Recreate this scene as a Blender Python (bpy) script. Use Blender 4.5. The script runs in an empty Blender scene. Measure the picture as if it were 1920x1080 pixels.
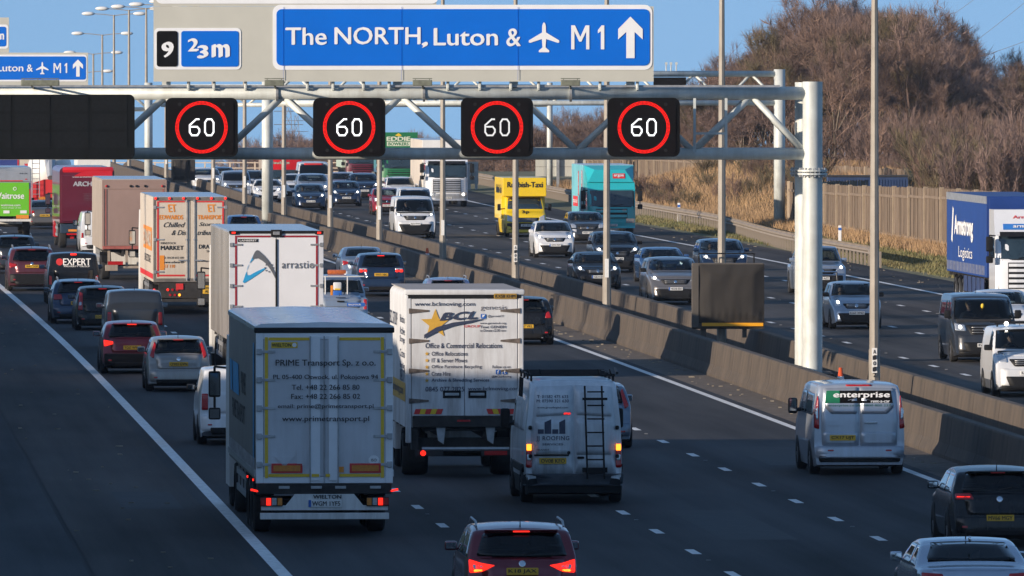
import bpy, bmesh, math, random
import numpy as np
from mathutils import Vector, Matrix
from mathutils.bvhtree import BVHTree
from mathutils.geometry import tessellate_polygon
S = bpy.context.scene
col = S.collection
rnd = random.Random(7)
# ------------------------------------------------------------------ camera
F_PX, CAM_H, HY = 22000.0, 9.05, 95.0
cam_d = bpy.data.cameras.new('camera'); cam = bpy.data.objects.new('camera', cam_d); col.objects.link(cam)
cam_d.sensor_width = 36.0; cam_d.lens = 36.0 * F_PX / 1920.0
cam_d.clip_start = 5.0; cam_d.clip_end = 20000.0
cam.location = (0, 0, CAM_H); cam.rotation_euler = (math.radians(90) - math.atan((540 - HY) / F_PX), 0, 0)
S.camera = cam
# ------------------------------------------------------------------ sky, sun, exposure
SUN_EL = math.radians(11.5); SUN_DIR = Vector((0.848, 0.53, 0)).normalized()      # the way the light travels over the ground
world = bpy.data.worlds.new('World'); S.world = world; world.use_nodes = True
nt = world.node_tree; nt.nodes.clear()
wo = nt.nodes.new('ShaderNodeOutputWorld'); bg = nt.nodes.new('ShaderNodeBackground')
sky = nt.nodes.new('ShaderNodeTexSky'); sky.sky_type = 'NISHITA'; sky.sun_disc = False
sky.sun_elevation = SUN_EL
sky.sun_rotation = math.atan2(-SUN_DIR.x, -SUN_DIR.y) % (2 * math.pi)
sky.air_density = 1.0; sky.dust_density = 1.6; sky.ozone_density = 2.8
tc = nt.nodes.new('ShaderNodeTexCoord'); va = nt.nodes.new('ShaderNodeVectorMath'); va.operation = 'ADD'
va.inputs[1].default_value = (0, 0, 0.30)
vn = nt.nodes.new('ShaderNodeVectorMath'); vn.operation = 'NORMALIZE'
hs = nt.nodes.new('ShaderNodeHueSaturation'); hs.inputs['Saturation'].default_value = 1.02
nt.links.new(tc.outputs['Generated'], va.inputs[0]); nt.links.new(va.outputs[0], vn.inputs[0])
nt.links.new(vn.outputs[0], sky.inputs['Vector'])
nt.links.new(sky.outputs[0], hs.inputs['Color']); nt.links.new(hs.outputs[0], bg.inputs['Color'])
nt.links.new(bg.outputs[0], wo.inputs['Surface'])
bg.inputs['Strength'].default_value = 0.136
sd = bpy.data.lights.new('sun', 'SUN'); sun = bpy.data.objects.new('sun', sd); col.objects.link(sun)
sd.energy = 3.5; sd.angle = math.radians(0.5); sd.color = (1.0, 0.84, 0.67)
sv = Vector((SUN_DIR.x * math.cos(SUN_EL), SUN_DIR.y * math.cos(SUN_EL), -math.sin(SUN_EL)))
sun.rotation_euler = sv.to_track_quat('-Z', 'Y').to_euler(); sun.location = (-60, 0, 60)
S.view_settings.view_transform = 'Standard'; S.view_settings.look = 'None'
S.view_settings.exposure = 0.88; S.view_settings.gamma = 1.0; S.view_settings.use_curve_mapping = False
S.cycles.max_bounces = 5; S.cycles.transparent_max_bounces = 12; S.cycles.diffuse_bounces = 3; S.cycles.glossy_bounces = 3
S.cycles.use_denoising = True
# ------------------------------------------------------------------ road geometry
_K = [(-200, 34.5), (100, 17.7), (245, 9.0), (368, 1.34), (508, -8.1), (632, -17.0), (772, -25.7), (886, -32.9), (1000, -39.2), (1300, -54), (8000, -390)]
def _pchip(K):
    x = [k[0] for k in K]; y = [k[1] for k in K]; n = len(x)
    h = [x[i+1]-x[i] for i in range(n-1)]; dl = [(y[i+1]-y[i])/h[i] for i in range(n-1)]
    m = [dl[0]] + [(h[i-1]*dl[i]+h[i]*dl[i-1])/(h[i-1]+h[i]) for i in range(1, n-1)] + [dl[-1]]
    def f(t):
        i = 0
        while i < n-2 and t > x[i+1]: i += 1
        u = (t-x[i])/h[i]
        return ((2*u**3-3*u*u+1)*y[i] + (u**3-2*u*u+u)*h[i]*m[i] + (-2*u**3+3*u*u)*y[i+1] + (u**3-u*u)*h[i]*m[i+1])
    return f
R = _pchip(_K)
def Rp(d): return (R(d+1)-R(d-1))/2
def sm(a, b, x):
    t = max(0.0, min(1.0, (x-a)/(b-a))); return t*t*(3-2*t)
def zr(d):
    u = d - 868
    if u <= 0: return 0.0
    if u < 40: return -.04*u*u/80
    if d < 1090: return -.04*(u-20)
    return -8.08 - .0098*(d-1090)
def P(o, d, z=0.0): return Vector((R(d)+o, d, zr(d)+z))
def SC(y, z=0.0): return (y-HY)/(CAM_H-z)
def gp(px, y, z=0.0):
    s = SC(y, z); return Vector(((px-960)/s, F_PX/s, z))
def at(px, py, d):
    s = F_PX/d; return Vector(((px-960)/s, d, CAM_H-(py-HY)/s))
# ------------------------------------------------------------------ object helpers
def link(o, parent=None):
    col.objects.link(o)
    if parent is not None: o.parent = parent
    return o
def tag(o, label=None, cat=None, group=None, kind=None):
    if label: o['label'] = label
    if cat: o['category'] = cat
    if group: o['group'] = group
    if kind: o['kind'] = kind
    return o
def empty(name, loc, rz=0.0):
    o = bpy.data.objects.new(name, None); o.location = loc; o.rotation_euler = (0, 0, rz); o.empty_display_size = .2
    return link(o)
def inst(name, mesh, parent=None, loc=(0,0,0), rz=0.0, sc=None):
    o = bpy.data.objects.new(name, mesh); o.location = loc; o.rotation_euler = (0, 0, rz)
    if sc: o.scale = sc
    return link(o, parent)
def mesh(name, V, Fc, mats, smooth=False, mi=None, uv=None):
    me = bpy.data.meshes.new(name); me.from_pydata([tuple(v) for v in V], [], Fc)
    for m in (mats if isinstance(mats, (list, tuple)) else [mats]): me.materials.append(m)
    if smooth: me.polygons.foreach_set('use_smooth', [True]*len(me.polygons))
    if mi: me.polygons.foreach_set('material_index', mi)
    if uv:
        l = me.uv_layers.new(name='UVMap'); li = np.empty(len(me.loops), dtype=np.int32); me.loops.foreach_get('vertex_index', li)
        l.data.foreach_set('uv', np.array(uv, dtype=np.float32)[li].ravel())
    me.update(); return me
class MB:
    def __init__(s): s.v = []; s.f = []
    def add(s, V, Fc):
        n = len(s.v); s.v += [Vector(p) for p in V]; s.f += [tuple(i+n for i in f) for f in Fc]; return s
    def box(s, cx, cy, cz, sx, sy, sz, ch=0.0, m=None):
        x, y, z = sx/2, sy/2, sz/2
        if ch:
            c = min(ch, x*.9, y*.9, z*.9); V = []; Fc = []
            bm = bmesh.new(); bmesh.ops.create_cube(bm, size=1.0, matrix=Matrix.Diagonal((sx, sy, sz, 1)))
            bmesh.ops.bevel(bm, geom=bm.edges[:], offset=c, segments=2, affect='EDGES', profile=.6)
            bm.verts.index_update(); V = [v.co.copy() for v in bm.verts]; Fc = [[v.index for v in f.verts] for f in bm.faces]; bm.free()
        else:
            V = [Vector((a, b, c)) for a in (-x, x) for b in (-y, y) for c in (-z, z)]
            Fc = [(0,1,3,2),(4,6,7,5),(0,4,5,1),(2,3,7,6),(0,2,6,4),(1,5,7,3)]
        if m is not None: V = [m @ v for v in V]
        return s.add([v+Vector((cx, cy, cz)) for v in V], Fc)
    def b2(s, x0, x1, y0, y1, z0, z1, ch=0.0):
        return s.box((x0+x1)/2, (y0+y1)/2, (z0+z1)/2, x1-x0, y1-y0, z1-z0, ch)
    def tube(s, a, b, r, r2=None, n=8, cap=True):
        a = Vector(a); b = Vector(b); r2 = r if r2 is None else r2
        q = (b-a).to_track_quat('Z', 'Y'); V = []
        for p, rr in ((a, r), (b, r2)):
            for k in range(n):
                t = 2*math.pi*k/n; V.append(p + q @ Vector((rr*math.cos(t), rr*math.sin(t), 0)))
        Fc = [(k, (k+1) % n, n+(k+1) % n, n+k) for k in range(n)]
        if cap: Fc += [tuple(range(n-1, -1, -1)), tuple(range(n, 2*n))]
        return s.add(V, Fc)
    def path(s, pts, r, n=6):
        for a, b in zip(pts, pts[1:]): s.tube(a, b, r, n=n)
        return s
    def prism(s, pts, axis, a, b):
        """polygon pts extruded along axis from a to b; pts are the two other coordinates in x,y,z order"""
        n = len(pts)
        def mk(p, t): return {'x': (t, p[0], p[1]), 'y': (p[0], t, p[1]), 'z': (p[0], p[1], t)}[axis]
        tri = tessellate_polygon([[Vector((p[0], p[1], 0)) for p in pts]])
        return s.add([mk(p, a) for p in pts]+[mk(p, b) for p in pts], [tuple(reversed(t)) for t in tri]+[tuple(i+n for i in t) for t in tri]+[(i, (i+1) % n, n+(i+1) % n, n+i) for i in range(n)])
    def ball(s, c, r, sx=1, sy=1, sz=1, n=10, m=7):
        V = []; Fc = []
        for j in range(m+1):
            ph = math.pi*j/m
            for i in range(n):
                th = 2*math.pi*i/n; V.append((c[0]+r*sx*math.sin(ph)*math.cos(th), c[1]+r*sy*math.sin(ph)*math.sin(th), c[2]+r*sz*math.cos(ph)))
        for j in range(m):
            for i in range(n): Fc.append((j*n+i, (j+1)*n+i, (j+1)*n+(i+1) % n, j*n+(i+1) % n))
        return s.add(V, Fc)
    def lathe(s, prof, c=(0,0,0), axis='z', n=16):
        V = []; Fc = []
        for (r, h) in prof:
            for i in range(n):
                t = 2*math.pi*i/n; a, b = r*math.cos(t), r*math.sin(t)
                V.append({'z': (c[0]+a, c[1]+b, c[2]+h), 'x': (c[0]+h, c[1]+a, c[2]+b), 'y': (c[0]+a, c[1]+h, c[2]+b)}[axis])
        for j in range(len(prof)-1):
            for i in range(n): Fc.append((j*n+i, j*n+(i+1) % n, (j+1)*n+(i+1) % n, (j+1)*n+i))
        return s.add(V, Fc)
    def mesh(s, name, mat, smooth=False):
        me = mesh(name, s.v, s.f, mat, smooth)
        bm = bmesh.new(); bm.from_mesh(me); bmesh.ops.recalc_face_normals(bm, faces=bm.faces[:]); bm.to_mesh(me); bm.free()
        if smooth == 'auto':
            me.set_sharp_from_angle(angle=math.radians(35))
        return me
    def obj(s, name, mat, parent=None, smooth=False, loc=(0,0,0), rz=0.0):
        return inst(name, s.mesh(name, mat, smooth), parent, loc, rz)
# ------------------------------------------------------------------ materials
MAT = {}
def N(nt, t, **k):
    n = nt.nodes.new(t)
    for a, b in k.items():
        if a in n.inputs: n.inputs[a].default_value = b
        else: setattr(n, a, b)
    return n
def mat(name, c, rough=.6, metal=0.0, noise=0.0, ns=3.0, c2=None, coat=0.0, bump=0.0, bs=30.0, emit=None, es=0.0, dirt=None, alpha=None, vec='Object', stretch=(1,1,1), spec=None):
    if name in MAT: return MAT[name]
    m = bpy.data.materials.new(name); m.use_nodes = True; nt = m.node_tree; b = nt.nodes['Principled BSDF']
    c = tuple(c)+(1,)
    b.inputs['Base Color'].default_value = c; b.inputs['Roughness'].default_value = rough; b.inputs['Metallic'].default_value = metal
    b.inputs['Coat Weight'].default_value = coat; b.inputs['Coat Roughness'].default_value = .06
    if spec is not None: b.inputs['Specular IOR Level'].default_value = spec
    tcn = N(nt, 'ShaderNodeTexCoord'); mp = N(nt, 'ShaderNodeMapping'); mp.inputs['Scale'].default_value = stretch
    nt.links.new(tcn.outputs[vec], mp.inputs[0]); out = None
    if noise or c2:
        nz = N(nt, 'ShaderNodeTexNoise', Scale=ns, Detail=6.0, Roughness=.6); nt.links.new(mp.outputs[0], nz.inputs['Vector'])
        rp = N(nt, 'ShaderNodeMapRange'); rp.inputs['From Min'].default_value = .32; rp.inputs['From Max'].default_value = .68
        nt.links.new(nz.outputs['Fac'], rp.inputs['Value'])
        mx = N(nt, 'ShaderNodeMix', data_type='RGBA'); a2 = c2+(1,) if c2 else tuple(max(0, min(1, x*(1-noise))) for x in c[:3])+(1,)
        a1 = c if c2 else tuple(max(0, min(1, x*(1+noise*.5))) for x in c[:3])+(1,)
        mx.inputs[6].default_value = a1; mx.inputs[7].default_value = a2
        nt.links.new(rp.outputs[0], mx.inputs[0]); out = mx.outputs[2]
    if dirt:   # road grime (amount, colour, height it climbs to): streaky, strongest low down
        amt, dc, hz = dirt
        sp = N(nt, 'ShaderNodeSeparateXYZ'); nt.links.new(tcn.outputs['Object'], sp.inputs[0])
        r2 = N(nt, 'ShaderNodeMapRange'); r2.inputs['From Min'].default_value = hz; r2.inputs['From Max'].default_value = .2
        r2.inputs['To Min'].default_value = .25; nt.links.new(sp.outputs[2], r2.inputs['Value'])
        m2 = N(nt, 'ShaderNodeMapping'); m2.inputs['Scale'].default_value = (6, 2.0, .8); nt.links.new(tcn.outputs['Object'], m2.inputs[0])
        n2 = N(nt, 'ShaderNodeTexNoise', Scale=1.0, Detail=8.0, Roughness=.68); nt.links.new(m2.outputs[0], n2.inputs['Vector'])
        r3 = N(nt, 'ShaderNodeMapRange'); r3.inputs['From Min'].default_value = .35; r3.inputs['From Max'].default_value = .72; nt.links.new(n2.outputs['Fac'], r3.inputs['Value'])
        mu = N(nt, 'ShaderNodeMath', operation='MULTIPLY'); nt.links.new(r2.outputs[0], mu.inputs[0]); nt.links.new(r3.outputs[0], mu.inputs[1])
        mv = N(nt, 'ShaderNodeMath', operation='MULTIPLY'); mv.inputs[1].default_value = amt; nt.links.new(mu.outputs[0], mv.inputs[0])
        mx = N(nt, 'ShaderNodeMix', data_type='RGBA'); mx.inputs[6].default_value = c; mx.inputs[7].default_value = tuple(dc)+(1,)
        if out: nt.links.new(out, mx.inputs[6])
        nt.links.new(mv.outputs[0], mx.inputs[0]); out = mx.outputs[2]
    if out: nt.links.new(out, b.inputs['Base Color'])
    if bump:
        n3 = N(nt, 'ShaderNodeTexNoise', Scale=bs, Detail=4.0); nt.links.new(mp.outputs[0], n3.inputs['Vector'])
        bp = N(nt, 'ShaderNodeBump', Strength=bump, Distance=.02); nt.links.new(n3.outputs['Fac'], bp.inputs['Height']); nt.links.new(bp.outputs[0], b.inputs['Normal'])
    if emit: b.inputs['Emission Color'].default_value = tuple(emit)+(1,); b.inputs['Emission Strength'].default_value = es
    MAT[name] = m; return m
def glass(name, tint, refl=1.0):
    if name in MAT: return MAT[name]
    m = bpy.data.materials.new(name); m.use_nodes = True; nt = m.node_tree; nt.nodes.clear()
    o = N(nt, 'ShaderNodeOutputMaterial'); g = N(nt, 'ShaderNodeBsdfGlossy', Roughness=.03); t = N(nt, 'ShaderNodeBsdfTransparent'); t.inputs[0].default_value = tuple(tint)+(1,)
    fr = N(nt, 'ShaderNodeFresnel', IOR=1.5); mx = N(nt, 'ShaderNodeMixShader')
    nt.links.new(fr.outputs[0], mx.inputs[0]); nt.links.new(t.outputs[0], mx.inputs[1]); nt.links.new(g.outputs[0], mx.inputs[2]); nt.links.new(mx.outputs[0], o.inputs[0])
    MAT[name] = m; return m
GR = (.16, .125, .095)
def paint(name, c, metal=.35, rough=.32, dirt=.5, coat=.8):
    return mat('paint_'+name, c, rough=rough, metal=metal, coat=coat, spec=.5 if coat > .5 else .25, dirt=(dirt, GR, 1.1))
M_black = mat('black_plastic', (.011, .011, .012), .6, spec=.25, noise=.3, ns=8)
M_rubber = mat('tyre_rubber', (.02, .02, .021), .85, noise=.4, ns=10)
M_rim = mat('alloy_rim', (.33, .34, .36), .35, .8, noise=.3, ns=12)
M_steel = mat('galvanised_steel', (.42, .43, .44), .45, .6, noise=.25, ns=6)
M_chrome = mat('chrome', (.75, .76, .78), .15, 1.0, noise=.06, ns=6)
M_chassis = mat('chassis_grime', (.03, .028, .027), .8, noise=.5, ns=5)
M_glass = glass('windscreen_glass', (.34, .40, .42)); M_dglass = glass('privacy_glass', (.10, .12, .13))
M_int = mat('dark_interior', (.02, .02, .022), .8, noise=.3, ns=9)
M_seat = mat('grey_seat_cloth', (.05, .05, .055), .9, noise=.4, ns=14)
M_yplate = mat('yellow_plate', (.72, .42, .03), .5, noise=.08, ns=20); M_wplate = mat('white_plate', (.72, .72, .70), .5, noise=.08, ns=20)
M_ink = mat('black_ink', (.015, .015, .018), .5, noise=.2, ns=30); M_white = mat('white_vinyl', (.78, .78, .78), .5, noise=.05, ns=20)
M_redlens = mat('red_lens', (.42, .012, .012), .25, coat=.6, noise=.25, ns=25)
M_brake = mat('lit_brake_lamp', (.6, .02, .01), .3, emit=(1, .02, .008), es=.9, noise=.1, ns=40)
M_amberlit = mat('lit_amber_lamp', (.8, .3, .02), .3, emit=(1, .25, .02), es=1.8, noise=.1, ns=40)
M_clear = mat('clear_lens', (.62, .64, .66), .12, .5, coat=1.0, noise=.3, ns=30)
M_head = mat('lit_headlamp', (.9, .9, .85), .2, emit=(1.0, .93, .8), es=2.6, noise=.05, ns=40)
M_amber = mat('amber_lens', (.65, .22, .02), .3, coat=.5, noise=.2, ns=20)
M_mirror = mat('mirror_glass', (.6, .65, .7), .05, 1.0, noise=.03, ns=5)
M_blue = mat('blue_vinyl', (.02, .12, .45), .5, noise=.1, ns=20)
M_red = mat('red_vinyl', (.6, .03, .03), .5, noise=.1, ns=20)
M_orange = mat('orange_vinyl', (.75, .26, .03), .5, noise=.1, ns=20)
M_yellow = mat('yellow_tape', (.75, .50, .03), .5, noise=.1, ns=20)
# ------------------------------------------------------------------ lettering and flat print
_TX = {}
def textgeo(s, bold=0.0, shear=0.0, space=1.0):
    k = (s, bold, shear, space)
    if k not in _TX:
        cu = bpy.data.curves.new('t', 'FONT'); cu.body = s; cu.size = 1.0; cu.offset = 0.0; cu.shear = shear; cu.resolution_u = 3; cu.space_character = space
        o = bpy.data.objects.new('t', cu); me = o.to_mesh()
        V = [(v.co.x, v.co.y) for v in me.vertices]; Fc = [tuple(p.vertices) for p in me.polygons]
        o.to_mesh_clear(); bpy.data.objects.remove(o); bpy.data.curves.remove(cu)
        x0 = min(v[0] for v in V); x1 = max(v[0] for v in V); y0 = min(v[1] for v in V); y1 = max(v[1] for v in V)
        _TX[k] = ([((v[0]-(x0+x1)/2)/(x1-x0), (v[1]-(y0+y1)/2)) for v in V], Fc, (y1-y0)/1.0, (x1-x0))
    return _TX[k]
# a frame maps (u right, v up, w out) as its viewer sees it to local space
def fr_rear(y0, bvh=None):
    def f(u, v, w=0.0):
        if bvh:
            h = bvh.ray_cast(Vector((u, -20, v)), Vector((0, 1, 0)))
            if h[0] is not None: return h[0]+Vector((0, -w, 0))
        return Vector((u, y0-w, v))
    return f
def fr_front(y0, bvh=None):
    def f(u, v, w=0.0):
        if bvh:
            h = bvh.ray_cast(Vector((-u, 20, v)), Vector((0, -1, 0)))
            if h[0] is not None: return h[0]+Vector((0, w, 0))
        return Vector((-u, y0+w, v))
    return f
def fr_left(x0):       # seen from local -x
    return lambda u, v, w=0.0: Vector((x0-w, -u, v))
def fr_right(x0):      # seen from local +x
    return lambda u, v, w=0.0: Vector((x0+w, u, v))
def txt(parent, s, fr, u, v, w, m, h=None, bold=.012, off=.008, shear=0.0, name='lettering', space=1.0, ang=0.0):
    V, Fc, hh, ww = textgeo(s, 0, shear, space); Fb = Fc
    k = (h/hh) if h else w/ww
    ca, sa = math.cos(ang), math.sin(ang); vs = []
    reps = [(0, 0)] if abs(bold) < .006 else [(0, 0), (1, .5), (-1, -.5)]; nv = len(V); Fc = [tuple(i+nv*j for i in f) for j in range(len(reps)) for f in Fb]; em = w/ww*bold*.9
    for j, (dx, dy) in enumerate(reps):      # heavier weights are the same letter laid three times, a hair apart
        for a, b in V:
            x, y = a*w+dx*em, b*k+dy*em; vs.append(fr(u+x*ca-y*sa, v+x*sa+y*ca, off+.0007*j))
    return inst(name, mesh(name, vs, Fc, m), parent)
def poly(parent, pts, fr, m, off=.006, name='emblem', th=0.0):
    tri = tessellate_polygon([[Vector((p[0], p[1], 0)) for p in pts]]); n = len(pts)
    V = [fr(p[0], p[1], off) for p in pts]; Fc = [tuple(t) for t in tri]
    if th:
        V += [fr(p[0], p[1], off-th) for p in pts]; Fc += [(i, (i+1) % n, n+(i+1) % n, n+i) for i in range(n)]
    return inst(name, mesh(name, V, Fc, m), parent)
def rrect(u0, u1, v0, v1, r=.0, n=4):
    if r <= 0: return [(u0, v0), (u1, v0), (u1, v1), (u0, v1)]
    o = []
    for cx, cy, a in ((u1-r, v0+r, -90), (u1-r, v1-r, 0), (u0+r, v1-r, 90), (u0+r, v0+r, 180)):
        for k in range(n+1):
            t = math.radians(a+90*k/n); o.append((cx+r*math.cos(t), cy+r*math.sin(t)))
    return o
def circ(u, v, r, n=16, sx=1.0): return [(u+r*sx*math.cos(2*math.pi*k/n), v+r*math.sin(2*math.pi*k/n)) for k in range(n)]
def star(u, v, r, q=.4): return [(u+(r if k % 2 == 0 else r*q)*math.sin(math.pi*k/5), v+(r if k % 2 == 0 else r*q)*math.cos(math.pi*k/5)) for k in range(10)]
# ------------------------------------------------------------------ wheels and people
_WH = {}
def wheel(parent, x, y, r=.33, w=.22, lite=False, rim=None):
    k = (round(r, 2), round(w, 2), lite)
    if k not in _WH:
        n = 14 if lite else 24
        t = MB().lathe([(r*.66, -w/2), (r*.9, -w/2), (r*.985, -w*.38), (r, -w*.15), (r, w*.15), (r*.985, w*.38), (r*.9, w/2), (r*.66, w/2)], axis='x', n=n)
        c = MB().lathe([(r*.66, -w*.36), (r*.58, -w*.30), (r*.2, -w*.36), (0.01, -w*.38)], axis='x', n=n).lathe([(r*.66, w*.36), (r*.58, w*.30), (r*.2, w*.36), (0.01, w*.38)], axis='x', n=n)
        c.lathe([(r*.665, -w*.42), (r*.665, w*.42)], axis='x', n=n)
        if not lite:
            for sgn in (-1, 1):
                for q in range(5):
                    a = q*2*math.pi/5; c.box(sgn*w*.37, math.cos(a)*r*.36, math.sin(a)*r*.36, .03, .07, r*.5, m=Matrix.Rotation(-a+math.pi/2, 4, 'X') if 0 else Matrix.Rotation(a-math.pi/2, 4, 'X'))
        _WH[k] = (t.mesh('tyre', M_rubber, 'auto'), c.mesh('rim', M_rim, 'auto'))
    e = bpy.data.objects.new('wheel', None); e.location = (x, y, r); link(e, parent)
    inst('tyre', _WH[k][0], e); inst('rim', _WH[k][1], e)
    return e
M_skin = mat('skin', (.50, .30, .22), .55, noise=.08, ns=14)
_HAIR = [mat('dark_brown_hair', (.03, .02, .015), .8, noise=.4, ns=40), mat('grey_hair', (.22, .21, .2), .8, noise=.3, ns=40), mat('blond_hair', (.3, .2, .09), .8, noise=.3, ns=40)]
def person(loc, rz, label, top, hair=0, wheel_z=None):
    """a seated driver: one continuous skin-modifier body, hair and jacket as children"""
    g = empty('person', loc, rz); tag(g, label, 'person', 'people in the oncoming vehicles')
    key = 'pbody'
    if key not in _WH:
        J = [(0,0,.10,.15,.12),(0,0,.28,.155,.11),(0,0,.48,.175,.12),(0,.01,.56,.09,.07),(0,.02,.63,.055,.055),(0,.03,.70,.075,.085),(0,.035,.79,.078,.095),(0,.03,.86,.05,.06)]
        E = [(i, i+1) for i in range(7)]
        def ch(s):
            b = len(J); J.extend([(s*.17,0,.50,.06,.06),(s*.24,.12,.30,.05,.05),(s*.17,.36,.32,.038,.038),(s*.15,.43,.34,.03,.045)]); E.extend([(2, b), (b, b+1), (b+1, b+2), (b+2, b+3)])
            b = len(J); J.extend([(s*.10,.05,.06,.085,.085),(s*.12,.42,.14,.07,.07),(s*.12,.62,-.2,.05,.05),(s*.12,.76,-.22,.045,.03)]); E.extend([(0, b), (b, b+1), (b+1, b+2), (b+2, b+3)])
        ch(1); ch(-1)
        me = bpy.data.meshes.new('body'); me.from_pydata([j[:3] for j in J], E, [])
        o = bpy.data.objects.new('tmp', me); col.objects.link(o)
        sk = o.modifiers.new('s', 'SKIN'); sb = o.modifiers.new('u', 'SUBSURF'); sb.levels = 1
        for i, j in enumerate(J):
            me.skin_vertices[0].data[i].radius = (j[3], j[4])
        me.skin_vertices[0].data[0].use_root = True
        bpy.context.view_layer.update()
        dg = bpy.context.evaluated_depsgraph_get(); m2 = bpy.data.meshes.new_from_object(o.evaluated_get(dg)); bpy.data.objects.remove(o)
        # nose and ears are pushed out of the head of the same surface
        for v in m2.vertices:
            x, y, z = v.co
            if z > .62 and y > .10 and abs(x) < .03 and .70 < z < .80: v.co.y += .02
            if z > .68 and z < .80 and abs(x) > .068: v.co.x *= 1.12
        m2.name = 'body'; m2.materials.clear(); m2.materials.append(M_skin); m2.polygons.foreach_set('use_smooth', [True]*len(m2.polygons)); _WH[key] = m2
        fc = MB()
        for s in (-1, 1): fc.ball((s*.03, .118, .775), .011, n=6, m=4)
        fc.box(0, .122, .70, .045, .012, .009); _WH['pface'] = fc.mesh('face', M_ink)
        bm = bmesh.new(); bm.from_mesh(m2)
        bmesh.ops.delete(bm, geom=[f for f in bm.faces if f.calc_center_median().z > .585 or f.calc_center_median().y > .40 or (f.calc_center_median().y > .33 and f.calc_center_median().z > .25)], context='FACES')
        bm.normal_update()
        for v in bm.verts: v.co += v.normal*.014
        mj = bpy.data.meshes.new('jacket'); bm.to_mesh(mj); bm.free(); mj.polygons.foreach_set('use_smooth', [True]*len(mj.polygons)); mj.materials.clear(); mj.materials.append(M_int); _WH['pj'] = mj
        h = MB().ball((0, -.005, .80), .1, 1.0, 1.12, 1.05, n=12, m=8); h.v = [v if not (v.y > .07 and v.z < .84) else Vector((v.x, .02, max(v.z, .80))) for v in h.v]
        _WH['ph'] = h
    inst('body', _WH[key], g); inst('face', _WH['pface'], g)
    jm = _WH['pj'].copy(); jm.materials.clear(); jm.materials.append(top); inst('jacket', jm, g)
    _WH['ph'].obj('hair', _HAIR[hair], g, True)
    return g
# ------------------------------------------------------------------ shaped bodies (cars, vans)
PROF = {
 'hatch': [(0,.27),(.003,.36),(.010,.46),(.022,.52),(.026,.60),(.040,.66),(.058,.70),(.108,.90),(.135,.955),(.22,.985),(.35,1),(.5,.99),(.57,.955),(.64,.85),(.71,.72),(.74,.685),(.83,.645),(.91,.58),(.965,.49),(.988,.38),(.996,.30),(1,.22)],
 'suv': [(0,.27),(.003,.36),(.008,.46),(.018,.50),(.024,.58),(.036,.64),(.05,.68),(.090,.89),(.112,.955),(.2,.985),(.34,1),(.5,.99),(.57,.955),(.64,.86),(.71,.735),(.745,.70),(.85,.665),(.93,.61),(.972,.52),(.99,.40),(.996,.30),(1,.22)],
 'saloon': [(0,.27),(.003,.38),(.009,.50),(.018,.60),(.03,.68),(.05,.705),(.13,.72),(.17,.76),(.27,.93),(.34,.985),(.44,1),(.52,.985),(.58,.95),(.65,.84),(.71,.715),(.75,.665),(.85,.62),(.93,.555),(.972,.46),(.99,.37),(.996,.30),(1,.22)],
 'estate': [(0,.27),(.003,.36),(.008,.46),(.018,.50),(.024,.60),(.034,.66),(.046,.70),(.085,.90),(.105,.955),(.2,.98),(.34,1),(.5,.985),(.57,.95),(.65,.84),(.71,.71),(.74,.675),(.84,.635),(.92,.565),(.97,.47),(.99,.37),(.996,.30),(1,.22)],
 'van': [(0,.19),(.002,.24),(.005,.30),(.010,.34),(.012,.60),(.018,.80),(.030,.93),(.045,.975),(.08,.992),(.3,1),(.6,.995),(.70,.965),(.76,.87),(.83,.68),(.86,.615),(.91,.57),(.955,.50),(.98,.40),(.994,.28),(1,.18)],
 'smallvan': [(0,.20),(.003,.26),(.008,.34),(.013,.40),(.016,.62),(.022,.82),(.034,.93),(.05,.972),(.09,.99),(.3,1),(.55,.99),(.62,.955),(.69,.84),(.755,.70),(.79,.65),(.88,.60),(.95,.51),(.98,.41),(.994,.28),(1,.18)],
 'pickup': [(0,.25),(.003,.36),(.006,.45),(.010,.60),(.014,.61),(.15,.61),(.31,.61),(.325,.64),(.345,.90),(.37,.965),(.42,.99),(.5,1),(.555,.965),(.61,.84),(.665,.70),(.70,.665),(.82,.64),(.92,.60),(.97,.50),(.99,.38),(.996,.30),(1,.24)],
}
# belt, widths at roof, windscreen z0 z1, rear window z0 z1 (0 = none), side windows list of (t_lo0,t_hi0,t_hi1,t_lo1), end taper
SHP = {
 'hatch': dict(belt=.655, roof=.76, ws=(.72,.945), rw=(.705,.915), sw=[(.11,.37,.38,.17),(.39,.665,.565,.40)], tap=.13, crown=.05),
 'suv': dict(belt=.665, roof=.80, ws=(.735,.945), rw=(.69,.91), sw=[(.09,.36,.37,.14),(.38,.665,.57,.39)], tap=.11, crown=.05),
 'saloon': dict(belt=.67, roof=.74, ws=(.715,.94), rw=(.77,.95), sw=[(.20,.37,.38,.29),(.39,.665,.58,.40)], tap=.14, crown=.04),
 'estate': dict(belt=.66, roof=.76, ws=(.71,.94), rw=(.705,.915), sw=[(.09,.37,.38,.14),(.39,.665,.57,.40)], tap=.12, crown=.05),
 'van': dict(belt=.62, roof=.86, ws=(.64,.93), rw=None, sw=[(.62,.82,.73,.63)], tap=.05, crown=.045),
 'smallvan': dict(belt=.64, roof=.84, ws=(.68,.93), rw=None, sw=[(.52,.735,.645,.53)], tap=.06, crown=.05),
 'pickup': dict(belt=.655, roof=.78, ws=(.70,.94), rw=(.66,.90), sw=[(.35,.46,.455,.375),(.47,.63,.555,.475)], tap=.06, crown=.04),
}
def lerp_prof(pr, t):
    for (a, za), (b, zb) in zip(pr, pr[1:]):
        if t <= b: return za+(zb-za)*(t-a)/(b-a)
    return pr[-1][1]
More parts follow.
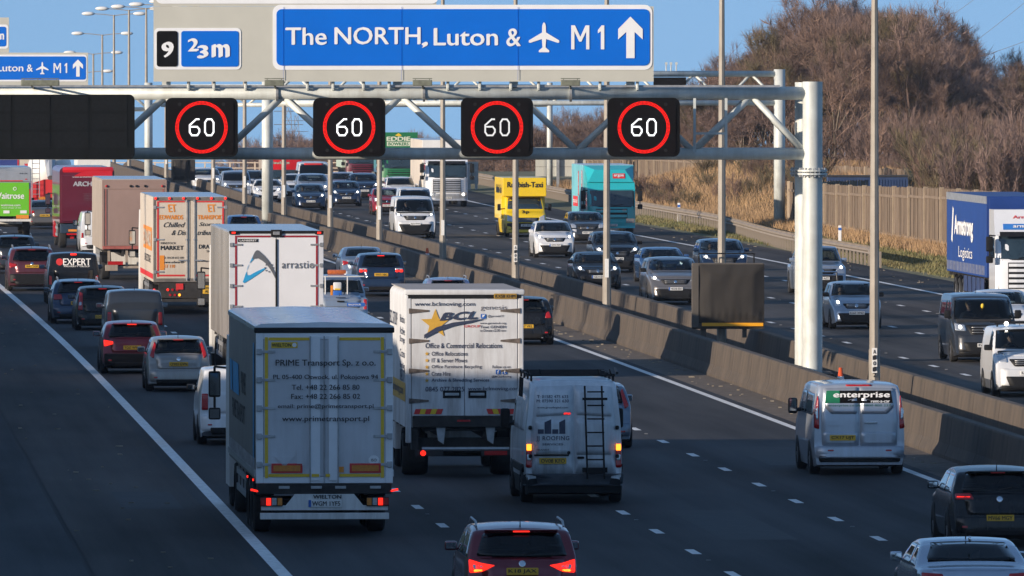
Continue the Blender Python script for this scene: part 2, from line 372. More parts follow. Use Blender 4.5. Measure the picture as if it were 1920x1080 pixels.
def chaikin(p, k=2):
    for _ in range(k):
        q = []
        for i in range(len(p)):
            a, b = p[i], p[(i+1) % len(p)]
            q += [(a[0]*.78+b[0]*.22, a[1]*.78+b[1]*.22), (a[0]*.22+b[0]*.78, a[1]*.22+b[1]*.78)]
        p = q
    return p
def inside(p, x, y):
    c = False
    for i in range(len(p)):
        a, b = p[i-1], p[i]
        if (a[1] > y) != (b[1] > y) and x < (b[0]-a[0])*(y-a[1])/(b[1]-a[1])+a[0]: c = not c
    return c
class Body:
    def __init__(s, root, kind, L, W, H, paint_m, clear=.17, bumper=None):
        s.root, s.L, s.W, s.H, s.kind = root, L, W, H, kind; s.sp = SHP[kind]; s.pr = PROF[kind]; pr = s.pr; sp = s.sp
        ts = []
        for (a, za), (b, zb) in zip(pr, pr[1:]):
            n = max(1, int(math.ceil(max((b-a)*L/.16, abs(zb-za)*H/.11))))
            ts += [a+(b-a)*k/n for k in range(n)]
        ts.append(1.0); V = []; nrow = 10
        for t in ts:
            y = (t-.5)*L; zt = lerp_prof(pr, t)*H
            e = min(t, 1-t)*L; zb = clear+.05*max(0, 1-e/.35)
            ze = max(zt-sp['crown'], zb+.02); belt = sp['belt']*H
            if ze > belt+.02: zs = [zb+(belt-zb)*k/4 for k in range(5)]+[belt+(ze-.05-belt)*k/5 for k in range(1, 6)]
            else: zs = [zb+(ze-.03-zb)*k/9 for k in range(10)]
            pts = [(0, zb), (s.hw(zb, t)*.9, zb-.0)]
            pts += [(s.hw(z, t), z) for z in zs]
            wt = s.hw(zs[-1], t)
            pts += [(wt-.018, ze-.012), (wt-.07, ze+.010)]
            wi = wt-.07
            for f in (.85, .6, .3): pts.append((wi*f, ze+.010+(zt-ze-.010)*(1-f**2.2)))
            pts.append((0, zt))
            full = pts + [(-x, z) for x, z in reversed(pts[1:-1])]
            V += [Vector((x, y, z)) for x, z in full]; m = len(full)
        Fc = []
        for i in range(len(ts)-1):
            for j in range(m): Fc.append((i*m+j, i*m+(j+1) % m, (i+1)*m+(j+1) % m, (i+1)*m+j))
        Fc.append(tuple(range(m))[::-1]); k0 = (len(ts)-1)*m; Fc.append(tuple(range(k0, k0+m)))
        s.V, s.F = V, Fc; s.bvh = BVHTree.FromPolygons(V, Fc); s.paint = paint_m; s.holes = []
        # wheel arches: dark half discs standing proud of the sides
    def hw(s, z, t):
        zf = z/s.H; sp = s.sp; W = s.W/2
        if zf < .35: k = .94+.06*math.sin(min(1, max(0, (zf-.08)/.27))*math.pi/2)
        elif zf < sp['belt']: k = 1-.03*((zf-.35)/(sp['belt']-.35))**2
        else: k = .97-(.97-sp['roof'])*((zf-sp['belt'])/(1-sp['belt']))**1.15
        e = min(t, 1-t)*s.L; q = max(0, 1-e/.75); rear = t < .5
        tp = s.sp['tap']*(.62 if rear else 1.0)
        return W*k*(1-tp*q**2.2)
    def ray(s, mode, a, b):
        o, d = {'rear': (Vector((a, -20, b)), Vector((0,1,0))), 'front': (Vector((-a, 20, b)), Vector((0,-1,0))),
                'left': (Vector((-20, a, b)), Vector((1,0,0))), 'right': (Vector((20, a, b)), Vector((-1,0,0)))}[mode]
        h = s.bvh.ray_cast(o, d)
        if h[0] is None:
            q = s.bvh.find_nearest(o+d*20); return q[0], q[1]
        n = h[1] if h[1].dot(d) < 0 else -h[1]
        return h[0], n
    def patch(s, name, mode, pts, m, off=.006, rnd_=2, step=.10, parent=None, skirt=True, smooth=True):
        p = []
        for i in range(len(pts)):
            a, b = pts[i], pts[(i+1) % len(pts)]; n = max(1, int(math.hypot(a[0]-b[0], a[1]-b[1])/step))
            p += [(a[0]+(b[0]-a[0])*k/n, a[1]+(b[1]-a[1])*k/n) for k in range(n)]
        if rnd_: p = chaikin(p, 1)
        cx = sum(q[0] for q in p)/len(p); cy = sum(q[1] for q in p)/len(p); n = len(p); V = []; Fc = []
        for r in (1, .72, .40):
            for q in p:
                h, nn = s.ray(mode, cx+(q[0]-cx)*r, cy+(q[1]-cy)*r); V.append(h+nn*off)
        h, nn = s.ray(mode, cx, cy); V.append(h+nn*off)
        for r in range(2):
            for k in range(n): Fc.append((r*n+k, r*n+(k+1) % n, (r+1)*n+(k+1) % n, (r+1)*n+k))
        for k in range(n): Fc.append((2*n+k, 2*n+(k+1) % n, 3*n))
        if skirt:
            b0 = len(V)
            for q in p:
                h, nn = s.ray(mode, q[0], q[1]); V.append(h-nn*.004)
            for k in range(n): Fc.append((k, b0+k, b0+(k+1) % n, (k+1) % n))
        return inst(name, mesh(name, V, Fc, m, smooth), parent or s.root)
    def hole(s, mode, pts): s.holes.append((mode, pts))
    def finish(s, lower=None, lower_z=.30):
        Fc = s.F
        if s.holes:
            keep = []
            for f in Fc:
                c = sum((s.V[i] for i in f), Vector())/len(f); kill = False
                if len(f) == 4 and c.z > s.sp['belt']*s.H*.98:
                    nrm = (s.V[f[1]]-s.V[f[0]]).cross(s.V[f[2]]-s.V[f[0]]).normalized()
                    for mode, pts in s.holes:
                        if mode == 'rear' and c.y < 0 and abs(nrm.x) < .75 and inside(pts, c.x, c.z): kill = True
                        if mode == 'front' and c.y > 0 and abs(nrm.x) < .75 and inside(pts, -c.x, c.z): kill = True
                        if mode == 'side' and abs(nrm.x) > .6 and inside(pts, c.y, c.z): kill = True
                if not kill: keep.append(f)
            Fc = keep
        mi = [1 if (lower and (sum(s.V[i].z for i in f)/len(f)) < lower_z) else 0 for f in Fc]
        me = mesh('body', s.V, Fc, [s.paint, lower or s.paint], True, mi)
        me.set_sharp_from_angle(angle=math.radians(48))
        return inst('body', me, s.root)
def trap(w0, w1, z0, z1): return [(-w0, z0), (w0, z0), (w1, z1), (-w1, z1)]
def plate(b, mode, z, w, h, m, text, u=0.0, ti=None, eu=False):
    """number plate on the body's skin, a flat board with raised edge"""
    hp, _ = b.ray(mode, u, z); sg = -1 if mode == 'rear' else 1
    fr = (fr_rear if mode == 'rear' else fr_front)(hp.y+sg*.055)
    ob = poly(b.root, rrect(u-w/2, u+w/2, z-h/2, z+h/2, .01), fr, m, off=.012, name='number_plate', th=.06)
    if text: txt(ob, text, fr, u+(.02 if eu else 0), z, w*(.80 if eu else .88), ti or M_ink, h=h*.66, off=.016, bold=.02)
    if eu: poly(ob, rrect(u-w/2, u-w/2+.045, z-h/2, z+h/2), fr, M_blue, off=.016, name='blue_band')
    return ob
def car(root, kind, L, W, H, pm, view='rear', glassm=None, plate_t='', lights='on', style=None, rails=False, wheel_r=.32, antenna=True, lower=None, tail=None, badge=None, hl=None, plate_z=None, grille=None, rimw=.22, interior=True, mirror=None, lite=False, wiper=True):
    b = Body(root, kind, L, W, H, pm); sp = b.sp; gm = glassm or M_glass
    def hwz(z, k=1.0, t=.5): return b.hw(z, t)*k
    # --- glass
    z0, z1 = sp['ws'][0]*H, sp['ws'][1]*H
    wspts = trap(hwz(z0, .91), hwz(z1, .88), z0, z1); wspts = [wspts[0], (0, z0-.02), wspts[1], wspts[2], (0, z1+.012), wspts[3]]
    ws_h = [(p[0]*.98, z0+.015+(p[1]-z0)*.96) for p in wspts]
    if interior: b.hole('front', ws_h)
    b.patch('windscreen', 'front', wspts, gm)
    if sp['rw']:
        y0, y1 = sp['rw'][0]*H, sp['rw'][1]*H; k0 = .80 if kind != 'pickup' else .92
        tt = .08 if kind != 'saloon' else .2
        if kind == 'pickup': tt = .34
        rp = trap(b.hw(y0, tt)*(k0+.04), b.hw(y1, tt)*k0, y0, y1); rp = [rp[0], (0, y0-.015), rp[1], rp[2], (0, y1+.02), rp[3]]
        if interior: b.hole('rear', [(p[0]*.97, y0+.01+(p[1]-y0)*.96) for p in rp])
        b.patch('rear_window', 'rear', rp, gm)
    for q in sp['sw']:
        zb, zt = sp['belt']*H+.03, .915*H
        pts = [((q[0]-.5)*L, zb), ((q[1]-.5)*L, zb), ((q[2]-.5)*L, zt), ((q[3]-.5)*L, zt)]
        if interior: b.hole('side', [(pts[0][0]+.03, zb+.02), (pts[1][0]-.05, zb+.02), (pts[2][0]-.03, zt-.03), (pts[3][0]+.03, zt-.03)])
        for md in ('left', 'right'): b.patch('side_window', md, pts, gm)
    b.finish(lower=lower)
    # --- arches, wheels
    yf, yr = L*.5-.86*L/4.3, -L*.5+.80*L/4.3
    if kind in ('van', 'smallvan'): yf, yr = L*.5-.9, -L*.5+.95
    for y in (yr, yf):
        for md, sg in (('left', -1), ('right', 1)):
            rr = wheel_r*1.2; pts = [(y+rr*math.cos(math.radians(a)), wheel_r+rr*math.sin(math.radians(a))) for a in range(-8, 189, 14)]
            pts = [(p[0], max(p[1], .21)) for p in pts]
            b.patch('wheel_arch', md, pts, M_black, off=.008, rnd_=0)
            wheel(root, sg*(W/2-rimw/2+.012), y, wheel_r, rimw, lite)
    MB().b2(-W*.42, W*.42, -L*.46, L*.44, .15, .30).obj('underbody', M_chassis, root)
    # --- mirrors
    ym = (sp['sw'][-1][1]-.5)*L-.04; zm = sp['belt']*H+.10
    for sg in (-1, 1):
        mb = MB(); x = sg*(b.hw(zm, .6)+.10); big = kind in ('van',)
        hh = .24 if big else .15
        mb.box(x+sg*.02, ym, zm+(.06 if big else 0), .20 if not big else .19, .10, hh, .04)
        mb.tube((sg*b.hw(zm-.05, .6), ym, zm-.05), (x, ym, zm-.03), .025)
        o = mb.obj('door_mirror', mirror or (pm if not big else M_black), root, 'auto')
        MB().box(x+sg*.02, ym-.054, zm+(.06 if big else 0), .16, .006, hh-.05, .002).obj('mirror_glass', M_mirror, o)
    # --- interior seats, dash
    if interior and not lite:
        sy = (sp['sw'][-1][0]-.5)*L+.25
        for x in (-.36, .36):
            MB().box(x, sy-.05, .62*H*.9, .46, .14, .50, .05).box(x, sy-.07, min(.82*H, 1.45*.8+.1), .24, .09, .17, .03).obj('seat', M_seat, root, 'auto')
        yd = (sp['sw'][-1][1]-.5)*L-.05
        MB().b2(-W*.42, W*.42, yd-.05, yd+.35, sp['belt']*H-.30, sp['belt']*H+.02, .03).obj('dashboard', M_int, root)
        st = MB(); cx = .36
        for k in range(12):
            a, c = 2*math.pi*k/12, 2*math.pi*(k+1)/12
            st.tube((cx+.18*math.cos(a), yd-.12, sp['belt']*H+.03+.18*math.sin(a)), (cx+.18*math.cos(c), yd-.12, sp['belt']*H+.03+.18*math.sin(c)), .014, n=5)
        st.obj('steering_wheel', M_int, root)
        if kind not in ('van', 'smallvan', 'pickup'):
            MB().box(0, -L*.5+1.05, .60*H, W*.66, .16, .34, .05).obj('rear_seat', M_seat, root, 'auto')
    if view == 'rear':
        lm = M_brake if lights == 'brake' else M_redlens
        zt = .60*H; w = b.hw(zt, .03)
        if tail: shapes = tail(b, w, H)
        else: shapes = [[(w*.60, .545*H), (w*.99, .53*H), (w*.99, .645*H), (w*.60, .63*H)]]
        for shp in shapes:
            mm = lm
            if isinstance(shp, tuple): mm, shp = shp
            for sg in (-1, 1):
                o = b.patch('tail_light', 'rear', [(sg*p[0], p[1]) for p in shp], mm, off=.012, step=.06)
        # bumper, tailgate seam
        bl = MB()
        b.patch('bumper', 'rear', trap(b.hw(.3*H, .01)*.97, b.hw(.4*H, .01)*.97, .19*H, .385*H), pm if style != 'clad' else M_black, off=.045)
        b.patch('diffuser', 'rear', trap(W*.34, W*.36, .145*H, .225*H), M_black, off=.055)
        b.patch('tailgate', 'rear', trap(b.hw(.45*H, .02)*.70, b.hw(.66*H, .05)*.80, .41*H, .675*H), pm, off=.010)
        for sg in (-1, 1): b.patch('reflector', 'rear', trap2(sg*W*.36, .26*H, .10, .035), M_redlens, off=.055, step=.05)
        if sp['rw'] and kind != 'saloon' and kind != 'pickup':
            # spoiler lip and high brake light
            yy, _ = b.ray('rear', 0, .935*H)
            MB().box(0, yy.y-.03, .945*H, b.hw(.94*H, .1)*1.55, .14, .025, .01).obj('spoiler', pm, root, 'auto')
            MB().box(0, yy.y-.105, .932*H, .26, .01, .022).obj('high_brake_light', lm, root)
        if wiper and kind in ('hatch', 'suv', 'estate'):
            h1, _ = b.ray('rear', 0, sp['rw'][0]*H+.02); h2, _ = b.ray('rear', .24, sp['rw'][0]*H+.07)
            MB().tube(h1+Vector((0, -.02, 0)), h2+Vector((0, -.02, 0)), .008, n=5).obj('wiper', M_black, root)
        if plate_t: plate(b, 'rear', plate_z or .47*H, .50, .11, M_yplate, plate_t)
        if badge: b.patch('badge', 'rear', circ(0, badge, .055, 10), M_chrome, off=.02, rnd_=0)
        MB().tube((W*.3-.02, -L/2-.05, .24), (W*.3-.02, -L/2+.2, .24), .03).obj('exhaust_pipe', M_steel, root)
    else:
        w = b.hw(.5*H, .99); gm2 = M_head if lights in ('on', 'brake') else M_clear
        shapes = hl(b, w, H) if hl else [[(w*.62, .50*H), (w*.98, .53*H), (w*.98, .60*H), (w*.60, .555*H)]]
        for sg in (-1, 1):
            o = b.patch('headlight', 'front', [(sg*p[0], p[1]) for p in shapes[0]], M_clear, off=.010, step=.06)
            cx = sum(p[0] for p in shapes[0])/len(shapes[0]); cz = sum(p[1] for p in shapes[0])/len(shapes[0])
            if lights == 'on': b.patch('lit_lamp', 'front', circ(sg*cx, cz, .052, 10), M_head, off=.016, rnd_=0, parent=o)
        b.patch('bumper', 'front', trap(b.hw(.3*H, .99)*.88, b.hw(.4*H, .99)*.88, .16*H, .40*H), pm if style != 'clad' else M_black, off=.03)
        b.patch('lower_grille', 'front', trap(w*.62, w*.74, .15*H, .29*H) if grille != 'wide' else trap(w*.66, w*.86, .15*H, .335*H), M_black, off=.045)
        gz0, gz1 = (.44*H, .535*H) if grille != 'big' else (.40*H, .545*H)
        go = b.patch('grille', 'front', trap(w*.46, w*.62, gz0-.01, gz1), M_black, off=.014)
        for k in range(3 if not lite else 1):
            z = gz0+(gz1-gz0)*(k+1)/4; b.patch('grille_bar', 'front', [(-w*.44, z-.004), (w*.44, z-.004), (w*.44, z+.004), (-w*.44, z+.004)], M_steel, off=.022, rnd_=0, parent=go)
        b.patch('badge', 'front', circ(0, (gz0+gz1)/2, .055, 10), M_chrome, off=.03, rnd_=0)
        b.patch('bonnet', 'front', trap(b.hw(.6*H, .9)*.80, b.hw(.66*H, .8)*.84, .585*H, sp['ws'][0]*H-.05), pm, off=.008)
        if plate_t: plate(b, 'front', plate_z or .345*H, .50, .11, M_wplate, plate_t, eu=(plate_t[0] == '+'))
        MB().tube((-.5, b.ray('front', .5, z0+.0)[0].y+.0, z0+.02), (.1, b.ray('front', 0, z0+.05)[0].y+.03, z0+.05), .008, n=5).tube((.1, b.ray('front', .1, z0)[0].y+.02, z0+.02), (.6, b.ray('front', .55, z0+.05)[0].y+.03, z0+.06), .008, n=5).obj('wiper', M_black, root)
    if view == 'front': b.patch('front_splitter', 'front', trap(W*.40, W*.42, .10*H, .165*H), M_black, off=.05)
    if rails:
        for sg in (-1, 1):
            x = sg*b.hw(.97*H, .4)*.93; zz = .99*H
            MB().path([(x, -L*.33, zz-.03), (x, -L*.28, zz+.05), (x, 0, zz+.06), (x, L*.07, zz-.02)], .018).obj('roof_rail', M_steel, root, 'auto')
    if antenna:
        ya = -L*.5+.16*L if view == 'rear' and kind != 'saloon' else -L*.12
        MB().tube((0, ya, lerp_prof(b.pr, ya/L+.5)*H-.01), (0, ya-.04, lerp_prof(b.pr, ya/L+.5)*H+.12), .012, .004, n=5).obj('aerial', M_black, root)
    return b
def trap2(cx, cz, w, h): return [(cx-w/2, cz-h/2), (cx+w/2, cz-h/2), (cx+w/2, cz+h/2), (cx-w/2, cz+h/2)]
# ------------------------------------------------------------------ placing
def place(px, y, L, facing, name, label, cat, group=None, s=None):
    """near face centred on photo column px, ground line y; heading follows the road"""
    if s: y = HY+CAM_H*s
    p = gp(px, y); d = p.y; h = math.atan2(Rp(d+L/2), 1.0)        # road heading: + is towards +X
    fw = Vector((math.sin(h), math.cos(h), 0)); c = p+fw*(L/2)
    c.z = zr(c.y)
    rz = -h if facing == 'away' else math.pi-h
    g = empty(name, c, rz); tag(g, label, cat, group); return g
def drivers(g, L, belt, kind, label, top, hair=0, x=.36, both=None):
    sp = SHP[kind]; sy = (sp['sw'][-1][0]-.5)*L+.30
    p = g.matrix_basis @ Vector((x, sy, belt-.52)); return person(p, g.rotation_euler.z, label, top, hair)
# ------------------------------------------------------------------ terrain and roads
def zterr(o, d):
    z = zr(d)
    g = sm(615, 665, d)*(1-sm(695, 755, d))
    z += g*2.1*sm(26.5, 35, o)
    f = sm(430, 470, d)*(1-sm(800, 900, d))
    z += f*1.0*sm(33, 44, o)*(1-g)+f*2.6*sm(40, 80, o)
    z += .25*sm(23.5, 27, o)*(1-sm(850, 900, d))
    # added unseen left slope, crest stepped to shape its shade, nearly gone beyond 430 m
    h = 9.6-2.3*sm(229.2, 231.2, d)+.5*sm(236, 239, d)-2.4*sm(253, 257, d)
    h = h+(1.2-h)*sm(424, 436, d)
    h *= (1-sm(800, 900, d))
    z += h*(1-sm(-32.5, -20.6, o))
    return z
OO = [-600,-200,-90,-60,-45,-38,-34,-32.5,-30,-27.5,-25,-22.5,-20.6,-19.3,-10,0,2.9,10,22,23.2,24.5,25.5,26.5,28,29.5,31,33,35,38,42,48,56,66,80,120,220,600]
DD = [-80,-20,40,100,150,180,200,212,220,226,229.2,230.2,231.2,234,236,239,243,248,252,253,254,255,256,257,259,262,270,280,300]+list(range(320, 1110, 10))+[1130,1200,1300,1500,1800,2100,2500]
def sheet(name, OS, DS, zf, m, smooth=True):
    V = [Vector((R(d)+o, d, zf(o, d))) for d in DS for o in OS]; n = len(OS)
    Fc = [(i*n+j, i*n+j+1, (i+1)*n+j+1, (i+1)*n+j) for i in range(len(DS)-1) for j in range(n-1)]
    uv = [(o, d) for d in DS for o in OS]
    return inst(name, mesh(name, V, Fc, m, smooth, uv=uv))
def ground_mat():
    m = mat('verge_ground', (.17, .145, .075), .95, ns=.6, c2=(.085, .10, .035), vec='Object', stretch=(1, .25, 1), bump=.6, bs=3)
    return m
g_ = sheet('ground', OO, DD, lambda o, d: zterr(o, d)-.06, ground_mat()); tag(g_, 'grass and soil ground beside and under the motorway', kind='structure')
def asphalt(name, base, lanes):
    """asphalt: fine aggregate, darker joints and tyre-worn bands that follow the lanes (UV = metres across, metres along)"""
    m = bpy.data.materials.new(name); m.use_nodes = True; nt = m.node_tree; b = nt.nodes['Principled BSDF']; b.inputs['Roughness'].default_value = .78
    b.inputs['Specular IOR Level'].default_value = .14
    uv = N(nt, 'ShaderNodeUVMap', uv_map='UVMap'); sp = N(nt, 'ShaderNodeSeparateXYZ'); nt.links.new(uv.outputs[0], sp.inputs[0])
    def nz(sc, sx, sy, det=5, r=.6):
        mp = N(nt, 'ShaderNodeMapping'); mp.inputs['Scale'].default_value = (sx, sy, 1); nt.links.new(uv.outputs[0], mp.inputs[0])
        n = N(nt, 'ShaderNodeTexNoise', Scale=sc, Detail=det, Roughness=r); nt.links.new(mp.outputs[0], n.inputs['Vector']); return n.outputs['Fac']
    def mth(op, a, b_=None, c=None):
        n = N(nt, 'ShaderNodeMath', operation=op)
        for i, q in enumerate((a, b_, c)):
            if q is None: continue
            if isinstance(q, (int, float)): n.inputs[i].default_value = q
            else: nt.links.new(q, n.inputs[i])
        return n.outputs[0]
    # wheel tracks: cos of lane position
    ph = mth('MULTIPLY', mth('SUBTRACT', sp.outputs[0], lanes[0]), 4*math.pi/lanes[1]); wv = mth('MULTIPLY', mth('COSINE', ph), -.14)
    a = mth('MULTIPLY', mth('SUBTRACT', nz(1.0, .9, .012), .5), 2.0)      # long streaks
    c = mth('MULTIPLY', mth('SUBTRACT', nz(1.0, .25, .035, 3), .5), 2.3)  # patches
    f = mth('MULTIPLY', mth('SUBTRACT', nz(18, 1, .5, 2), .5), .9)       # aggregate
    t = mth('ADD', mth('ADD', mth('ADD', mth('ADD', a, c), f), wv), 1.0)
    # cross joints between surfacing lots
    mxn = N(nt, 'ShaderNodeMix', data_type='RGBA'); mxn.blend_type = 'MULTIPLY'; mxn.inputs[0].default_value = 1.0
    mxn.inputs[6].default_value = tuple(base)+(1,); cb = N(nt, 'ShaderNodeCombineColor')
    for i in range(3): nt.links.new(t, cb.inputs[i])
    nt.links.new(cb.outputs[0], mxn.inputs[7]); nt.links.new(mxn.outputs[2], b.inputs['Base Color'])
    bp = N(nt, 'ShaderNodeBump', Strength=.25, Distance=.01); nt.links.new(nz(60, 1, 1, 3), bp.inputs['Height']); nt.links.new(bp.outputs[0], b.inputs['Normal'])
    return m
M_asph = asphalt('asphalt_lanes', (.042, .042, .044), (-15.5, 3.88)); M_asph2 = asphalt('asphalt_opposite', (.058, .053, .049), (5.3, 3.45))
M_should = asphalt('asphalt_shoulder', (.054, .048, .045), (0, 40)); M_median = mat('median_grit', (.12, .095, .075), .95, noise=.5, ns=2.5, bump=.5, bs=6)
RD = [d for d in DD if -30 < d <= 1200]
def flat(o, d): return zr(d)
W_ = mat('road_paint', (.80, .80, .78), .7, noise=.30, ns=5.0, dirt=(.2, (.1, .09, .08), 50))
t = sheet('road', [-15.9, -11.6, -7.7, -3.9, .35], RD, flat, M_asph); tag(t, 'four asphalt lanes of the carriageway leading away', kind='structure'); roadA = t
t = sheet('opposite_road', [4.95, 8.7, 12.2, 15.7, 19.5], RD, flat, M_asph2); tag(t, 'four asphalt lanes of the oncoming carriageway', kind='structure'); roadB = t
t = sheet('hard_shoulder', [-18.8, -15.9], RD, flat, M_should); tag(t, 'dark hard shoulder left of the solid white line', kind='structure')
t = sheet('shoulder_strip', [-21.2, -18.9], RD, lambda o, d: zr(d)+.004, asphalt('asphalt_strip', (.048, .050, .054), (0, 40))); tag(t, 'worn paved strip beyond the seam of the hard shoulder', kind='structure')
t = sheet('shoulder_joint', [-18.92, -18.78], RD, lambda o, d: zr(d)-.01, mat('joint_tar', (.012, .012, .013), .9, noise=.3, ns=3)); tag(t, 'dark open joint along the hard shoulder', kind='structure')
t = sheet('opposite_shoulder', [19.5, 22.1], RD, flat, M_should); tag(t, 'brownish hard shoulder of the oncoming carriageway', kind='structure')
t = sheet('median_ground', [.35, 1.5, 2.9, 4.95], RD, flat, M_median); tag(t, 'gritty paved central reserve under the barriers', kind='structure')
def stripline(name, o, w, par, d0=100, d1=1050):
    DS = [d for d in RD if d0 <= d <= d1]
    V = [P(o+q, d, .005) for d in DS for q in (-w/2, w/2)]; Fc = [(2*i, 2*i+1, 2*i+3, 2*i+2) for i in range(len(DS)-1)]
    return inst(name, mesh(name, V, Fc, W_), par)
stripline('edge_line', -15.52, .24, roadA); stripline('edge_line', 0.0, .20, roadA)
stripline('edge_line', 5.3, .18, roadB); stripline('edge_line', 19.1, .22, roadB)
dm = mesh('lane_dash', [(-.085, -1, 0), (.085, -1, 0), (.085, 1, 0), (-.085, 1, 0)], [(0,1,2,3)], W_)
st = MB()
for par, offs in ((roadA, (-3.88, -7.76, -11.64)), (roadB, (8.75, 12.2, 15.65))):
    for o in offs:
        d = 181.5+{-3.88: 0, -7.76: 3.2, -11.64: 6.0, 8.75: 2, 12.2: 5, 15.65: 1}[o]; k = 0
        while d < 690:
            if k < 56: inst('lane_dash', dm, par, P(o, d, .006), -math.atan(Rp(d)))
            if k % 2 == 0: p = P(o, d+5.4, .008); st.box(p.x, p.y, p.z, .08, .06, .012)
            d += 9.0; k += 1
tag(st.obj('road_studs', mat('road_stud', (.25, .25, .25), .4, noise=.3, ns=20)), 'small reflecting studs set between the lane dashes', None, None, 'stuff')
for o, d, w, l in ((-13.2, 286, .9, 3.0), (-16.9, 236, 1.2, 9), (-6.1, 224, 1.4, 14), (-1.9, 262, 1.6, 12), (-9.5, 372, 1.4, 18), (10.2, 330, 1.5, 14), (17.4, 405, 1.6, 20), (7.2, 452, 1.5, 18)):
    p = [P(o+a*w/2, d+b*l/2, .0035) for a, b in ((-1, -1), (1, -1), (1, 1), (-1, 1))]; inst('repair_patch', mesh('repair_patch', p, [(0, 1, 2, 3)], mat('fresh_tar', (.024, .024, .026), .8, noise=.4, ns=2)), roadB if o > 3 else roadA)
# joint groove and scattered grit along the shoulder seam
st = MB(); rr = random.Random(3)
for i in range(420):
    o = rr.choice([rr.uniform(.5, 1.45), rr.uniform(.5, 1.45), rr.uniform(-18.7, -16), rr.uniform(19.8, 22)]); d = rr.uniform(200, 640); p = P(o, d, .01); s = rr.uniform(.015, .06)
    st.box(p.x, p.y, p.z, s*rr.uniform(1, 3), s, s*.6)
tag(st.obj('debris', mat('debris', (.3, .26, .2), .9, noise=.5, ns=3)), 'scattered stones and litter along the road edges', None, None, 'stuff')
# ------------------------------------------------------------------ central barriers
M_conc = mat('barrier_concrete', (.115, .088, .064), .9, ns=1.6, c2=(.042, .034, .027), bump=.5, bs=9, stretch=(1, 1, .22), dirt=(.85, (.045, .037, .03), 1.1))
def barrier(o, label):
    r = empty('concrete_barrier', P(o, 620)); tag(r, label, 'barrier'); inv = -r.location
    L = 6.0; pr = [(-.30, 0), (-.30, .08), (-.20, .32), (-.125, .90), (-.10, .935), (.10, .935), (.125, .90), (.20, .32), (.30, .08), (.30, 0)]
    me = MB().prism(pr, 'y', -L/2+.012, L/2-.012).mesh('barrier_section', M_conc)
    d = 170
    while d < 1010:
        a = P(o, d); b = P(o, d+L); c = (a+b)/2
        q = inst('barrier_section', me, r, c+inv, math.atan2(-(b.x-a.x), b.y-a.y))
        q.rotation_euler = (math.asin(max(-1, min(1, (b.z-a.z)/L))), 0, math.atan2(-(b.x-a.x), b.y-a.y)); d += L
    return r
barrier(1.8, 'concrete median barrier edging the carriageway that leads away'); barrier(4.1, 'concrete median barrier edging the oncoming carriageway')
# ------------------------------------------------------------------ lamp posts
M_pole = mat('lamp_post_paint', (.32, .29, .245), .6, .1, noise=.2, ns=2, dirt=(.5, (.12, .09, .07), 6))
M_lampw = mat('lantern_housing', (.72, .72, .70), .4, noise=.08, ns=6)
pm_ = MB(); pm_.tube((0,0,0), (0,0,1.6), .145, .14, n=8).tube((0,0,1.6), (0,0,12.0), .125, .07, n=8)
pole_me = pm_.mesh('pole', M_pole)
am = MB()
for sg in (-1, 1): am.path([(0, 0, 11.95), (sg*.8, 0, 12.05), (sg*1.75, 0, 12.1)], .035)
arm_me = am.mesh('arm', M_pole)
lan_me = MB().ball((0, 0, 0), .5, 1.0, .34, .30, 12, 8).mesh('lantern', M_lampw, True)
box_me = MB().box(0, 0, 0, .26, .20, .5, .02).mesh('door_box', M_pole)
tag_me = MB().box(0, -.135, 0, .13, .012, .62, .004).mesh('number_tag', M_wplate)
def lamp_post(d, label, tagz=1.5, text=None):
    g = empty('lamp_post', P(2.95, d)); tag(g, label, 'lamp post', 'double armed lamp posts in the central reserve')
    inst('pole', pole_me, g); inst('arm', arm_me, g)
    for sg in (-1, 1): inst('lantern', lan_me, g, (sg*1.95, 0, 12.1))
    if tagz:
        q = inst('number_tag', tag_me, g, (0, 0, tagz))
        if text:
            for k, ch in enumerate(text): txt(q, ch, fr_rear(-.142), 0, .22-.145*k, .065, M_ink, h=.10, bold=.03)
    return g
LP = [(292.5, 'nearest lamp post, right of the big gantry column', 1.33, 'A1012'), (340, 'lamp post carrying the large black-covered sign', 0, None), (386, 'lamp post in front of the black estate coupe', 1.9, None),
      (431, 'lamp post in front of the yellow box van', 1.6, 'A1008'), (474, 'lamp post in front of the white lorry cab', 1.9, None), (518, 'lamp post beside the small red hatchback', 1.9, None),
      (556, 'lamp post left of the dark hatchback with chevron badge', 1.9, None), (597, 'lamp post just right of the white central column', 1.9, None), (640, 'lamp post left of the white central column', 1.9, None),
      (685, 'lamp post just beyond the cream lorry roof', 1.9, None), (728, 'lamp post behind the small dark covered sign', 0, None), (772, 'far lamp post seen above the mauve trailer', 1.9, None),
      (812, 'far lamp post left of the big sign, its top out of frame', 1.6, None), (850, 'far lamp post, second left of the big sign', 1.6, None), (890, 'tallest lamp post whose two lanterns show against the sky', 0, None),
      (930, 'lamp post with the second highest pair of lanterns', 0, None), (968, 'lamp post with the third highest pair of lanterns', 0, None), (1008, 'lamp post with the lowest pair of lanterns', 0, None)]
for a in LP: lamp_post(*a)
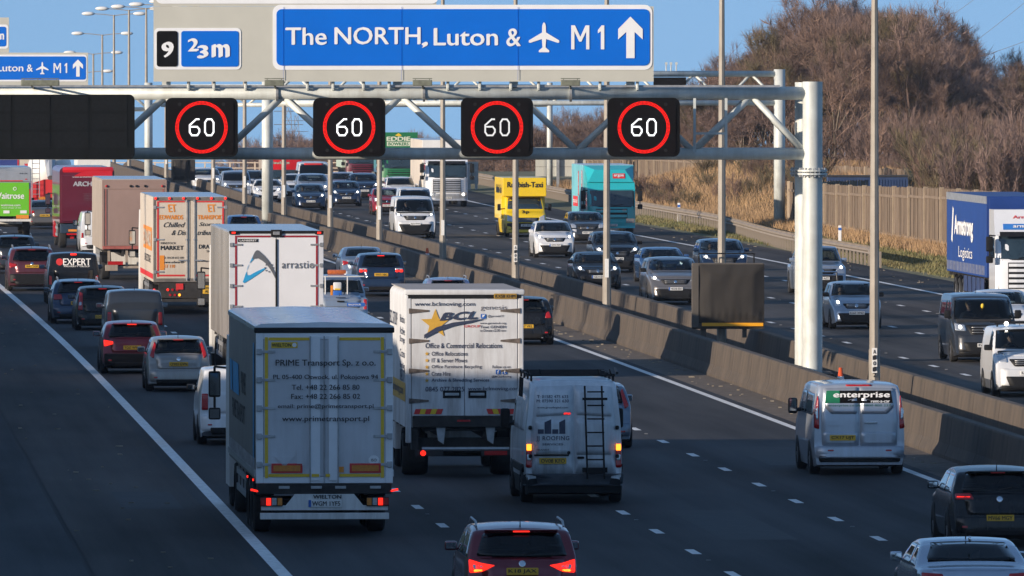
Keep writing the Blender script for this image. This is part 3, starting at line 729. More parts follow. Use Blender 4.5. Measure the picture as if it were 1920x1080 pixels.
# ------------------------------------------------------------------ gantries
M_gan = mat('gantry_paint', (.58, .62, .60), .5, .05, noise=.2, ns=1.5, dirt=(.45, (.20, .15, .10), 14))
M_sgn = mat('sign_grey_back', (.46, .46, .41), .55, noise=.06, ns=1.2); M_sblue = mat('sign_blue', (.0, .125, .58), .5, spec=.2, noise=.05, ns=1.0); M_swhite = mat('sign_white', (.72, .74, .76), .45, noise=.05, ns=2)
M_led = mat('led_red', (.5, .01, .01), .5, emit=(1.0, .012, .006), es=.95, noise=.1, ns=20, spec=.1); M_ledw = mat('led_white', (.8, .8, .8), .5, emit=(.85, .92, 1.0), es=.6, noise=.1, ns=20)
M_ledw2 = mat('led_white_dim', (.5, .5, .5), .5, emit=(.75, .8, .85), es=.25, noise=.1, ns=20)
M_sigbox = mat('signal_housing', (.006, .006, .007), .8, spec=.08, noise=.25, ns=5)
D1 = F_PX/72.8
def X1(px): return (px-960)/72.8
def Z1(y): return CAM_H-(y-HY)/72.8
g = empty('sign_gantry', (X1(1523), D1, 0)); tag(g, 'big pale tubular gantry spanning the road in front, carrying the speed signals', 'gantry')
g0 = -Vector(g.location)
def GL(px, y, w=0.0): return Vector((X1(px)+g0.x, w, Z1(y)))
XL = -150
for w, nm in ((0.0, 'top_chord'), (1.5, 'top_chord')):
    MB().tube(GL(XL, 175, w), GL(1512, 175, w), .168, n=16).obj(nm, M_gan, g, True)
for w in (0.0, 1.5):
    MB().tube(GL(XL, 288.5, w), GL(1512, 288.5, w), .150, n=16).obj('bottom_chord', M_gan, g, True)
tops = [-133, 88, 310, 530, 752, 974, 1192, 1410]; bots = [-22, 199, 420, 642, 865, 1082, 1300]
for w in (0.0, 1.5):
    for i, bx in enumerate(bots):
        for tx in (tops[i], tops[i+1]): MB().tube(GL(tx, 180, w), GL(bx, 284, w), .085, n=10).obj('brace', M_gan, g, True)
    MB().tube(GL(1410, 180, w), GL(1506, 282, w), .085, n=10).obj('brace', M_gan, g, True)
for tx in tops: MB().tube(GL(tx, 176, 0), GL(tx, 176, 1.5), .06, n=8).obj('cross_tube', M_gan, g, True)
for bx in bots: MB().tube(GL(bx, 288, 0), GL(bx, 288, 1.5), .06, n=8).obj('cross_tube', M_gan, g, True)
for px, w, top in ((1523.5, 0, 153), (1511.5, 1.5, 154.5)):
    c = MB(); r = .255; c.tube(GL(px, 0, w)*1 if 0 else Vector((X1(px)+g0.x, w, 0.0)), Vector((X1(px)+g0.x, w, Z1(top))), r, n=24)
    o = c.obj('column', M_gan, g, True)
    o.data.set_sharp_from_angle(angle=math.radians(40))
    fl = MB(); zc = Z1(324)
    for dz in (-.055, .03): fl.lathe([(r, dz), (r+.125, dz), (r+.125, dz+.05), (r, dz+.05)], (X1(px)+g0.x, w, zc), n=24)
    fl.obj('flange', M_steel if w else M_gan, g)
    bo = MB()
    for k in range(18):
        a = 2*math.pi*k/18; bo.tube((X1(px)+g0.x+(r+.075)*math.cos(a), w+(r+.075)*math.sin(a), zc-.11), (X1(px)+g0.x+(r+.075)*math.cos(a), w+(r+.075)*math.sin(a), zc+.13), .022, n=6)
    bo.obj('flange_bolts', M_steel, g)
    for y in (400, 535): MB().lathe([(.17, 0), (.17, .05), (.14, .07), (.01, .075)], (X1(1499.5)+g0.x, w-.235 if w == 0 else w, Z1(y)), axis='x', n=14).obj('access_cover', M_gan, g, True) if w == 1.5 else None
MB().b2(X1(1523)+g0.x-.55, X1(1523)+g0.x+.55, -.6, 2.1, 0, .75, .04).obj('plinth', M_conc, g)
# walkway rail, brackets, floodlights, hangers
MB().b2(X1(XL)+g0.x, X1(1462)+g0.x, -.20, -.12, Z1(163.5), Z1(159.5)).obj('cable_tray', M_steel, g)
MB().b2(X1(XL)+g0.x, X1(1462)+g0.x, .3, 1.3, Z1(163)-.01, Z1(163)+.02).obj('walkway', M_steel, g)
for px in (354, 402, 461, 577, 625, 682, 730, 840, 900, 958, 1010, 1125, 1195): MB().tube(GL(px, 166, -.25), GL(px, 150, -.25), .04, n=6).tube(GL(px, 166, -.25), GL(px, 170, 0), .035, n=6).obj('sign_post', M_gan, g)
for px in (312, 745, 963, 1182): MB().b2(X1(px-8)+g0.x, X1(px+8)+g0.x, -.12, .1, Z1(163), Z1(152)).obj('sign_bracket', M_gan, g)
for px in (63, 98, 517, 793, 1069):
    m_ = MB().box(X1(px)+g0.x, -1.72, Z1(155), .50, .26, .15, .02); m_.tube(GL(px, 165, -.05), GL(px, 158, -1.65), .03, n=6)
    for q in (-.18, .18): m_.tube((X1(px)+g0.x+q, -1.72, Z1(153)), (X1(px)+g0.x+q, -1.72, Z1(147)), .012, n=5)
    m_.tube((X1(px)+g0.x-.25, -1.72, Z1(147)), (X1(px)+g0.x+.25, -1.72, Z1(147)), .012, n=5)
    o = m_.obj('floodlight', mat('floodlight_olive', (.16, .17, .13), .6, noise=.3, ns=9), g)
for px in (1302, 1361): MB().b2(X1(px-2.5)+g0.x, X1(px+2.5)+g0.x, -.30, -.22, Z1(285), Z1(184)).obj('hanger', M_gan, g)
MB().b2(X1(1302)+g0.x, X1(1361)+g0.x, -.29, -.24, Z1(252), Z1(248)).obj('hanger_bar', M_gan, g)
for px in (520, 795, 1070): MB().lathe([(.17, -.03), (.215, -.03), (.215, .03), (.17, .03)], (X1(px)+g0.x, 0, Z1(175)), axis='x', n=16).obj('collar', M_steel, g)
# speed signals: things hung on the gantry
def digit_path(pts, w):
    mb = MB()
    return pts
def stroke(mbv, a, b, w):
    a = Vector(a); b = Vector(b); d = (b-a).normalized(); n = Vector((-d.y, d.x))*w/2; e = d*w*.38
    return [a-e+n, a-e-n, b+e-n, b+e+n]
def speed_signal(cx, label, wm):
    r = empty('speed_signal', (X1(cx), D1-1.45, Z1(238))); tag(r, label, 'speed signal', 'lit 60 speed signals on the gantry'); u = 1/72.8
    MB().prism(rrect(-67.5*u, 67.5*u, -55*u, 55*u, 12*u), 'y', .12, .42).obj('housing', M_sigbox, r)
    MB().prism(rrect(-60*u, 60*u, -49*u, 49*u, 8*u), 'y', .10, .12).obj('display_face', mat('signal_face', (.006, .005, .006), .8, spec=.08, noise=.2, ns=30), r)
    V = []; Fc = []; n = 116
    for k in range(n):
        for (r0, r1) in ((42.6, 44.0), (44.9, 46.3), (47.2, 48.6)):
            a0, a1 = 2*math.pi*(k+.2)/n, 2*math.pi*(k+.8)/n; b = len(V)
            V += [(r0*u*math.cos(a0), .09, r0*u*math.sin(a0)), (r1*u*math.cos(a0), .09, r1*u*math.sin(a0)), (r1*u*math.cos(a1), .09, r1*u*math.sin(a1)), (r0*u*math.cos(a1), .09, r0*u*math.sin(a1))]
            Fc.append((b, b+1, b+2, b+3))
    tag(inst('red_ring', mesh('red_ring', V, Fc, M_led), r), kind='stuff')
    def glyph(cxx, segs):
        V = []; Fc = []
        for a, b in segs:
            q = stroke(None, ((a[0]+cxx)*u, a[1]*u), ((b[0]+cxx)*u, b[1]*u), 3.0*u); i = len(V); V += [(p.x, .085+.0004*i, p.y) for p in q]; Fc.append((i, i+1, i+2, i+3))
        inst('digit', mesh('digit', V, Fc, wm), r)
    o0 = [(-8, 9), (-4, 15), (4, 15), (8, 9), (8, -9), (4, -15), (-4, -15), (-8, -9)]
    glyph(14.5, [(o0[i], o0[(i+1) % 8]) for i in range(8)])
    o6 = [((8, 15), (3, 15)), ((3, 15), (-9, 4)), ((-9, 4), (-9, -9)), ((-9, -9), (-5, -15)), ((-5, -15), (5, -15)), ((5, -15), (9, -9)), ((9, -9), (9, -4)), ((9, -4), (5, 1)), ((5, 1), (-8, 1))]
    glyph(-13, o6)
    for sx in (-1, 1):
        for sz in (-1, 1): MB().lathe([(.045, 0), (.045, -.012), (.03, -.012), (.001, -.012)], (sx*41*u, .10, sz*43*u), axis='y', n=12).obj('corner_lamp', M_black, r)
    MB().box(0, .85, .62, .1, .95, .10).obj('mounting', M_steel, r); MB().box(0, .85, -.66, .1, .95, .08).obj('mounting', M_steel, r)
speed_signal(380.5, 'leftmost of the four 60 speed signals, beside the wide blank black panel', M_ledw)
speed_signal(656, '60 speed signal under the words The NORTH', M_ledw)
speed_signal(932, '60 speed signal with dimmer digits, under the word Luton', M_ledw2)
speed_signal(1206, 'rightmost 60 speed signal, under the up arrow', M_ledw)
r = empty('message_sign', (X1(100), D1-1.45, Z1(238))); tag(r, 'wide blank black message sign at the left end of the gantry', 'message sign'); u = 1/72.8
MB().prism(rrect(-240*u, 155*u, -60*u, 61*u, 10*u), 'y', .0, .45).obj('housing', mat('vms_housing', (.006, .0075, .009), .8, spec=.1, noise=.2, ns=4), r)
for i in range(5):
    for j in range(3):
        x = -212+i*72; z = -38+j*34; MB().b2((x)*u, (x+66)*u, -.012, 0, z*u, (z+29)*u).obj('display_panel', mat('vms_panel', (.007, .0085, .0105), .8, spec=.12, noise=.25, ns=12), r)
# destination sign on the gantry
def sign_frame(y): return lambda uu, v, w=0.0: Vector((uu, y-w, v))
def arrow(cx, cy, h, w):     # straight-ahead arrow
    a = h; return [(cx-.17*w*2/2, cy-h/2), (cx+.17*w*2/2, cy-h/2), (cx+.17*w, cy+h*.13), (cx+.5*w, cy-h*.05), (cx+.5*w, cy+h*.20), (cx, cy+h/2), (cx-.5*w, cy+h*.20), (cx-.5*w, cy-h*.05), (cx-.17*w, cy+h*.13)]
def plane(cx, cy, s):
    half = [(0,.5),(.035,.46),(.06,.38),(.065,.16),(.5,-.10),(.5,-.17),(.45,-.18),(.07,-.055),(.05,-.33),(.17,-.43),(.17,-.49),(.0,-.49)]
    pts = [(cx+x*s, cy+y*s) for x, y in half]+[(cx-x*s, cy+y*s) for x, y in reversed(half[1:-1])]
    return pts
def big_sign(name, label, d, pxo, k, full=True):
    """pxo: function mapping near-sign pixels to local metres; k metres per near-sign pixel"""
    r = empty(name, (pxo(756)[0], d, 0)); tag(r, label, 'road sign'); x0 = r.location.x
    def q(px, y): a = pxo(px); return (a[0]-x0, CAM_H-(a[1]+(y-HY)*k))
    fr = sign_frame(0.0)
    def panel(nm, x0_, x1_, y0, y1, m, off, rr=0, th=.05):
        a = q(x0_, y1); b = q(x1_, y0); return poly(r, rrect(a[0], b[0], a[1], b[1], rr*k), fr, m, off=off, name=nm, th=th)
    def word(s, x0_, x1_, yc, h, bold=.018, sp=1.0):
        c = q((x0_+x1_)/2, yc); txt(r, s, fr, c[0], c[1], (x1_-x0_)*k, M_swhite, h=h*k, bold=bold, off=.046, space=sp)
    return r, q, panel, word, fr
SF = F_PX/(D1-.42)
def word_em(px, yc, h):
    c = q(px, yc); u = q(px+1, yc)[0]-c[0]; k = u*h/45; o = [(-17, -22.5), (-11, -22.5), (-11, 11), (-2.2, -8), (2.2, -8), (11, 11), (11, -22.5), (17, -22.5), (17, 22.5), (10, 22.5), (0, 1), (-10, 22.5), (-17, 22.5)]
    poly(r, [(c[0]+a*k, c[1]+b*k) for a, b in o], fr, M_swhite, off=.046, name='lettering')
def word_one(px, yc, h):
    c = q(px, yc); u = q(px+1, yc)[0]-c[0]; hh = h*u/2
    poly(r, [(c[0]-.5*u, c[1]-hh), (c[0]+6*u, c[1]-hh), (c[0]+6*u, c[1]+hh), (c[0]+1*u, c[1]+hh), (c[0]-6*u, c[1]+hh-9*u), (c[0]-6*u, c[1]+hh-15*u), (c[0]-.5*u, c[1]+hh-11*u)], fr, M_swhite, off=.046, name='lettering')
r, q, panel, word, fr = big_sign('direction_sign', 'large grey board with the blue M1 The NORTH and Luton panel', D1-.42, lambda px: ((px-960)/SF, 0.0), 1/SF)
panel('backing_board', 288, 1225.5, -60 if 0 else 12, 153, M_sgn, 0, 0, .10); panel('backing_board', 288, 818, -75, 11.6, M_sgn, 0, 0, .10)
panel('upper_white_panel', 292, 822, -70, 7, M_swhite, .015, 12, .012)
panel('white_border', 511.5, 1223, 9, 131, M_swhite, .015, 14, .012); panel('blue_panel', 518.5, 1218, 17, 123, M_sblue, .03, 10, .012)
panel('white_border', 289.5, 452, 52.5, 130.5, M_swhite, .015, 8, .012); panel('black_patch', 294, 333.5, 58, 125, M_sigbox, .03, 5, .012); panel('blue_panel', 340, 447.5, 58, 125, M_sblue, .03, 5, .012)
for x in (531.5, 753, 971): MB().b2(q(x, 0)[0]-.003, q(x, 0)[0]+.003, -.040, -.03, q(0, 150)[1], q(0, 13)[1]).obj('panel_joint', MAT['sign_blue'], r)
word('The', 536, 612, 68, 32); word('NORTH', 628, 788, 67, 32); word(',', 793, 800, 84, 9, .05); word('Luton', 814, 933, 69, 32); word('&', 950, 976, 70, 33)
word_em(1088, 70, 45); word_one(1127, 70, 45)
c = q(1020, 70); poly(r, plane(c[0], c[1], 57/SF), fr, M_swhite, off=.046, name='aeroplane_symbol')
c = q(1182, 70); poly(r, arrow(c[0], c[1], 78/SF, 46/SF), fr, M_swhite, off=.046, name='up_arrow')
word('9', 305, 324, 93, 28, .05); word('2', 354, 371, 84, 23, .05); word('3', 372, 389, 97, 23, .05); word('m', 399, 429, 95, 23, .05)
# second gantry
D2 = 588.0; S2 = F_PX/D2
def g2(px, y): return Vector(((px-960)/S2, D2, CAM_H-(y-HY)/S2))
def frame_gantry(S_, D_, cols, y_t, y_b, px0, px1, label, crad=.27, y_top=130):
    r = empty('sign_gantry', ((px1-960)/S_, D_, 0)); tag(r, label, 'gantry'); x0 = r.location.x
    def L_(px, y, w=0): return Vector(((px-960)/S_-x0, w, CAM_H-(y-HY)/S_))
    for w in (0, 1.2):
        MB().tube(L_(px0, y_t, w), L_(px1, y_t, w), .15, n=12).obj('top_chord', M_gan, r, True)
        MB().tube(L_(px0, y_b, w), L_(px1, y_b, w), .13, n=12).obj('bottom_chord', M_gan, r, True)
        n = int((px1-px0)/(2.6*S_)); st_ = (px1-px0)/n
        for i in range(n):
            a = px0+i*st_; MB().tube(L_(a, y_b, w), L_(a+st_/2, y_t, w), .065, n=8).obj('brace', M_gan, r, True); MB().tube(L_(a+st_/2, y_t, w), L_(a+st_, y_b, w), .065, n=8).obj('brace', M_gan, r, True)
    for px in cols:
        for w in (0, 1.2):
            p = L_(px, 0, w); MB().tube((p.x, w, zr(D_)), (p.x, w, L_(px, y_top)[2]), crad, n=18).obj('column', M_gan, r, True)
    return r, L_
r, L_ = frame_gantry(S2, D2, (501, 1462), 138.5, 193, 501, 1462, 'second pale gantry over the oncoming lanes, behind the big one')
MB().b2(L_(1225, 0)[0], L_(1286, 0)[0], -.6, -.1, L_(0, 160)[2], L_(0, 145)[2]).obj('signal_back', M_sigbox, r)
for px in (1249, 1258, 1268): MB().tube(L_(px, 134, 0), L_(px, 118, 0), .03, n=6).box(*(L_(px, 119, 0)), .12, .1, .12).obj('camera_mast', M_gan, r)
D3 = 735.0; S3 = F_PX/D3
r, L_ = frame_gantry(S3, D3, (278,), 165, 205, -260, 278, 'third gantry at far left carrying the smaller blue M1 sign', crad=.24, y_top=155)
r, L_ = frame_gantry(S3, D3+2, (1031,), 163, 197, 300, 1031, 'third gantry continuing over the oncoming lanes to two slim posts', crad=.18, y_top=155)
k3 = 1/S3*.4115
r, q, panel, word, fr = big_sign('direction_sign', 'smaller far blue M1 sign at the left edge of the picture', D3-.9, lambda px: ((165-(1225-px)*.4115-960)/S3, (127.5-(127.5-127.5)-HY)/S3-(70-HY)*k3), k3)
panel('backing_board', 520, 1228, 0, 153, M_sgn, 0, 0, .1); panel('backing_board', 520, 868, -160, -.5, M_sgn, 0, 0, .1)
panel('white_border', 500, 1223, 9, 131, M_swhite, .015, 14, .012); panel('blue_panel', 518.5, 1218, 17, 123, M_sblue, .03, 10, .012)
panel('white_border', 500, 866, -128, -18, M_swhite, .015, 14, .012); panel('blue_panel', 518.5, 856, -118, -28, M_sblue, .03, 10, .012)
word('n', 829, 845, -73, 26, .04); word('NORTH', 628, 788, 67, 32); word(',', 793, 800, 84, 9, .05); word('Luton', 814, 933, 69, 32); word('&', 950, 976, 70, 33); word_em(1088, 70, 45); word_one(1127, 70, 45)
c = q(1020, 70); poly(r, plane(c[0], c[1], 57*k3), fr, M_swhite, off=.046, name='aeroplane_symbol')
c = q(1182, 70); poly(r, arrow(c[0], c[1], 78*k3, 46*k3), fr, M_swhite, off=.046, name='up_arrow')
# ------------------------------------------------------------------ lorries
def axle(g, y, W, r=.5, twin=False, lite=False):
    for sg in (-1, 1): wheel(g, sg*(W/2-(.30 if twin else .20)), y, r, .55 if twin else .34, lite)
def chassis(g, L, W, z0, axles, r=.5, guard=True, twin=False, y_guard=None, lite=False):
    m = MB()
    for sg in (-1, 1): m.b2(sg*.45-.05, sg*.45+.05, -L/2+.1, L/2-.3, z0-.30, z0-.02)
    for k in range(int(L/1.5)): m.b2(-W/2+.06, W/2-.06, -L/2+.3+k*1.5, -L/2+.38+k*1.5, z0-.14, z0-.01)
    for y in axles: m.tube((-W/2+.3, y, r), (W/2-.3, y, r), .07)
    m.obj('chassis', M_chassis, g)
    for y in axles: axle(g, y, W, r, twin, lite)
    for y in axles:
        for sg in (-1, 1):
            MB().prism([(y+(r+.09)*math.cos(math.radians(a)), r+(r+.09)*math.sin(math.radians(a))) for a in range(20, 161, 20)]+[(y+(r+.06)*math.cos(math.radians(a)), r+(r+.06)*math.sin(math.radians(a))) for a in range(160, 19, -20)], 'x', sg*(W/2-.42), sg*(W/2-.04)).obj('mudguard', M_black, g)
    if guard:
        y1, y2 = y_guard or (max(axles)+r+.2, L/2-2.8)
        if y2 > y1+.5:
            for sg in (-1, 1):
                q = MB()
                for z in (.50, .82): q.b2(sg*(W/2-.06)-.015, sg*(W/2-.06)+.015, y1, y2, z, z+.12)
                for k in range(4): yy = y1+.1+(y2-y1-.2)*k/3; q.b2(sg*(W/2-.09)-.02, sg*(W/2-.09)+.02, yy-.03, yy+.03, .5, z0)
                q.obj('side_guard', M_steel, g)
def cab(g, yf, W, H, pm, z0=.42, depth=2.2, grille=4, visor=True, deflect=0.0, gm=None, lights=M_head, mir=True, name='cab', bar_m=None, ws=None):
    """forward-control cab whose front face stands at yf (facing +y)"""
    h = H; wz0, wz1 = ws or (.50*H+.12, .80*H)
    pr = [(yf-depth, z0), (yf-.06, z0), (yf, z0+.25), (yf-.01, wz0-.1), (yf-.05, wz0), (yf-.30, wz1), (yf-.42, wz1+.12), (yf-.75, h), (yf-depth, h)]
    V = []; Fc = []; n = len(pr); cols = [-1, -.97, -.86, -.5, 0, .5, .86, .97, 1]
    for c in cols:
        e = 1-abs(c); back = .22*max(0, (abs(c)-.5)/.5)**2.4
        V += [Vector((c*W/2, min(p[0], yf-back) if p[0] > yf-.6 else p[0], p[1])) for p in pr]
    for i in range(len(cols)-1):
        for j in range(n): Fc.append((i*n+j, i*n+(j+1) % n, (i+1)*n+(j+1) % n, (i+1)*n+j))
    Fc += [tuple(range(n)), tuple(range((len(cols)-1)*n, len(cols)*n))[::-1]]
    m = MB(); m.add(V, Fc); o = m.obj(name, pm, g, 'auto'); bv = BVHTree.FromPolygons(V, Fc)
    fr = fr_front(yf, bv)
    def grid(nm, u0, u1, v0, v1, mm, off, par=None, nu=16, nv=6, th=0):
        VV = [fr(u0+(u1-u0)*i/nu, v0+(v1-v0)*j/nv, off) for j in range(nv+1) for i in range(nu+1)]
        FF = [(j*(nu+1)+i, j*(nu+1)+i+1, (j+1)*(nu+1)+i+1, (j+1)*(nu+1)+i) for j in range(nv) for i in range(nu)]
        return inst(nm, mesh(nm, VV, FF, mm, True), par or g)
    grid('windscreen_surround', -W*.47, W*.47, wz0-.04, wz1+.03, M_black, .008)
    w = grid('windscreen', -W*.45, W*.45, wz0, wz1, gm or mat('cab_glass', (.02, .035, .045), .08, coat=1.0, noise=.2, ns=3), .018)
    for u in (-.45, .05): MB().tube(fr(u, wz0+.03, .05), fr(u+.5, wz0+.10, .05), .012, n=5).obj('wiper', M_black, g)
    gz0, gz1 = z0+.42, wz0-.12
    gr = grid('grille', -W*.33, W*.33, gz0, gz1, M_black, .012)
    for k in range(grille):
        z = gz0+(gz1-gz0)*(k+.5)/grille; t = (gz1-gz0)/grille*.28
        q = MB().add([fr(-W*.32+W*.64*i/6, z+dz, off) for dz in (-t, t) for off in (.02, .07) for i in range(7)], [(i, i+1, 8+i, 7+i) for i in range(6)]+[(14+i, 15+i, 22+i, 21+i) for i in range(6)]+[(7+i, 8+i, 22+i, 21+i) for i in range(6)]+[(i, i+1, 15+i, 14+i) for i in range(6)])
        q.obj('grille_bar', bar_m or pm, g)
    grid('bumper', -W*.49, W*.49, z0-.05, z0+.34, M_black if bar_m is None else bar_m, .05)
    for sg in (-1, 1):
        a = W/2*.60; b_ = W/2*.96
        hl = grid('headlight', min(sg*a, sg*b_), max(sg*a, sg*b_), z0+.20, z0+.42, M_clear, .065, nu=4)
        poly(hl, circ(sg*(a+b_)/2, z0+.31, .085, 12), fr, lights, off=.075, name='lit_lamp')
        MB().b2(sg*(W/2-.02)-.01, sg*(W/2-.02)+.03, yf-depth+.3, yf-.45, wz0+.02, wz1-.08).obj('side_window', M_dglass if 0 else mat('cab_glass', (.02,.035,.045), .08), g)
        if mir:
            x = sg*(W/2+.22); q = MB().path([(sg*W/2, yf-.2, wz1), (x, yf-.05, wz1+.02), (x, yf-.05, wz0)], .025)
            q.box(x, yf-.03, (wz0+wz1)/2+.12, .24, .14, .52, .04).box(x, yf-.03, wz0-.02, .24, .14, .24, .04)
            k = q.obj('cab_mirror', M_black, g, 'auto')
            for zz, hh in (((wz0+wz1)/2+.12, .44), (wz0-.02, .18)): MB().box(x, yf-.105, zz, .19, .008, hh).obj('mirror_glass', M_mirror, k)
        axle_y = yf-1.35
    if visor: grid('sun_visor', -W*.44, W*.44, wz1-.02, wz1+.14, M_dglass if 0 else M_black, .22, nv=1)
    if deflect:
        MB().prism([(yf-depth+.1, H-.01), (yf-.85, H-.01), (yf-1.05, H+deflect*.45), (yf-depth+.2, H+deflect)], 'x', -W*.46, W*.46).obj('roof_deflector', pm, g, 'auto')
    return fr, (wz0, wz1, gz0, gz1)
def doors(g, W, z0, z1, yb, pm, fw=.10, gap=.02, frame_m=None, hinge=4, bars=1, hinge_side=True, door_m=None):
    """rear frame with two barn doors, hinges and lock rods; rear plane at yb"""
    q = MB(); q.b2(-W/2, -W/2+fw, yb-.03, yb+.10, z0, z1, .01).b2(W/2-fw, W/2, yb-.03, yb+.10, z0, z1, .01)
    q.b2(-W/2+fw, W/2-fw, yb-.03, yb+.10, z1-.12, z1, .01).b2(-W/2+fw, W/2-fw, yb-.03, yb+.10, z0, z0+.12, .01)
    q.obj('rear_frame', frame_m or M_steel, g)
    for sg in (-1, 1):
        a, b = (gap/2, W/2-fw-.005) if sg > 0 else (-W/2+fw+.005, -gap/2)
        d = MB().b2(a, b, yb-.035, yb+.02, z0+.125, z1-.125, .008).obj('rear_door', door_m or pm, g)
        for k in range(hinge):
            z = z0+.35+(z1-z0-.7)*k/(hinge-1); x = sg*(W/2-.06)
            h = MB().box(x, yb-.05, z, .10, .035, .11, .01).box(x-sg*.16, yb-.045, z, .28, .018, .05, .004).obj('hinge', M_steel, d)
        for k in range(bars):
            x = sg*(.13+.32*k); r_ = MB().tube((x, yb-.07, z0+.05), (x, yb-.07, z1-.08), .017, n=7)
            for z in (z0+.12, (z0+z1)/2, z1-.14): r_.box(x, yb-.055, z, .09, .03, .05)
            r_.box(x+sg*.14, yb-.08, z0+.75, .30, .025, .045)
            r_.obj('lock_rod', M_steel, d)
def lamp_cluster(g, W, z, yb, lit=True, cells=3, w=.42, h=.13, m=None):
    for sg in (-1, 1):
        cx = sg*(W/2-.10-w/2); o = MB().b2(cx-w/2, cx+w/2, yb-.05, yb, z-h/2, z+h/2, .008).obj('lamp_cluster', M_black, g)
        for k in range(cells):
            x = cx+sg*(k-(cells-1)/2)*-(w/cells); mm = [M_redlens, M_brake if lit else M_redlens, M_clear][k % 3] if k != cells-1 else M_amber
            MB().b2(x-w/cells*.42, x+w/cells*.42, yb-.062, yb-.05, z-h*.40, z+h*.40, .006).obj('lamp', mm, o)
def box_body(g, L, W, z0, z1, pm, roof_m=None, rr=.0, yb=None, y1=None, nm='cargo_box'):
    yb = -L/2 if yb is None else yb; y1 = L/2 if y1 is None else y1
    if rr:
        pr = [(-W/2, z0), (-W/2, z1-rr)]+[(-W/2+rr-rr*math.cos(math.radians(a)), z1-rr+rr*math.sin(math.radians(a))) for a in range(15, 91, 25)]
        pr = pr+[(-p[0], p[1]) for p in reversed(pr)]
        o = MB().prism(pr, 'y', yb+.02, y1).obj(nm, pm, g, 'auto')
    else:
        o = MB().b2(-W/2, W/2, yb+.02, y1, z0, z1, .02).obj(nm, pm, g)
    if roof_m:
        MB().b2(-W/2+.03, W/2-.03, yb+.06, y1-.03, z1+.002, z1+.016).obj('roof_sheet', roof_m, g)
    return o
def strip(g, pts, fr, m, nm='tape', off=.010): return poly(g, pts, fr, m, off=off, name=nm)
PW = mat('lorry_white', (.72, .72, .70), .45, noise=.05, ns=2, dirt=(.45, GR, 2.4)); PD = mat('dirty_white', (.64, .655, .67), .6, noise=.10, ns=1.2, dirt=(.75, (.13, .085, .055), 3.6))
M_alu = mat('aluminium', (.50, .52, .55), .42, .55, noise=.1, ns=1.5, dirt=(.4, GR, 3.5)); M_roofb = mat('roof_sheet_grey', (.56, .60, .64), .22, .3, noise=.12, ns=.8)
M_door_alu = mat('grey_door_panel', (.56, .57, .60), .30, .15, noise=.10, ns=1.0, dirt=(.35, GR, 2.8))
# ---- 1 grey trailer with yellow outline tape
L, W = 13.6, 2.55; g = place(608, 1007, L, 'away', 'articulated_lorry', 'grey lorry trailer with yellow outline tape and PRIME Transport lettering', 'lorry', s=None)
yb = -L/2; chassis(g, L, W, 1.15, (-L/2+2.6, -L/2+3.9, -L/2+5.2))
box_body(g, L, W, 1.05, 3.86, mat('curtain_grey', (.20, .19, .18), .5, noise=.2, ns=.8, dirt=(.6, GR, 3.0)))
m_ = MB(); pr = [(-W/2-.02, 3.84), (-W/2-.02, 3.92), (-W/2+.10, 3.97), (0, 4.00), (W/2-.10, 3.97), (W/2+.02, 3.92), (W/2+.02, 3.84)]
m_.prism(pr, 'y', yb-.02, L/2).obj('roof_tarpaulin', mat('roof_tarp', (.74, .79, .86), .16, .2, noise=.25, ns=.5, stretch=(1, .3, 1), bump=.08, bs=1.5), g, 'auto')
MB().b2(-W/2-.03, W/2+.03, yb-.05, yb+.15, 3.80, 3.90, .02).obj('roof_rail', M_black, g)
for sg in (-1, 1):
    MB().b2(sg*(W/2+.012)-.012, sg*(W/2+.012)+.012, yb+.05, L/2-.1, 1.12, 1.24).obj('curtain_rail', M_steel, g)
fl = fr_left(-W/2-.005)
strip(g, [(L/2-1.1, 1.3), (L/2-.5, 1.3), (L/2-.5, 3.6), (L/2-1.1, 3.6)], lambda u, v, w=0: Vector((-W/2-.005-w, -u, v)), mat('blue_stripe', (.02, .30, .62), .4, noise=.1, ns=3), 'blue_stripe')
for k, (a, b_, mm) in enumerate(((-5.6, -4.6, 'blue_stripe'), (-4.2, -1.2, 'blue_stripe'))): strip(g, [(a, 2.4), (b_, 2.4), (b_-.4, 3.0), (a-.4, 3.0)], fl, MAT[mm], 'logo_panel')
txt(g, 'PRIME TRANSPORT', fl, -1.5, 2.1, 6.5, M_chassis, h=.35); txt(g, 'PRIME', fl, .8, 2.7, 2.2, M_chassis, h=.4)
bk = MB(); 
for k in range(22): y = yb+.4+k*.58; bk.b2(-W/2-.03, -W/2-.008, y-.03, y+.03, 1.20, 1.46)
bk.obj('curtain_straps', M_steel, g)
doors(g, W, 1.0, 3.80, yb, M_door_alu, fw=.14, frame_m=mat('pale_frame', (.76, .78, .80), .4, .05, noise=.08, ns=2), hinge=5, bars=0)
frr = fr_rear(yb-.035)
for x in (-.17, .17): MB().b2(x-.09, x+.09, yb-.06, yb-.03, 1.05, 3.74, .006).obj('centre_post', MAT['pale_frame'], g)
for x in (-.265, -.005, .255): MB().tube((x, yb-.070, 1.0), (x, yb-.070, 3.74), .012, n=6).obj('lock_rod', M_steel, g)
for a in ((-1.11, -1.05, 1.10, 3.72), (1.05, 1.11, 1.10, 3.72)): strip(g, rrect(a[0], a[1], a[2], a[3]), frr, M_yellow, 'yellow_tape')
for u0, u1 in ((-1.04, -.28), (.28, 1.04)):
    for v in (1.12, 3.66): strip(g, rrect(u0, u1, v, v+.055), frr, M_yellow, 'yellow_tape')
for u0, u1 in ((-.24, -.10), (.02, .1)): strip(g, rrect(u0, u1, 1.12, 1.175), frr, M_yellow, 'yellow_tape', .04)
fw_ = fr_rear(yb-.088)
sz = (3.50-0)
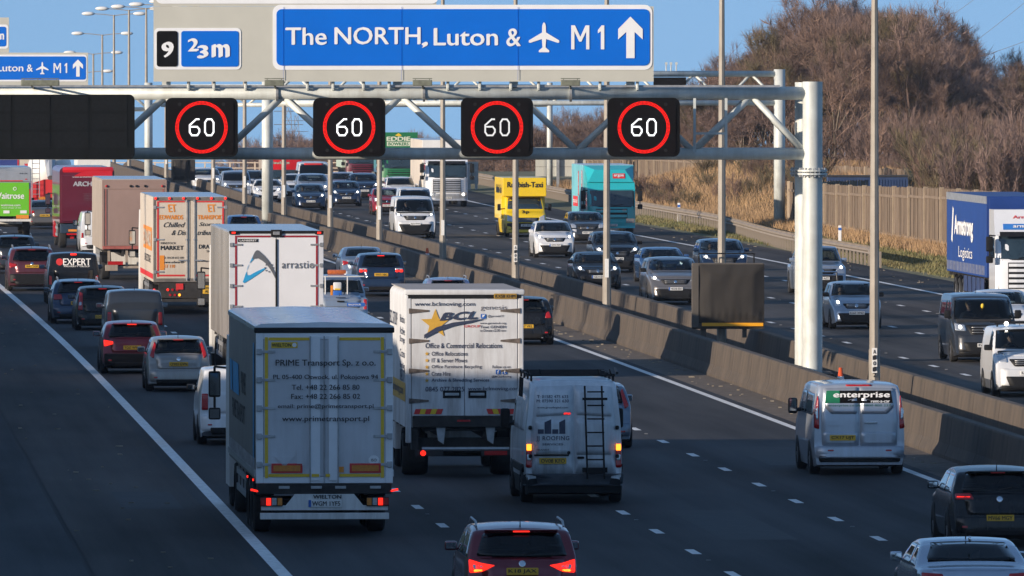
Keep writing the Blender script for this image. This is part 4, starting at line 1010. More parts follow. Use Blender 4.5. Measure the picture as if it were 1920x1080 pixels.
for s_, v, w_, h_ in (('PRIME Transport Sp. z o.o.', 3.23, 1.86, .135), ('PL 05-400 Otwock, ul. Pokojowa 94', 2.97, 1.95, .098), ('Tel. +48 22 266 85 80', 2.79, 1.26, .085), ('Fax: +48 22 266 85 02', 2.62, 1.28, .085), ('email: prime@primetransport.pl', 2.43, 1.78, .09), ('www.primetransport.pl', 2.19, 1.62, .115)):
    txt(g, s_, fw_, .02, v, w_, M_ink, h=h_*1.1, bold=.014, off=.01)
pp = poly(g, rrect(-.99, -.50, 3.52, 3.63), frr, M_yellow, off=.014, name='maker_plate'); txt(g, 'WIELTON', frr, -.80, 3.575, .36, M_ink, h=.062, bold=.03, off=.018)
poly(g, circ(-.56, 3.575, .04), frr, M_white, off=.018, name='maker_disc')
poly(g, [(-.93, 1.50), (-.56, 1.50), (-.745, 1.30)], frr, M_door_alu, off=.02, name='triangle_holder', th=.02); MB().b2(-.52, -.33, yb-.055, yb-.035, 1.33, 1.62).obj('document_box', M_door_alu, g)
poly(g, circ(.92, 1.43, .09, 20, 1.1), frr, M_white, off=.014, name='round_sticker'); txt(g, 'ISO', frr, .92, 1.43, .1, M_ink, h=.05, off=.018)
for cx in (-.70, .76):
    MB().b2(cx-.29, cx+.29, yb-.055, yb-.035, 1.19, 1.37, .004).obj('red_marker', M_red, g); MB().b2(cx-.25, cx+.25, yb-.062, yb-.055, 1.225, 1.335).obj('amber_marker', M_amber, g)
poly(g, rrect(.27, .36, 1.2, 1.31), frr, M_orange, off=.02, name='hazard_sticker')
MB().b2(-W/2+.02, W/2-.02, yb-.02, yb+.3, .80, 1.0, .02).obj('rear_sill', M_chassis, g)
for x in (-.75, -.15, .3, .95): MB().b2(x-.1, x+.1, yb-.05, yb-.02, .90, .95).obj('buffer', M_steel, g)
bt = MB(); bt.prism([(-1.18, .50), (1.18, .50), (1.18, .58), (.72, .59), (.55, .80), (-.55, .80), (-.72, .59), (-1.18, .58)], 'y', yb-.06, yb-.02); bt.obj('light_panel', PW, g)
MB().b2(-1.2, 1.2, yb-.10, yb-.02, .33, .45, .01).obj('underrun_bar', PW, g)
lamp_cluster(g, W+.05, .66, yb-.05, True, 4, .42, .17)
fb = fr_rear(yb-.062)
pl = poly(g, rrect(-.30, .32, .56, .69, .01), fb, M_wplate, off=.02, name='number_plate', th=.02); txt(pl, 'WGM 1YF5', fb, .03, .625, .52, M_ink, h=.085, off=.03, bold=.02); poly(pl, rrect(-.30, -.25, .56, .69), fb, M_blue, off=.026, name='blue_band')
txt(g, 'WIELTON', fb, .05, .75, .52, M_ink, h=.07, off=.01, bold=.03)
for sg in (-1, 1): MB().tube((sg*(W/2-.05), yb+.0, .85), (sg*(W/2+.08), yb-.02, .88), .02).b2(sg*(W/2+.08)-.018, sg*(W/2+.08)+.018, yb-.05, yb, .86, .90).obj('marker_lamp', M_brake, g)
for z, y in ((1.02, 1.2), (.98, 4.0)): MB().b2(-W/2-.015, -W/2+.01, yb+y, yb+y+.12, z-.02, z+.02).obj('side_marker', M_brake, g)
cab(g, L/2+2.6, 2.5, 3.4, PW, lights=M_clear); axle(g, L/2+1.2, 2.5); axle(g, L/2-1.6, 2.5, twin=True)
# ---- 2 white removals truck
L, W = 8.4, 2.5; g = place(871, 897, L, 'away', 'box_lorry', 'dirty white removals lorry with gold star and BCL lettering', 'lorry')
yb = -L/2; chassis(g, L, W, 1.15, (-L/2+2.2,), .46, guard=False, twin=True)
box_body(g, L, W, 1.08, 3.98, PD, mat('dusty_roof', (.36, .33, .31), .8, noise=.2, ns=1), rr=.16, y1=L/2-1.9)
MB().b2(-W/2-.02, W/2+.02, yb-.03, yb+.2, 3.88, 4.0, .04).obj('roof_cap', PD, g, 'auto')
MB().b2(-W/2+.05, W/2-.05, yb-.035, yb+.1, 3.81, 3.88).obj('header_gap', M_black, g)
for sg in (-1, 1): MB().b2(sg*(W/2-.06)-.06, sg*(W/2-.06)+.06, yb-.03, yb+.1, .75, 3.86, .02).obj('corner_post', PD, g)
for sg in (-1, 1):
    a, b_ = (.008, W/2-.13) if sg > 0 else (-W/2+.13, -.008)
    d = MB().b2(a, b_, yb-.03, yb+.02, 1.30, 3.80, .008).obj('rear_door', PD, g)
    for k in range(4):
        z = 1.64+.635*k; x = sg*(W/2-.13); q = MB(); q.add([(x+sg*.06, yb-.05, z+.055), (x+sg*.06, yb-.05, z-.055), (x-sg*.36, yb-.045, z-.015), (x-sg*.36, yb-.045, z+.02), (x+sg*.06, yb-.03, z+.055), (x+sg*.06, yb-.03, z-.055), (x-sg*.36, yb-.03, z-.015), (x-sg*.36, yb-.03, z+.02)], [(0,1,2,3),(0,4,5,1),(1,5,6,2),(2,6,7,3),(3,7,4,0)])
        q.obj('hinge', mat('rusty_steel', (.16, .13, .11), .7, .3, noise=.5, ns=10), d)
    h = MB().b2(min(sg*.08, sg*.46), max(sg*.08, sg*.46), yb-.05, yb-.03, 1.70, 1.86, .01).obj('door_handle', M_black, d)
    MB().b2(min(sg*.12, sg*.42), max(sg*.12, sg*.42), yb-.07, yb-.05, 1.75, 1.81, .01).obj('grab_bar', M_steel, h)
fr = fr_rear(yb-.032)
navy = mat('navy_vinyl', (.04, .05, .09), .5, noise=.2, ns=20); gold = mat('gold_vinyl', (.62, .36, .05), .5, noise=.12, ns=12)
txt(g, 'www.bclmoving.com', fr, -.42, 3.68, 1.28, navy, h=.11, bold=.008)
poly(g, star(-.62, 3.27, .32, .42), fr, gold, off=.012, name='gold_star')
txt(g, 'BCL', fr, -.13, 3.44, .78, navy, h=.155, bold=.045, off=.02, shear=.3, ang=.05)
poly(g, [(-.86, 3.04), (-.60, 3.20), (-.25, 3.30), (.15, 3.35), (.45, 3.38), (.12, 3.29), (-.25, 3.22), (-.58, 3.10), (-.86, 2.96)], fr, navy, off=.022, name='swoosh')
txt(g, 'GROUP', fr, .16, 3.22, .35, M_red, h=.05)
yy = 0
txt(g, 'Office & Commercial Relocations', fr, -.02, 2.81, 1.62, navy, h=.11, bold=.015)
for i, (s_, w_) in enumerate((('Office Relocations', .76), ('IT & Server Moves', .75), ('Office Furniture Recycling', 1.06), ('Crate Hire', .40), ('Archive & Shredding Services', 1.22))):
    v = 2.64-.142*i; txt(g, s_, fr, -.70+w_/2, v, w_, navy, h=.088, bold=.015); poly(g, star(-.80, v, .05, .42), fr, gold, off=.012, name='bullet_star')
txt(g, '0845 077 2825', fr, -.42, 1.89, .82, navy, h=.10, bold=.01)
txt(g, 'www.bclmoving.com', fr, .62, 1.89, 1.10, navy, h=.10, bold=.01)
txt(g, 'genesis', fr, .62, 3.60, .56, mat('grey_vinyl', (.16, .15, .16), .5, noise=.1, ns=20), h=.12, bold=.005); txt(g, '@genesisCF', fr, .66, 3.43, .34, navy, h=.06)
for i, s_ in enumerate(('www.genesisuk.org', 'Text GENE01', 'to Donate £2.00 now')): txt(g, s_, fr, .60, 3.28-.075*i, .55, navy, h=.055, bold=.02)
poly(g, rrect(.34, .45, 3.38, 3.48, .02), fr, M_blue, off=.012, name='bird_logo_tile'); poly(g, [(.36,3.41),(.39,3.41),(.42,3.44),(.43,3.47),(.40,3.46),(.365,3.465),(.38,3.435)], fr, M_white, off=.016, name='bird_mark')
txt(g, 'Follow us on', fr,   .78, 2.36, .38, navy, h=.06, bold=.02); txt(g, '@BCLMoving', fr,   .78, 2.15, .42, navy, h=.055, bold=.02)
for x, t in ((.71, 'f'), (.85, 't')): poly(g, rrect(x-.05, x+.05, 2.20, 2.30, .015), fr, M_blue, off=.012, name='social_tile'); txt(g, t, fr, x, 2.25, .035, M_white, h=.07, off=.018, bold=.04)
poly(g, rrect(.62, 1.10, 3.80, 3.91, .01), fr, mat('dull_plate', (.40, .24, .04), .6, noise=.3, ns=12), off=.02, name='number_plate', th=.02); txt(g, 'KX58 KHM', fr, .86, 3.855, .42, M_ink, h=.065, off=.026, bold=.02)
for sg in (-1, 1):
    for k in range(5):
        x0 = (-1.08+.115*k) if sg < 0 else (.50+.115*k); mm = M_yellow if k % 2 else M_red
        poly(g, [(x0, 1.36), (x0+.125, 1.36), (x0+.125+sg*-.04, 1.47), (x0+sg*-.04, 1.47)], fr, mm, off=.01, name='hazard_chevron')
tl = MB(); tl.b2(-1.1, 1.1, yb-.05, yb+.15, 1.08, 1.33, .02).b2(-1.12, -.98, yb+.05, yb+.5, .60, 1.1).b2(.98, 1.12, yb+.05, yb+.5, .60, 1.1).b2(-1.0, 1.0, yb+.3, yb+.5, .62, .85)
tl.obj('tail_lift', M_chassis, g); MB().tube((-.9, yb+.05, .62), (.95, yb+.05, .62), .045).obj('lift_tube', M_steel, g)
for x in (-.5, .55): MB().prism([(x-.1, 1.08), (x+.1, 1.08), (x+.06, .72), (x-.06, .80)], 'y', yb+.05, yb+.12).obj('lift_bracket', M_steel, g)
MB().b2(-1.05, -.45, yb-.02, yb+.06, .47, .60, .01).b2(.35, 1.0, yb-.02, yb+.06, .47, .60, .01).obj('light_bar', M_chassis, g)
poly(g, circ(-.88, .535, .06, 12), fr_rear(yb-.03), M_brake, name='tail_light', off=.01, th=.02); poly(g, rrect(.42, .9, .49, .58), fr_rear(yb-.03), M_redlens, name='tail_light', off=.01, th=.02); MB().b2(-.16, .12, yb-.07, yb-.05, 1.20, 1.24).obj('marker_lamp', M_redlens, g)
fl = fr_left(-W/2)
poly(g, rrect(-1.6, 4.2, 1.62, 2.02), fl, gold, off=.008, name='gold_band'); txt(g, 'bclmoving.com', fl, 1.2, 1.82, 4.5, navy, h=.24, off=.014)
for i, (s_, v) in enumerate((('Relocations', 3.35), ('Storage', 2.9), ('Crates', 2.62), ('Recycling', 2.35), ('Archive', 3.1))): txt(g, s_, fl, 3.0, v, 1.9, navy, h=.16, off=.01)
txt(g, 'BCL GROUP', fl, -.6, 3.3, 3.0, navy, h=.28, off=.01); txt(g, '0845 077', fl, 3.0, 2.15, 1.9, navy, h=.25, off=.01)
cab(g, L/2, 2.3, 2.7, PD, lights=M_clear); axle(g, L/2-1.2, 2.3, .46); MB().b2(-.9, .9, yb+.1, yb+.4, 1.0, 1.1).obj('cross_member', M_chassis, g)
for sg in (-1, 1): MB().b2(sg*.95-.18, sg*.95+.18, -L/2+1.35, -L/2+1.38, .3, 1.0).obj('mudflap', M_rubber, g)
# ---- 3 white refrigerated trailer with blue swoosh logo
L, W = 13.6, 2.58; g = place(518, 716, L, 'away', 'articulated_lorry', 'white refrigerated lorry trailer with blue and black swoosh and arrastio lettering', 'lorry')
yb = -L/2; chassis(g, L, W, 1.15, (-L/2+2.6, -L/2+3.9, -L/2+5.2)); PB = mat('polished_side', (.58, .54, .50), .22, .35, noise=.35, ns=.6, stretch=(1, 1, .2), dirt=(.5, GR, 3.4))
box_body(g, L, W, 1.12, 4.10, PB, M_roofb)
doors(g, W, 1.15, 4.10, yb, mat('glossy_white_door', (.74, .75, .78), .14, noise=.04, ns=1.5, coat=1.0), fw=.17, frame_m=mat('pale_frame2', (.66, .68, .72), .35, .1, noise=.06, ns=2), hinge=5, bars=0)
fr = fr_rear(yb-.035)
MB().b2(-W/2, W/2, yb-.045, yb+.05, 4.05, 4.13, .01).obj('header_rail', M_black, g)
for x in (-1.17, 1.17): MB().b2(x-.11, x+.11, yb-.07, yb-.04, 4.03, 4.12).obj('lamp_block', M_black, g); MB().b2(x-.05, x+.05, yb-.085, yb-.07, 4.05, 4.10).obj('marker_lamp', M_brake, g)
MB().b2(-.15, .15, yb-.09, yb-.04, 3.96, 4.16, .01).obj('lock_box', M_black, g); MB().b2(-.09, .09, yb-.105, yb-.09, 4.02, 4.11, .01).obj('lock_face', M_steel, g)
MB().b2(-.025, .025, yb-.06, yb-.03, 1.2, 3.9).obj('centre_seal', M_black, g)
for a in ((-1.13, -1.08, 1.2, 4.0), (1.08, 1.13, 1.2, 4.0), (-1.07, -.16, 3.95, 4.0), (.16, 1.07, 3.95, 4.0)): strip(g, rrect(*a), fr, mat('dark_red_tape', (.28, .01, .02), .5, noise=.1, ns=9), 'red_tape')
poly(g, rrect(-1.05, -.50, 3.82, 3.91), fr, M_ink, off=.012, name='maker_plate'); txt(g, 'LAMBERET', fr, -.77, 3.865, .46, M_white, h=.05, off=.016)
def bez(a, b, c, n=10): return [((1-t)**2*a[0]+2*t*(1-t)*b[0]+t*t*c[0], (1-t)**2*a[1]+2*t*(1-t)*b[1]+t*t*c[1]) for t in [i/n for i in range(n+1)]]
fr0 = fr; fr = lambda u, v, w=0.0: fr0(u, v+.30, w)
bl = mat('logo_blue', (.03, .32, .62), .4, noise=.06, ns=6); gy = mat('logo_grey', (.12, .13, .15), .4, noise=.1, ns=6)
poly(g, bez((-.92, 2.43), (-.62, 3.30), (-.53, 3.30))+bez((-.62, 3.05), (-.86, 2.85), (-.80, 2.62))+bez((-.72, 2.62), (-.45, 2.78), (-.26, 2.83))+bez((-.36, 2.74), (-.7, 2.50), (-.88, 2.40)), fr, bl, off=.012, name='blue_swoosh')
poly(g, bez((-.66, 3.06), (-.60, 3.30), (-.52, 3.30))+bez((-.50, 3.30), (-.05, 2.95), (.0, 2.45))+bez((-.02, 2.50), (-.20, 2.90), (-.40, 3.02))+[(-.5, 3.08)], fr, gy, off=.016, name='grey_swoosh')
txt(g, 'arrastio', fr, .59, 2.90, .88, gy, h=.20, off=.014, bold=-.006, space=1.1)
for k in range(8):
    a = k*math.pi/4; poly(g, circ(-.20+.11*math.cos(a), 2.82+.11*math.sin(a), .022, 8), fr, gy, off=.016, name='snow_dot')
lamp_cluster(g, W, .85, yb-.03, True, 3); MB().b2(-1.2, 1.2, yb-.08, yb-.02, .45, .57, .01).obj('underrun_bar', M_steel, g)
cab(g, L/2+2.6, 2.5, 3.5, PW, lights=M_clear); axle(g, L/2+1.2, 2.5); axle(g, L/2-1.6, 2.5, twin=True)
# ---- 4 cream trailer EDWARDS TRANSPORT
L, W = 13.0, 2.55; cream = mat('cream_panel', (.60, .53, .44), .45, noise=.07, ns=1.5, dirt=(.35, GR, 2.4))
g = place(357, 589, L, 'away', 'articulated_lorry', 'cream lorry trailer with orange EDWARDS TRANSPORT lettering and red edging', 'lorry')
yb = -L/2; chassis(g, L, W, 1.15, (-L/2+2.4, -L/2+3.7, -L/2+5.0)); box_body(g, L, W, 1.10, 4.02, cream, M_roofb)
doors(g, W, 1.10, 4.02, yb, cream, fw=.10, frame_m=mat('grime_frame', (.20, .18, .16), .6, .3, noise=.3, ns=3), hinge=3, bars=1)
fr = fr_rear(yb-.036)
for a in ((-1.15, -1.09, 1.28, 3.88), (1.09, 1.15, 1.28, 3.88), (-1.09, -.2, 3.84, 3.89), (.2, 1.09, 3.84, 3.89), (-1.09, -.2, 1.30, 1.36), (.2, 1.09, 1.30, 1.36)): strip(g, rrect(*a), fr, M_red, 'red_edging')
for k in range(6): MB().ball((-1.2+.48*k, yb-.05, 3.98), .045, n=8, m=6).obj('marker_lamp', M_brake, g)
for sx, s_ in ((-.66, 'EDWARDS'), (.70, 'TRANSPORT')):
    fr1 = fr if sx > 0 else (lambda f: (lambda u, v, w=0.0: f(u, v+.22, w)))(fr); fr = fr1
    txt(g, 'ET', fr, sx+.02, 3.42, .26, M_orange, h=.26, bold=.05, shear=-.2); txt(g, s_, fr, sx, 3.11, .80 if sx < 0 else .90, M_orange, h=.15, bold=.05)
txt(g, 'Chilled', fr, -.55, 2.85, .74, M_ink, h=.17, bold=-.012, shear=.4); txt(g, 'Storage', fr, .66, 2.85, .74, M_ink, h=.17, bold=-.012, shear=.4); txt(g, '& Dis', fr, -.40, 2.58, .50, M_ink, h=.17, bold=-.012, shear=.4); txt(g, 'tribution', fr, .62, 2.58, .76, M_ink, h=.17, bold=-.012, shear=.4)
txt(g, 'MINSTOCK', fr, -.76, 2.22, .52, M_ink, h=.07, bold=.02); txt(g, 'MARKET', fr, -.63, 2.06, .78, M_ink, h=.14, bold=.04); txt(g, 'DRAYTON', fr, .72, 2.10, .86, M_ink, h=.14, bold=.03); txt(g, 'SHROPS', fr, .80, 1.94, .5, M_ink, h=.07)
txt(g, 'Tel. 01630 652 000', fr, -.60, 1.72, .74, M_ink, h=.07); txt(g, 'www.edwards-', fr, -.58, 1.57, .76, M_ink, h=.08, bold=.02); txt(g, 'transport.co.uk', fr, .70, 1.60, .9, M_ink, h=.08, bold=.02)
poly(g, rrect(-1.06, -.90, 1.30, 1.80), fr, M_orange, off=.012, name='orange_tape'); txt(g, 'ET 110', fr, -.72, 1.40+.03, .36, M_orange, h=.11, bold=.04)
fl = fr_left(-W/2); poly(g, rrect(-3.0, 5.2, 2.15, 2.95), fl, M_orange, off=.008, name='orange_panel'); txt(g, 'EDWARDS', fl, 1.1, 2.55, 7.4, cream, h=.5, bold=.04, off=.014); txt(g, 'CHILLED STORAGE', fl, 1, 1.85, 6, M_ink, h=.25, off=.01)
poly(g, rrect(-6.3, 6.3, 1.2, 1.38), fl, M_red, off=.008, name='red_band')
MB().b2(-1.1, 1.1, yb-.02, yb+.12, .55, 1.08, .01).obj('light_panel', M_chassis, g)
MB().b2(-.50, -.25, yb-.05, yb-.02, .85, 1.05).obj('red_box', M_red, g)
for x, z in ((-1.25, .83), (-.78, .84), (-.62, .84), (-.46, .84), (-.70, .66), (-.54, .66), (-.38, .66)): poly(g, circ(x, z, .045, 10), fr_rear(yb-.03), M_brake if x < -.7 else M_amberlit if x > -.4 else M_redlens, off=.015, name='lamp', th=.03)
pl = poly(g, rrect(.42, .82, .70, .98), fr_rear(yb-.03), M_yplate, off=.02, name='number_plate', th=.02); txt(pl, 'DX62', fr_rear(yb-.03), .62, .90, .32, M_ink, h=.09, off=.03, bold=.02); txt(pl, 'AUY', fr_rear(yb-.03), .62, .78, .26, M_ink, h=.09, off=.03, bold=.02)
MB().b2(-1.2, 1.2, yb-.06, yb, .42, .52, .01).obj('underrun_bar', M_red if 0 else M_chassis, g)
cab(g, L/2+2.6, 2.5, 3.4, PW, lights=M_clear); axle(g, L/2+1.2, 2.5); axle(g, L/2-1.6, 2.5, twin=True)
# ---- 5 mauve-brown roller back trailer
L, W = 12.0, 2.55; brown = mat('mauve_brown', (.30, .205, .175), .5, noise=.10, ns=.8, dirt=(.4, (.18, .12, .09), 3.5)); bside = mat('beige_side', (.36, .30, .24), .55, noise=.15, ns=1, dirt=(.6, GR, 2.5))
g = place(252, 526, L, 'away', 'box_lorry', 'plain mauve-brown lorry back with four dark roof lamps', 'lorry'); yb = -L/2
chassis(g, L, W, 1.25, (-L/2+2.3, -L/2+3.6), guard=True); box_body(g, L, W, 1.22, 3.98, bside, M_roofb, rr=.10)
q = MB().b2(-W/2, -W/2+.09, yb-.03, yb+.1, 1.22, 3.96, .01).b2(W/2-.09, W/2, yb-.03, yb+.1, 1.22, 3.96, .01).b2(-W/2+.09, W/2-.09, yb-.03, yb+.1, 3.60, 3.96, .01); q.obj('rear_frame', brown, g)
MB().b2(-W/2+.10, W/2-.10, yb-.012, yb+.03, 1.37, 3.60, .01).obj('rear_panel', brown, g)
MB().b2(-W/2+.02, W/2-.02, yb-.06, yb+.1, 1.24, 1.36, .01).obj('rear_sill', mat('faded_red', (.35, .10, .08), .6, noise=.3, ns=6), g)
for x in (-1.1, -.15, .08, .42, 1.1): MB().ball((x, yb-.05, 3.72), .05, n=8, m=6).obj('marker_lamp', M_redlens if abs(x) > 1 else M_black, g)
for sg in (-1, 1): strip(g, rrect(sg*1.13-.02, sg*1.13+.02, 1.4, 3.6), fr_rear(yb-.03), MAT['faded_red'], 'red_tape')
b = MB().b2(-1.15, -.65, yb-.02, yb+.1, .38, .62, .02).b2(-1.15, 1.15, yb+.1, yb+.2, .48, .58); b.obj('underrun_bar', bside, g)
for x in (-1.0, -.3, .3, .95): MB().b2(x-.05, x+.05, yb+.1, yb+.25, .5, 1.24).obj('bracket', bside, g)
MB().b2(-1.05, -.45, yb-.03, yb, .62, .76).obj('tail_light', M_redlens, g); MB().b2(.45, .6, yb-.03, yb, .62, .80).obj('tail_light', M_redlens, g)
cab(g, L/2+.3, 2.45, 3.2, PW, lights=M_clear); axle(g, L/2-1.1, 2.45)
# ---- 6 red ARCHER lorry
L, W = 10.0, 2.5; mar = mat('maroon_panel', (.11, .008, .020), .30, noise=.08, ns=1.5, coat=.6); sred = mat('bright_red_panel', (.55, .010, .018), .3, coat=.6, noise=.05, ns=2)
g = place(163, 466, L, 'away', 'box_lorry', 'dark red lorry back with curved top and grey ARCHE lettering, partly hidden', 'lorry'); yb = -L/2
chassis(g, L, W, 1.2, (-L/2+2.0, -L/2+3.3), guard=True, lite=True); box_body(g, L, W, 1.18, 3.72, mar, rr=.22)
MB().b2(-W/2+.12, W/2-.02, yb-.01, yb+.3, 3.46, 3.74, .10).obj('roof_lip', sred, g, 'auto')
MB().b2(-W/2+.06, W/2-.06, yb-.04, yb+.02, 1.25, 3.36, .02).obj('rear_panel', mar, g)
fr = fr_rear(yb-.042); poly(g, bez((-.6, 3.30), (-.3, 3.55), (.3, 3.56))+[(1.16, 3.56), (1.16, 3.30)], fr, sred, off=.01, name='red_arch')
txt(g, 'www.archerstransport.co.uk', fr, .18, 3.27, 1.7, M_white, h=.06, bold=.02, off=.014); txt(g, 'ARCHERS', fr, .05, 2.96, 1.35, mat('silver_vinyl', (.42, .42, .45), .4, noise=.1, ns=9), h=.21, bold=.05, off=.014)
for k in range(5): txt(g, 'Transport and storage', fr, .15, 2.50-.07*k, .62-.05*(k % 2), MAT['grey_vinyl'], h=.04, off=.014)
MB().b2(-1.2, .9, yb-.02, yb+.8, .70, 1.12, .02).obj('tail_lift', mat('dark_blue_lift', (.02, .04, .07), .5, noise=.3, ns=3), g)
MB().b2(-.85, -.30, yb-.06, yb-.03, .78, .88).obj('number_plate', M_orange, g); MB().b2(-.78, -.6, yb-.06, yb-.03, .45, .55).b2(.1, .3, yb-.06, yb-.03, .45, .55).obj('tail_light', M_redlens, g)
cab(g, L/2+.3, 2.45, 3.0, sred, lights=M_clear); axle(g, L/2-1.0, 2.45, lite=True)
# ---- 7 green-backed supermarket lorry at left edge
L, W = 9.0, 2.55; g = place(10, 443, L, 'away', 'box_lorry', 'supermarket lorry with bright green back and white lettering, cut by the left edge', 'lorry'); yb = -L/2
chassis(g, L, W, 1.0, (-L/2+2.2,), guard=True, lite=True); box_body(g, L, W, .98, 3.35, M_alu, M_roofb, rr=.08)
gn = mat('bright_green_panel', (.14, .50, .02), .5, noise=.05, ns=2); MB().b2(-W/2+.1, W/2-.12, yb-.03, yb+.03, .98, 2.62, .01).obj('rear_panel', gn, g); MB().b2(-W/2+.02, W/2-.02, yb-.03, yb+.03, 2.66, 3.30, .03).obj('top_panel', M_alu, g)
fr = fr_rear(yb-.032); txt(g, 'Waitrose', fr, .16, 1.98, 1.50, M_white, h=.30, bold=.03); txt(g, 'waitrose.com', fr, .25, 1.52, .95, M_white, h=.10, bold=.02); poly(g, circ(.46, 2.32, .09, 16), fr, M_white, off=.012, name='round_mark'); poly(g, circ(.46, 2.32, .06, 16), fr, gn, off=.016, name='round_mark')
txt(g, 'Food shops of the', fr, .30, 1.38, .95, M_white, h=.06); txt(g, 'N 01 234', fr, .88, 3.06, .36, M_ink, h=.06, bold=.03)
for a in ((.72, 1.04, 1.12, 1.26), (-.1, .2, 1.12, 1.26)): poly(g, rrect(*a), fr, M_white, off=.012, name='white_patch')
poly(g, rrect(.52, 1.14, .86, 1.04), fr, M_orange, off=.04, name='orange_board', th=.03)
for a in ((1.16, 1.22, 1.1, 2.3), (-1.1, .85, 2.68, 2.73), (.96, 1.06, 2.76, 2.81)): strip(g, rrect(*a), fr, M_red, 'red_tape', .014)
MB().b2(-1.25, 1.25, yb-.04, yb+.05, .72, .84, .01).obj('rear_sill', PW, g); cab(g, L/2+.3, 2.45, 2.9, PW, lights=M_clear); axle(g, L/2-1.0, 2.45, lite=True)
# ---- 8 white mixer lorry behind, and trucks behind it
L = 9.0; g = place(93, 405, L, 'away', 'cement_mixer', 'white drum of a cement mixer lorry with red mudguards, beyond the green lorry', 'lorry'); yb = -L/2
chassis(g, L, 2.5, 1.1, (yb+1.0, yb+2.3, L/2-1.2), guard=False, twin=False, lite=True)
MB().lathe([(.05, 0), (.75, .05), (1.0, 1.0), (1.22, 3.2), (1.15, 4.6), (.6, 5.6), (.05, 5.7)], (.1, yb+.6, 2.55), axis='y', n=24).obj('mixer_drum', PW, g, True)
MB().prism([(-1.1, 1.0), (1.1, 1.0), (.9, 1.8), (.3, 2.0), (-.3, 2.0), (-.9, 1.8)], 'y', yb+.1, yb+.6).obj('drum_stand', M_red, g); MB().tube((.05, yb+.5, 3.0), (.05, yb-.4, 2.1), .32, .18, 10).obj('chute', M_alu, g); MB().tube((.9, yb-.02, 1.5), (.9, yb+.5, 1.9), .28, .05, 12).obj('discharge_cone', M_alu, g)
ld = MB(); 
for k in range(8): ld.tube((-.95, yb-.05, 1.2+.28*k), (-.55, yb-.05, 1.2+.28*k), .02, n=5)
for x in (-.95, -.55): ld.tube((x, yb-.05, 1.0), (x, yb-.05, 3.3), .025, n=5)
ld.obj('ladder', M_steel, g); MB().b2(-.6, -.1, yb-.06, yb, .9, 1.05).obj('tail_light', M_amber, g); MB().b2(-1.2, 1.2, yb-.04, yb+.1, .7, .85).obj('underrun_bar', M_red, g); cab(g, L/2, 2.4, 2.8, sred, lights=M_clear)
L = 8.0; g = place(26, 372, L, 'away', 'box_lorry', 'blue and cream lorry top showing above the green-backed lorry', 'lorry'); yb = -L/2
chassis(g, L, 2.5, 1.1, (yb+2, L/2-1.2), guard=False, lite=True); box_body(g, L, 2.5, 1.1, 3.9, mat('deep_blue_panel', (.03, .05, .22), .5, noise=.15, ns=1.5)); MB().b2(.35, 1.23, yb-.04, yb+.03, 1.2, 3.85, .01).obj('rear_panel', cream, g); strip(g, rrect(.22, .30, 1.2, 3.85), fr_rear(yb), M_red, 'red_tape')
L = 8.0; g = place(176, 378, L, 'away', 'box_lorry', 'pale blue-white lorry top just above the dark red lorry', 'lorry'); yb = -L/2
chassis(g, L, 2.3, 1.1, (yb+2, L/2-1.2), guard=False, lite=True); box_body(g, L, 2.0, 1.1, 3.75, PW, M_roofb)
# ================================================================== oncoming lorries
def on(px, y, L, name, label, cat='lorry', group=None): return place(px, y, L, 'toward', name, label, cat, group)
# teal rigid lorry with raised roof fairing
L, W = 9.2, 2.5; teal = mat('teal_panel', (.02, .44, .48), .4, coat=.5, noise=.06, ns=1.2, dirt=(.25, GR, 1.6)); teal2 = mat('teal_side', (.16, .46, .52), .45, noise=.2, ns=.7)
g = on(1147, 441, L, 'box_lorry', 'turquoise box lorry with raised roof fairing and small red badge'); yf = L/2
chassis(g, L, W, 1.0, (-L/2+2.2,), .45, guard=True, y_guard=(-1.6, 2.0)); box_body(g, L, W, .98, 3.42, teal2, M_roofb, y1=L/2-2.1)
fr, z = cab(g, yf, 2.35, 2.62, teal, z0=.40, depth=1.9, grille=2, visor=False, bar_m=teal, ws=(1.42, 2.20), lights=M_clear)
fa = MB(); fa.add([(-1.2, yf-2.0, 3.40), (1.2, yf-2.0, 3.40), (1.2, yf-2.0, 2.5), (-1.2, yf-2.0, 2.5), (-.75, yf-1.2, 3.20), (.75, yf-1.2, 3.20), (1.12, yf-.62, 2.60), (-1.12, yf-.62, 2.60)], [(0,1,5,4), (4,5,6,7), (0,4,7,3), (1,2,6,5), (3,7,6,2), (0,3,2,1)])
fa.obj('roof_fairing', teal, g); 
def fz(u, v, w=0): t = (v-2.60)/.60; return Vector((-u, yf-.62-.58*t+w, v))
poly(g, rrect(.12, .72, 2.78, 3.02), fz, M_red, off=.03, name='red_badge'); txt(g, 'argos', fz, .42, 2.90, .48, M_white, h=.13, off=.05, bold=.03)
rs = fr_right(W/2); MB().b2(-W/2-.001, W/2+.001, L/2-4.6, L/2-4.55, 1.0, 3.42).obj('body_gap', M_black, g)
for u, v0, v1 in ((-.2, 1.9, 3.1), (1.9, 2.1, 3.15)): poly(g, rrect(u-.25, u+.25, v0, v1), rs, M_red, off=.01, name='red_panel'); txt(g, 'argos', rs, u, (v0+v1)/2, 1.0, M_white, h=.3, ang=math.pi/2, off=.02, bold=.03)
poly(g, rrect(-3.6, -.6, 1.35, 1.85), rs, M_red, off=.01, name='red_panel'); txt(g, 'argos.co.uk', rs, -2.1, 1.6, 2.6, M_white, h=.3, off=.02)
axle(g, yf-1.2, 2.35, .45); poly(g, [(1.1, 1.0), (2.2, 1.0), (2.1, 2.1), (1.7, 2.5), (1.3, 2.2)], rs, navy, off=.012, name='figure_print')
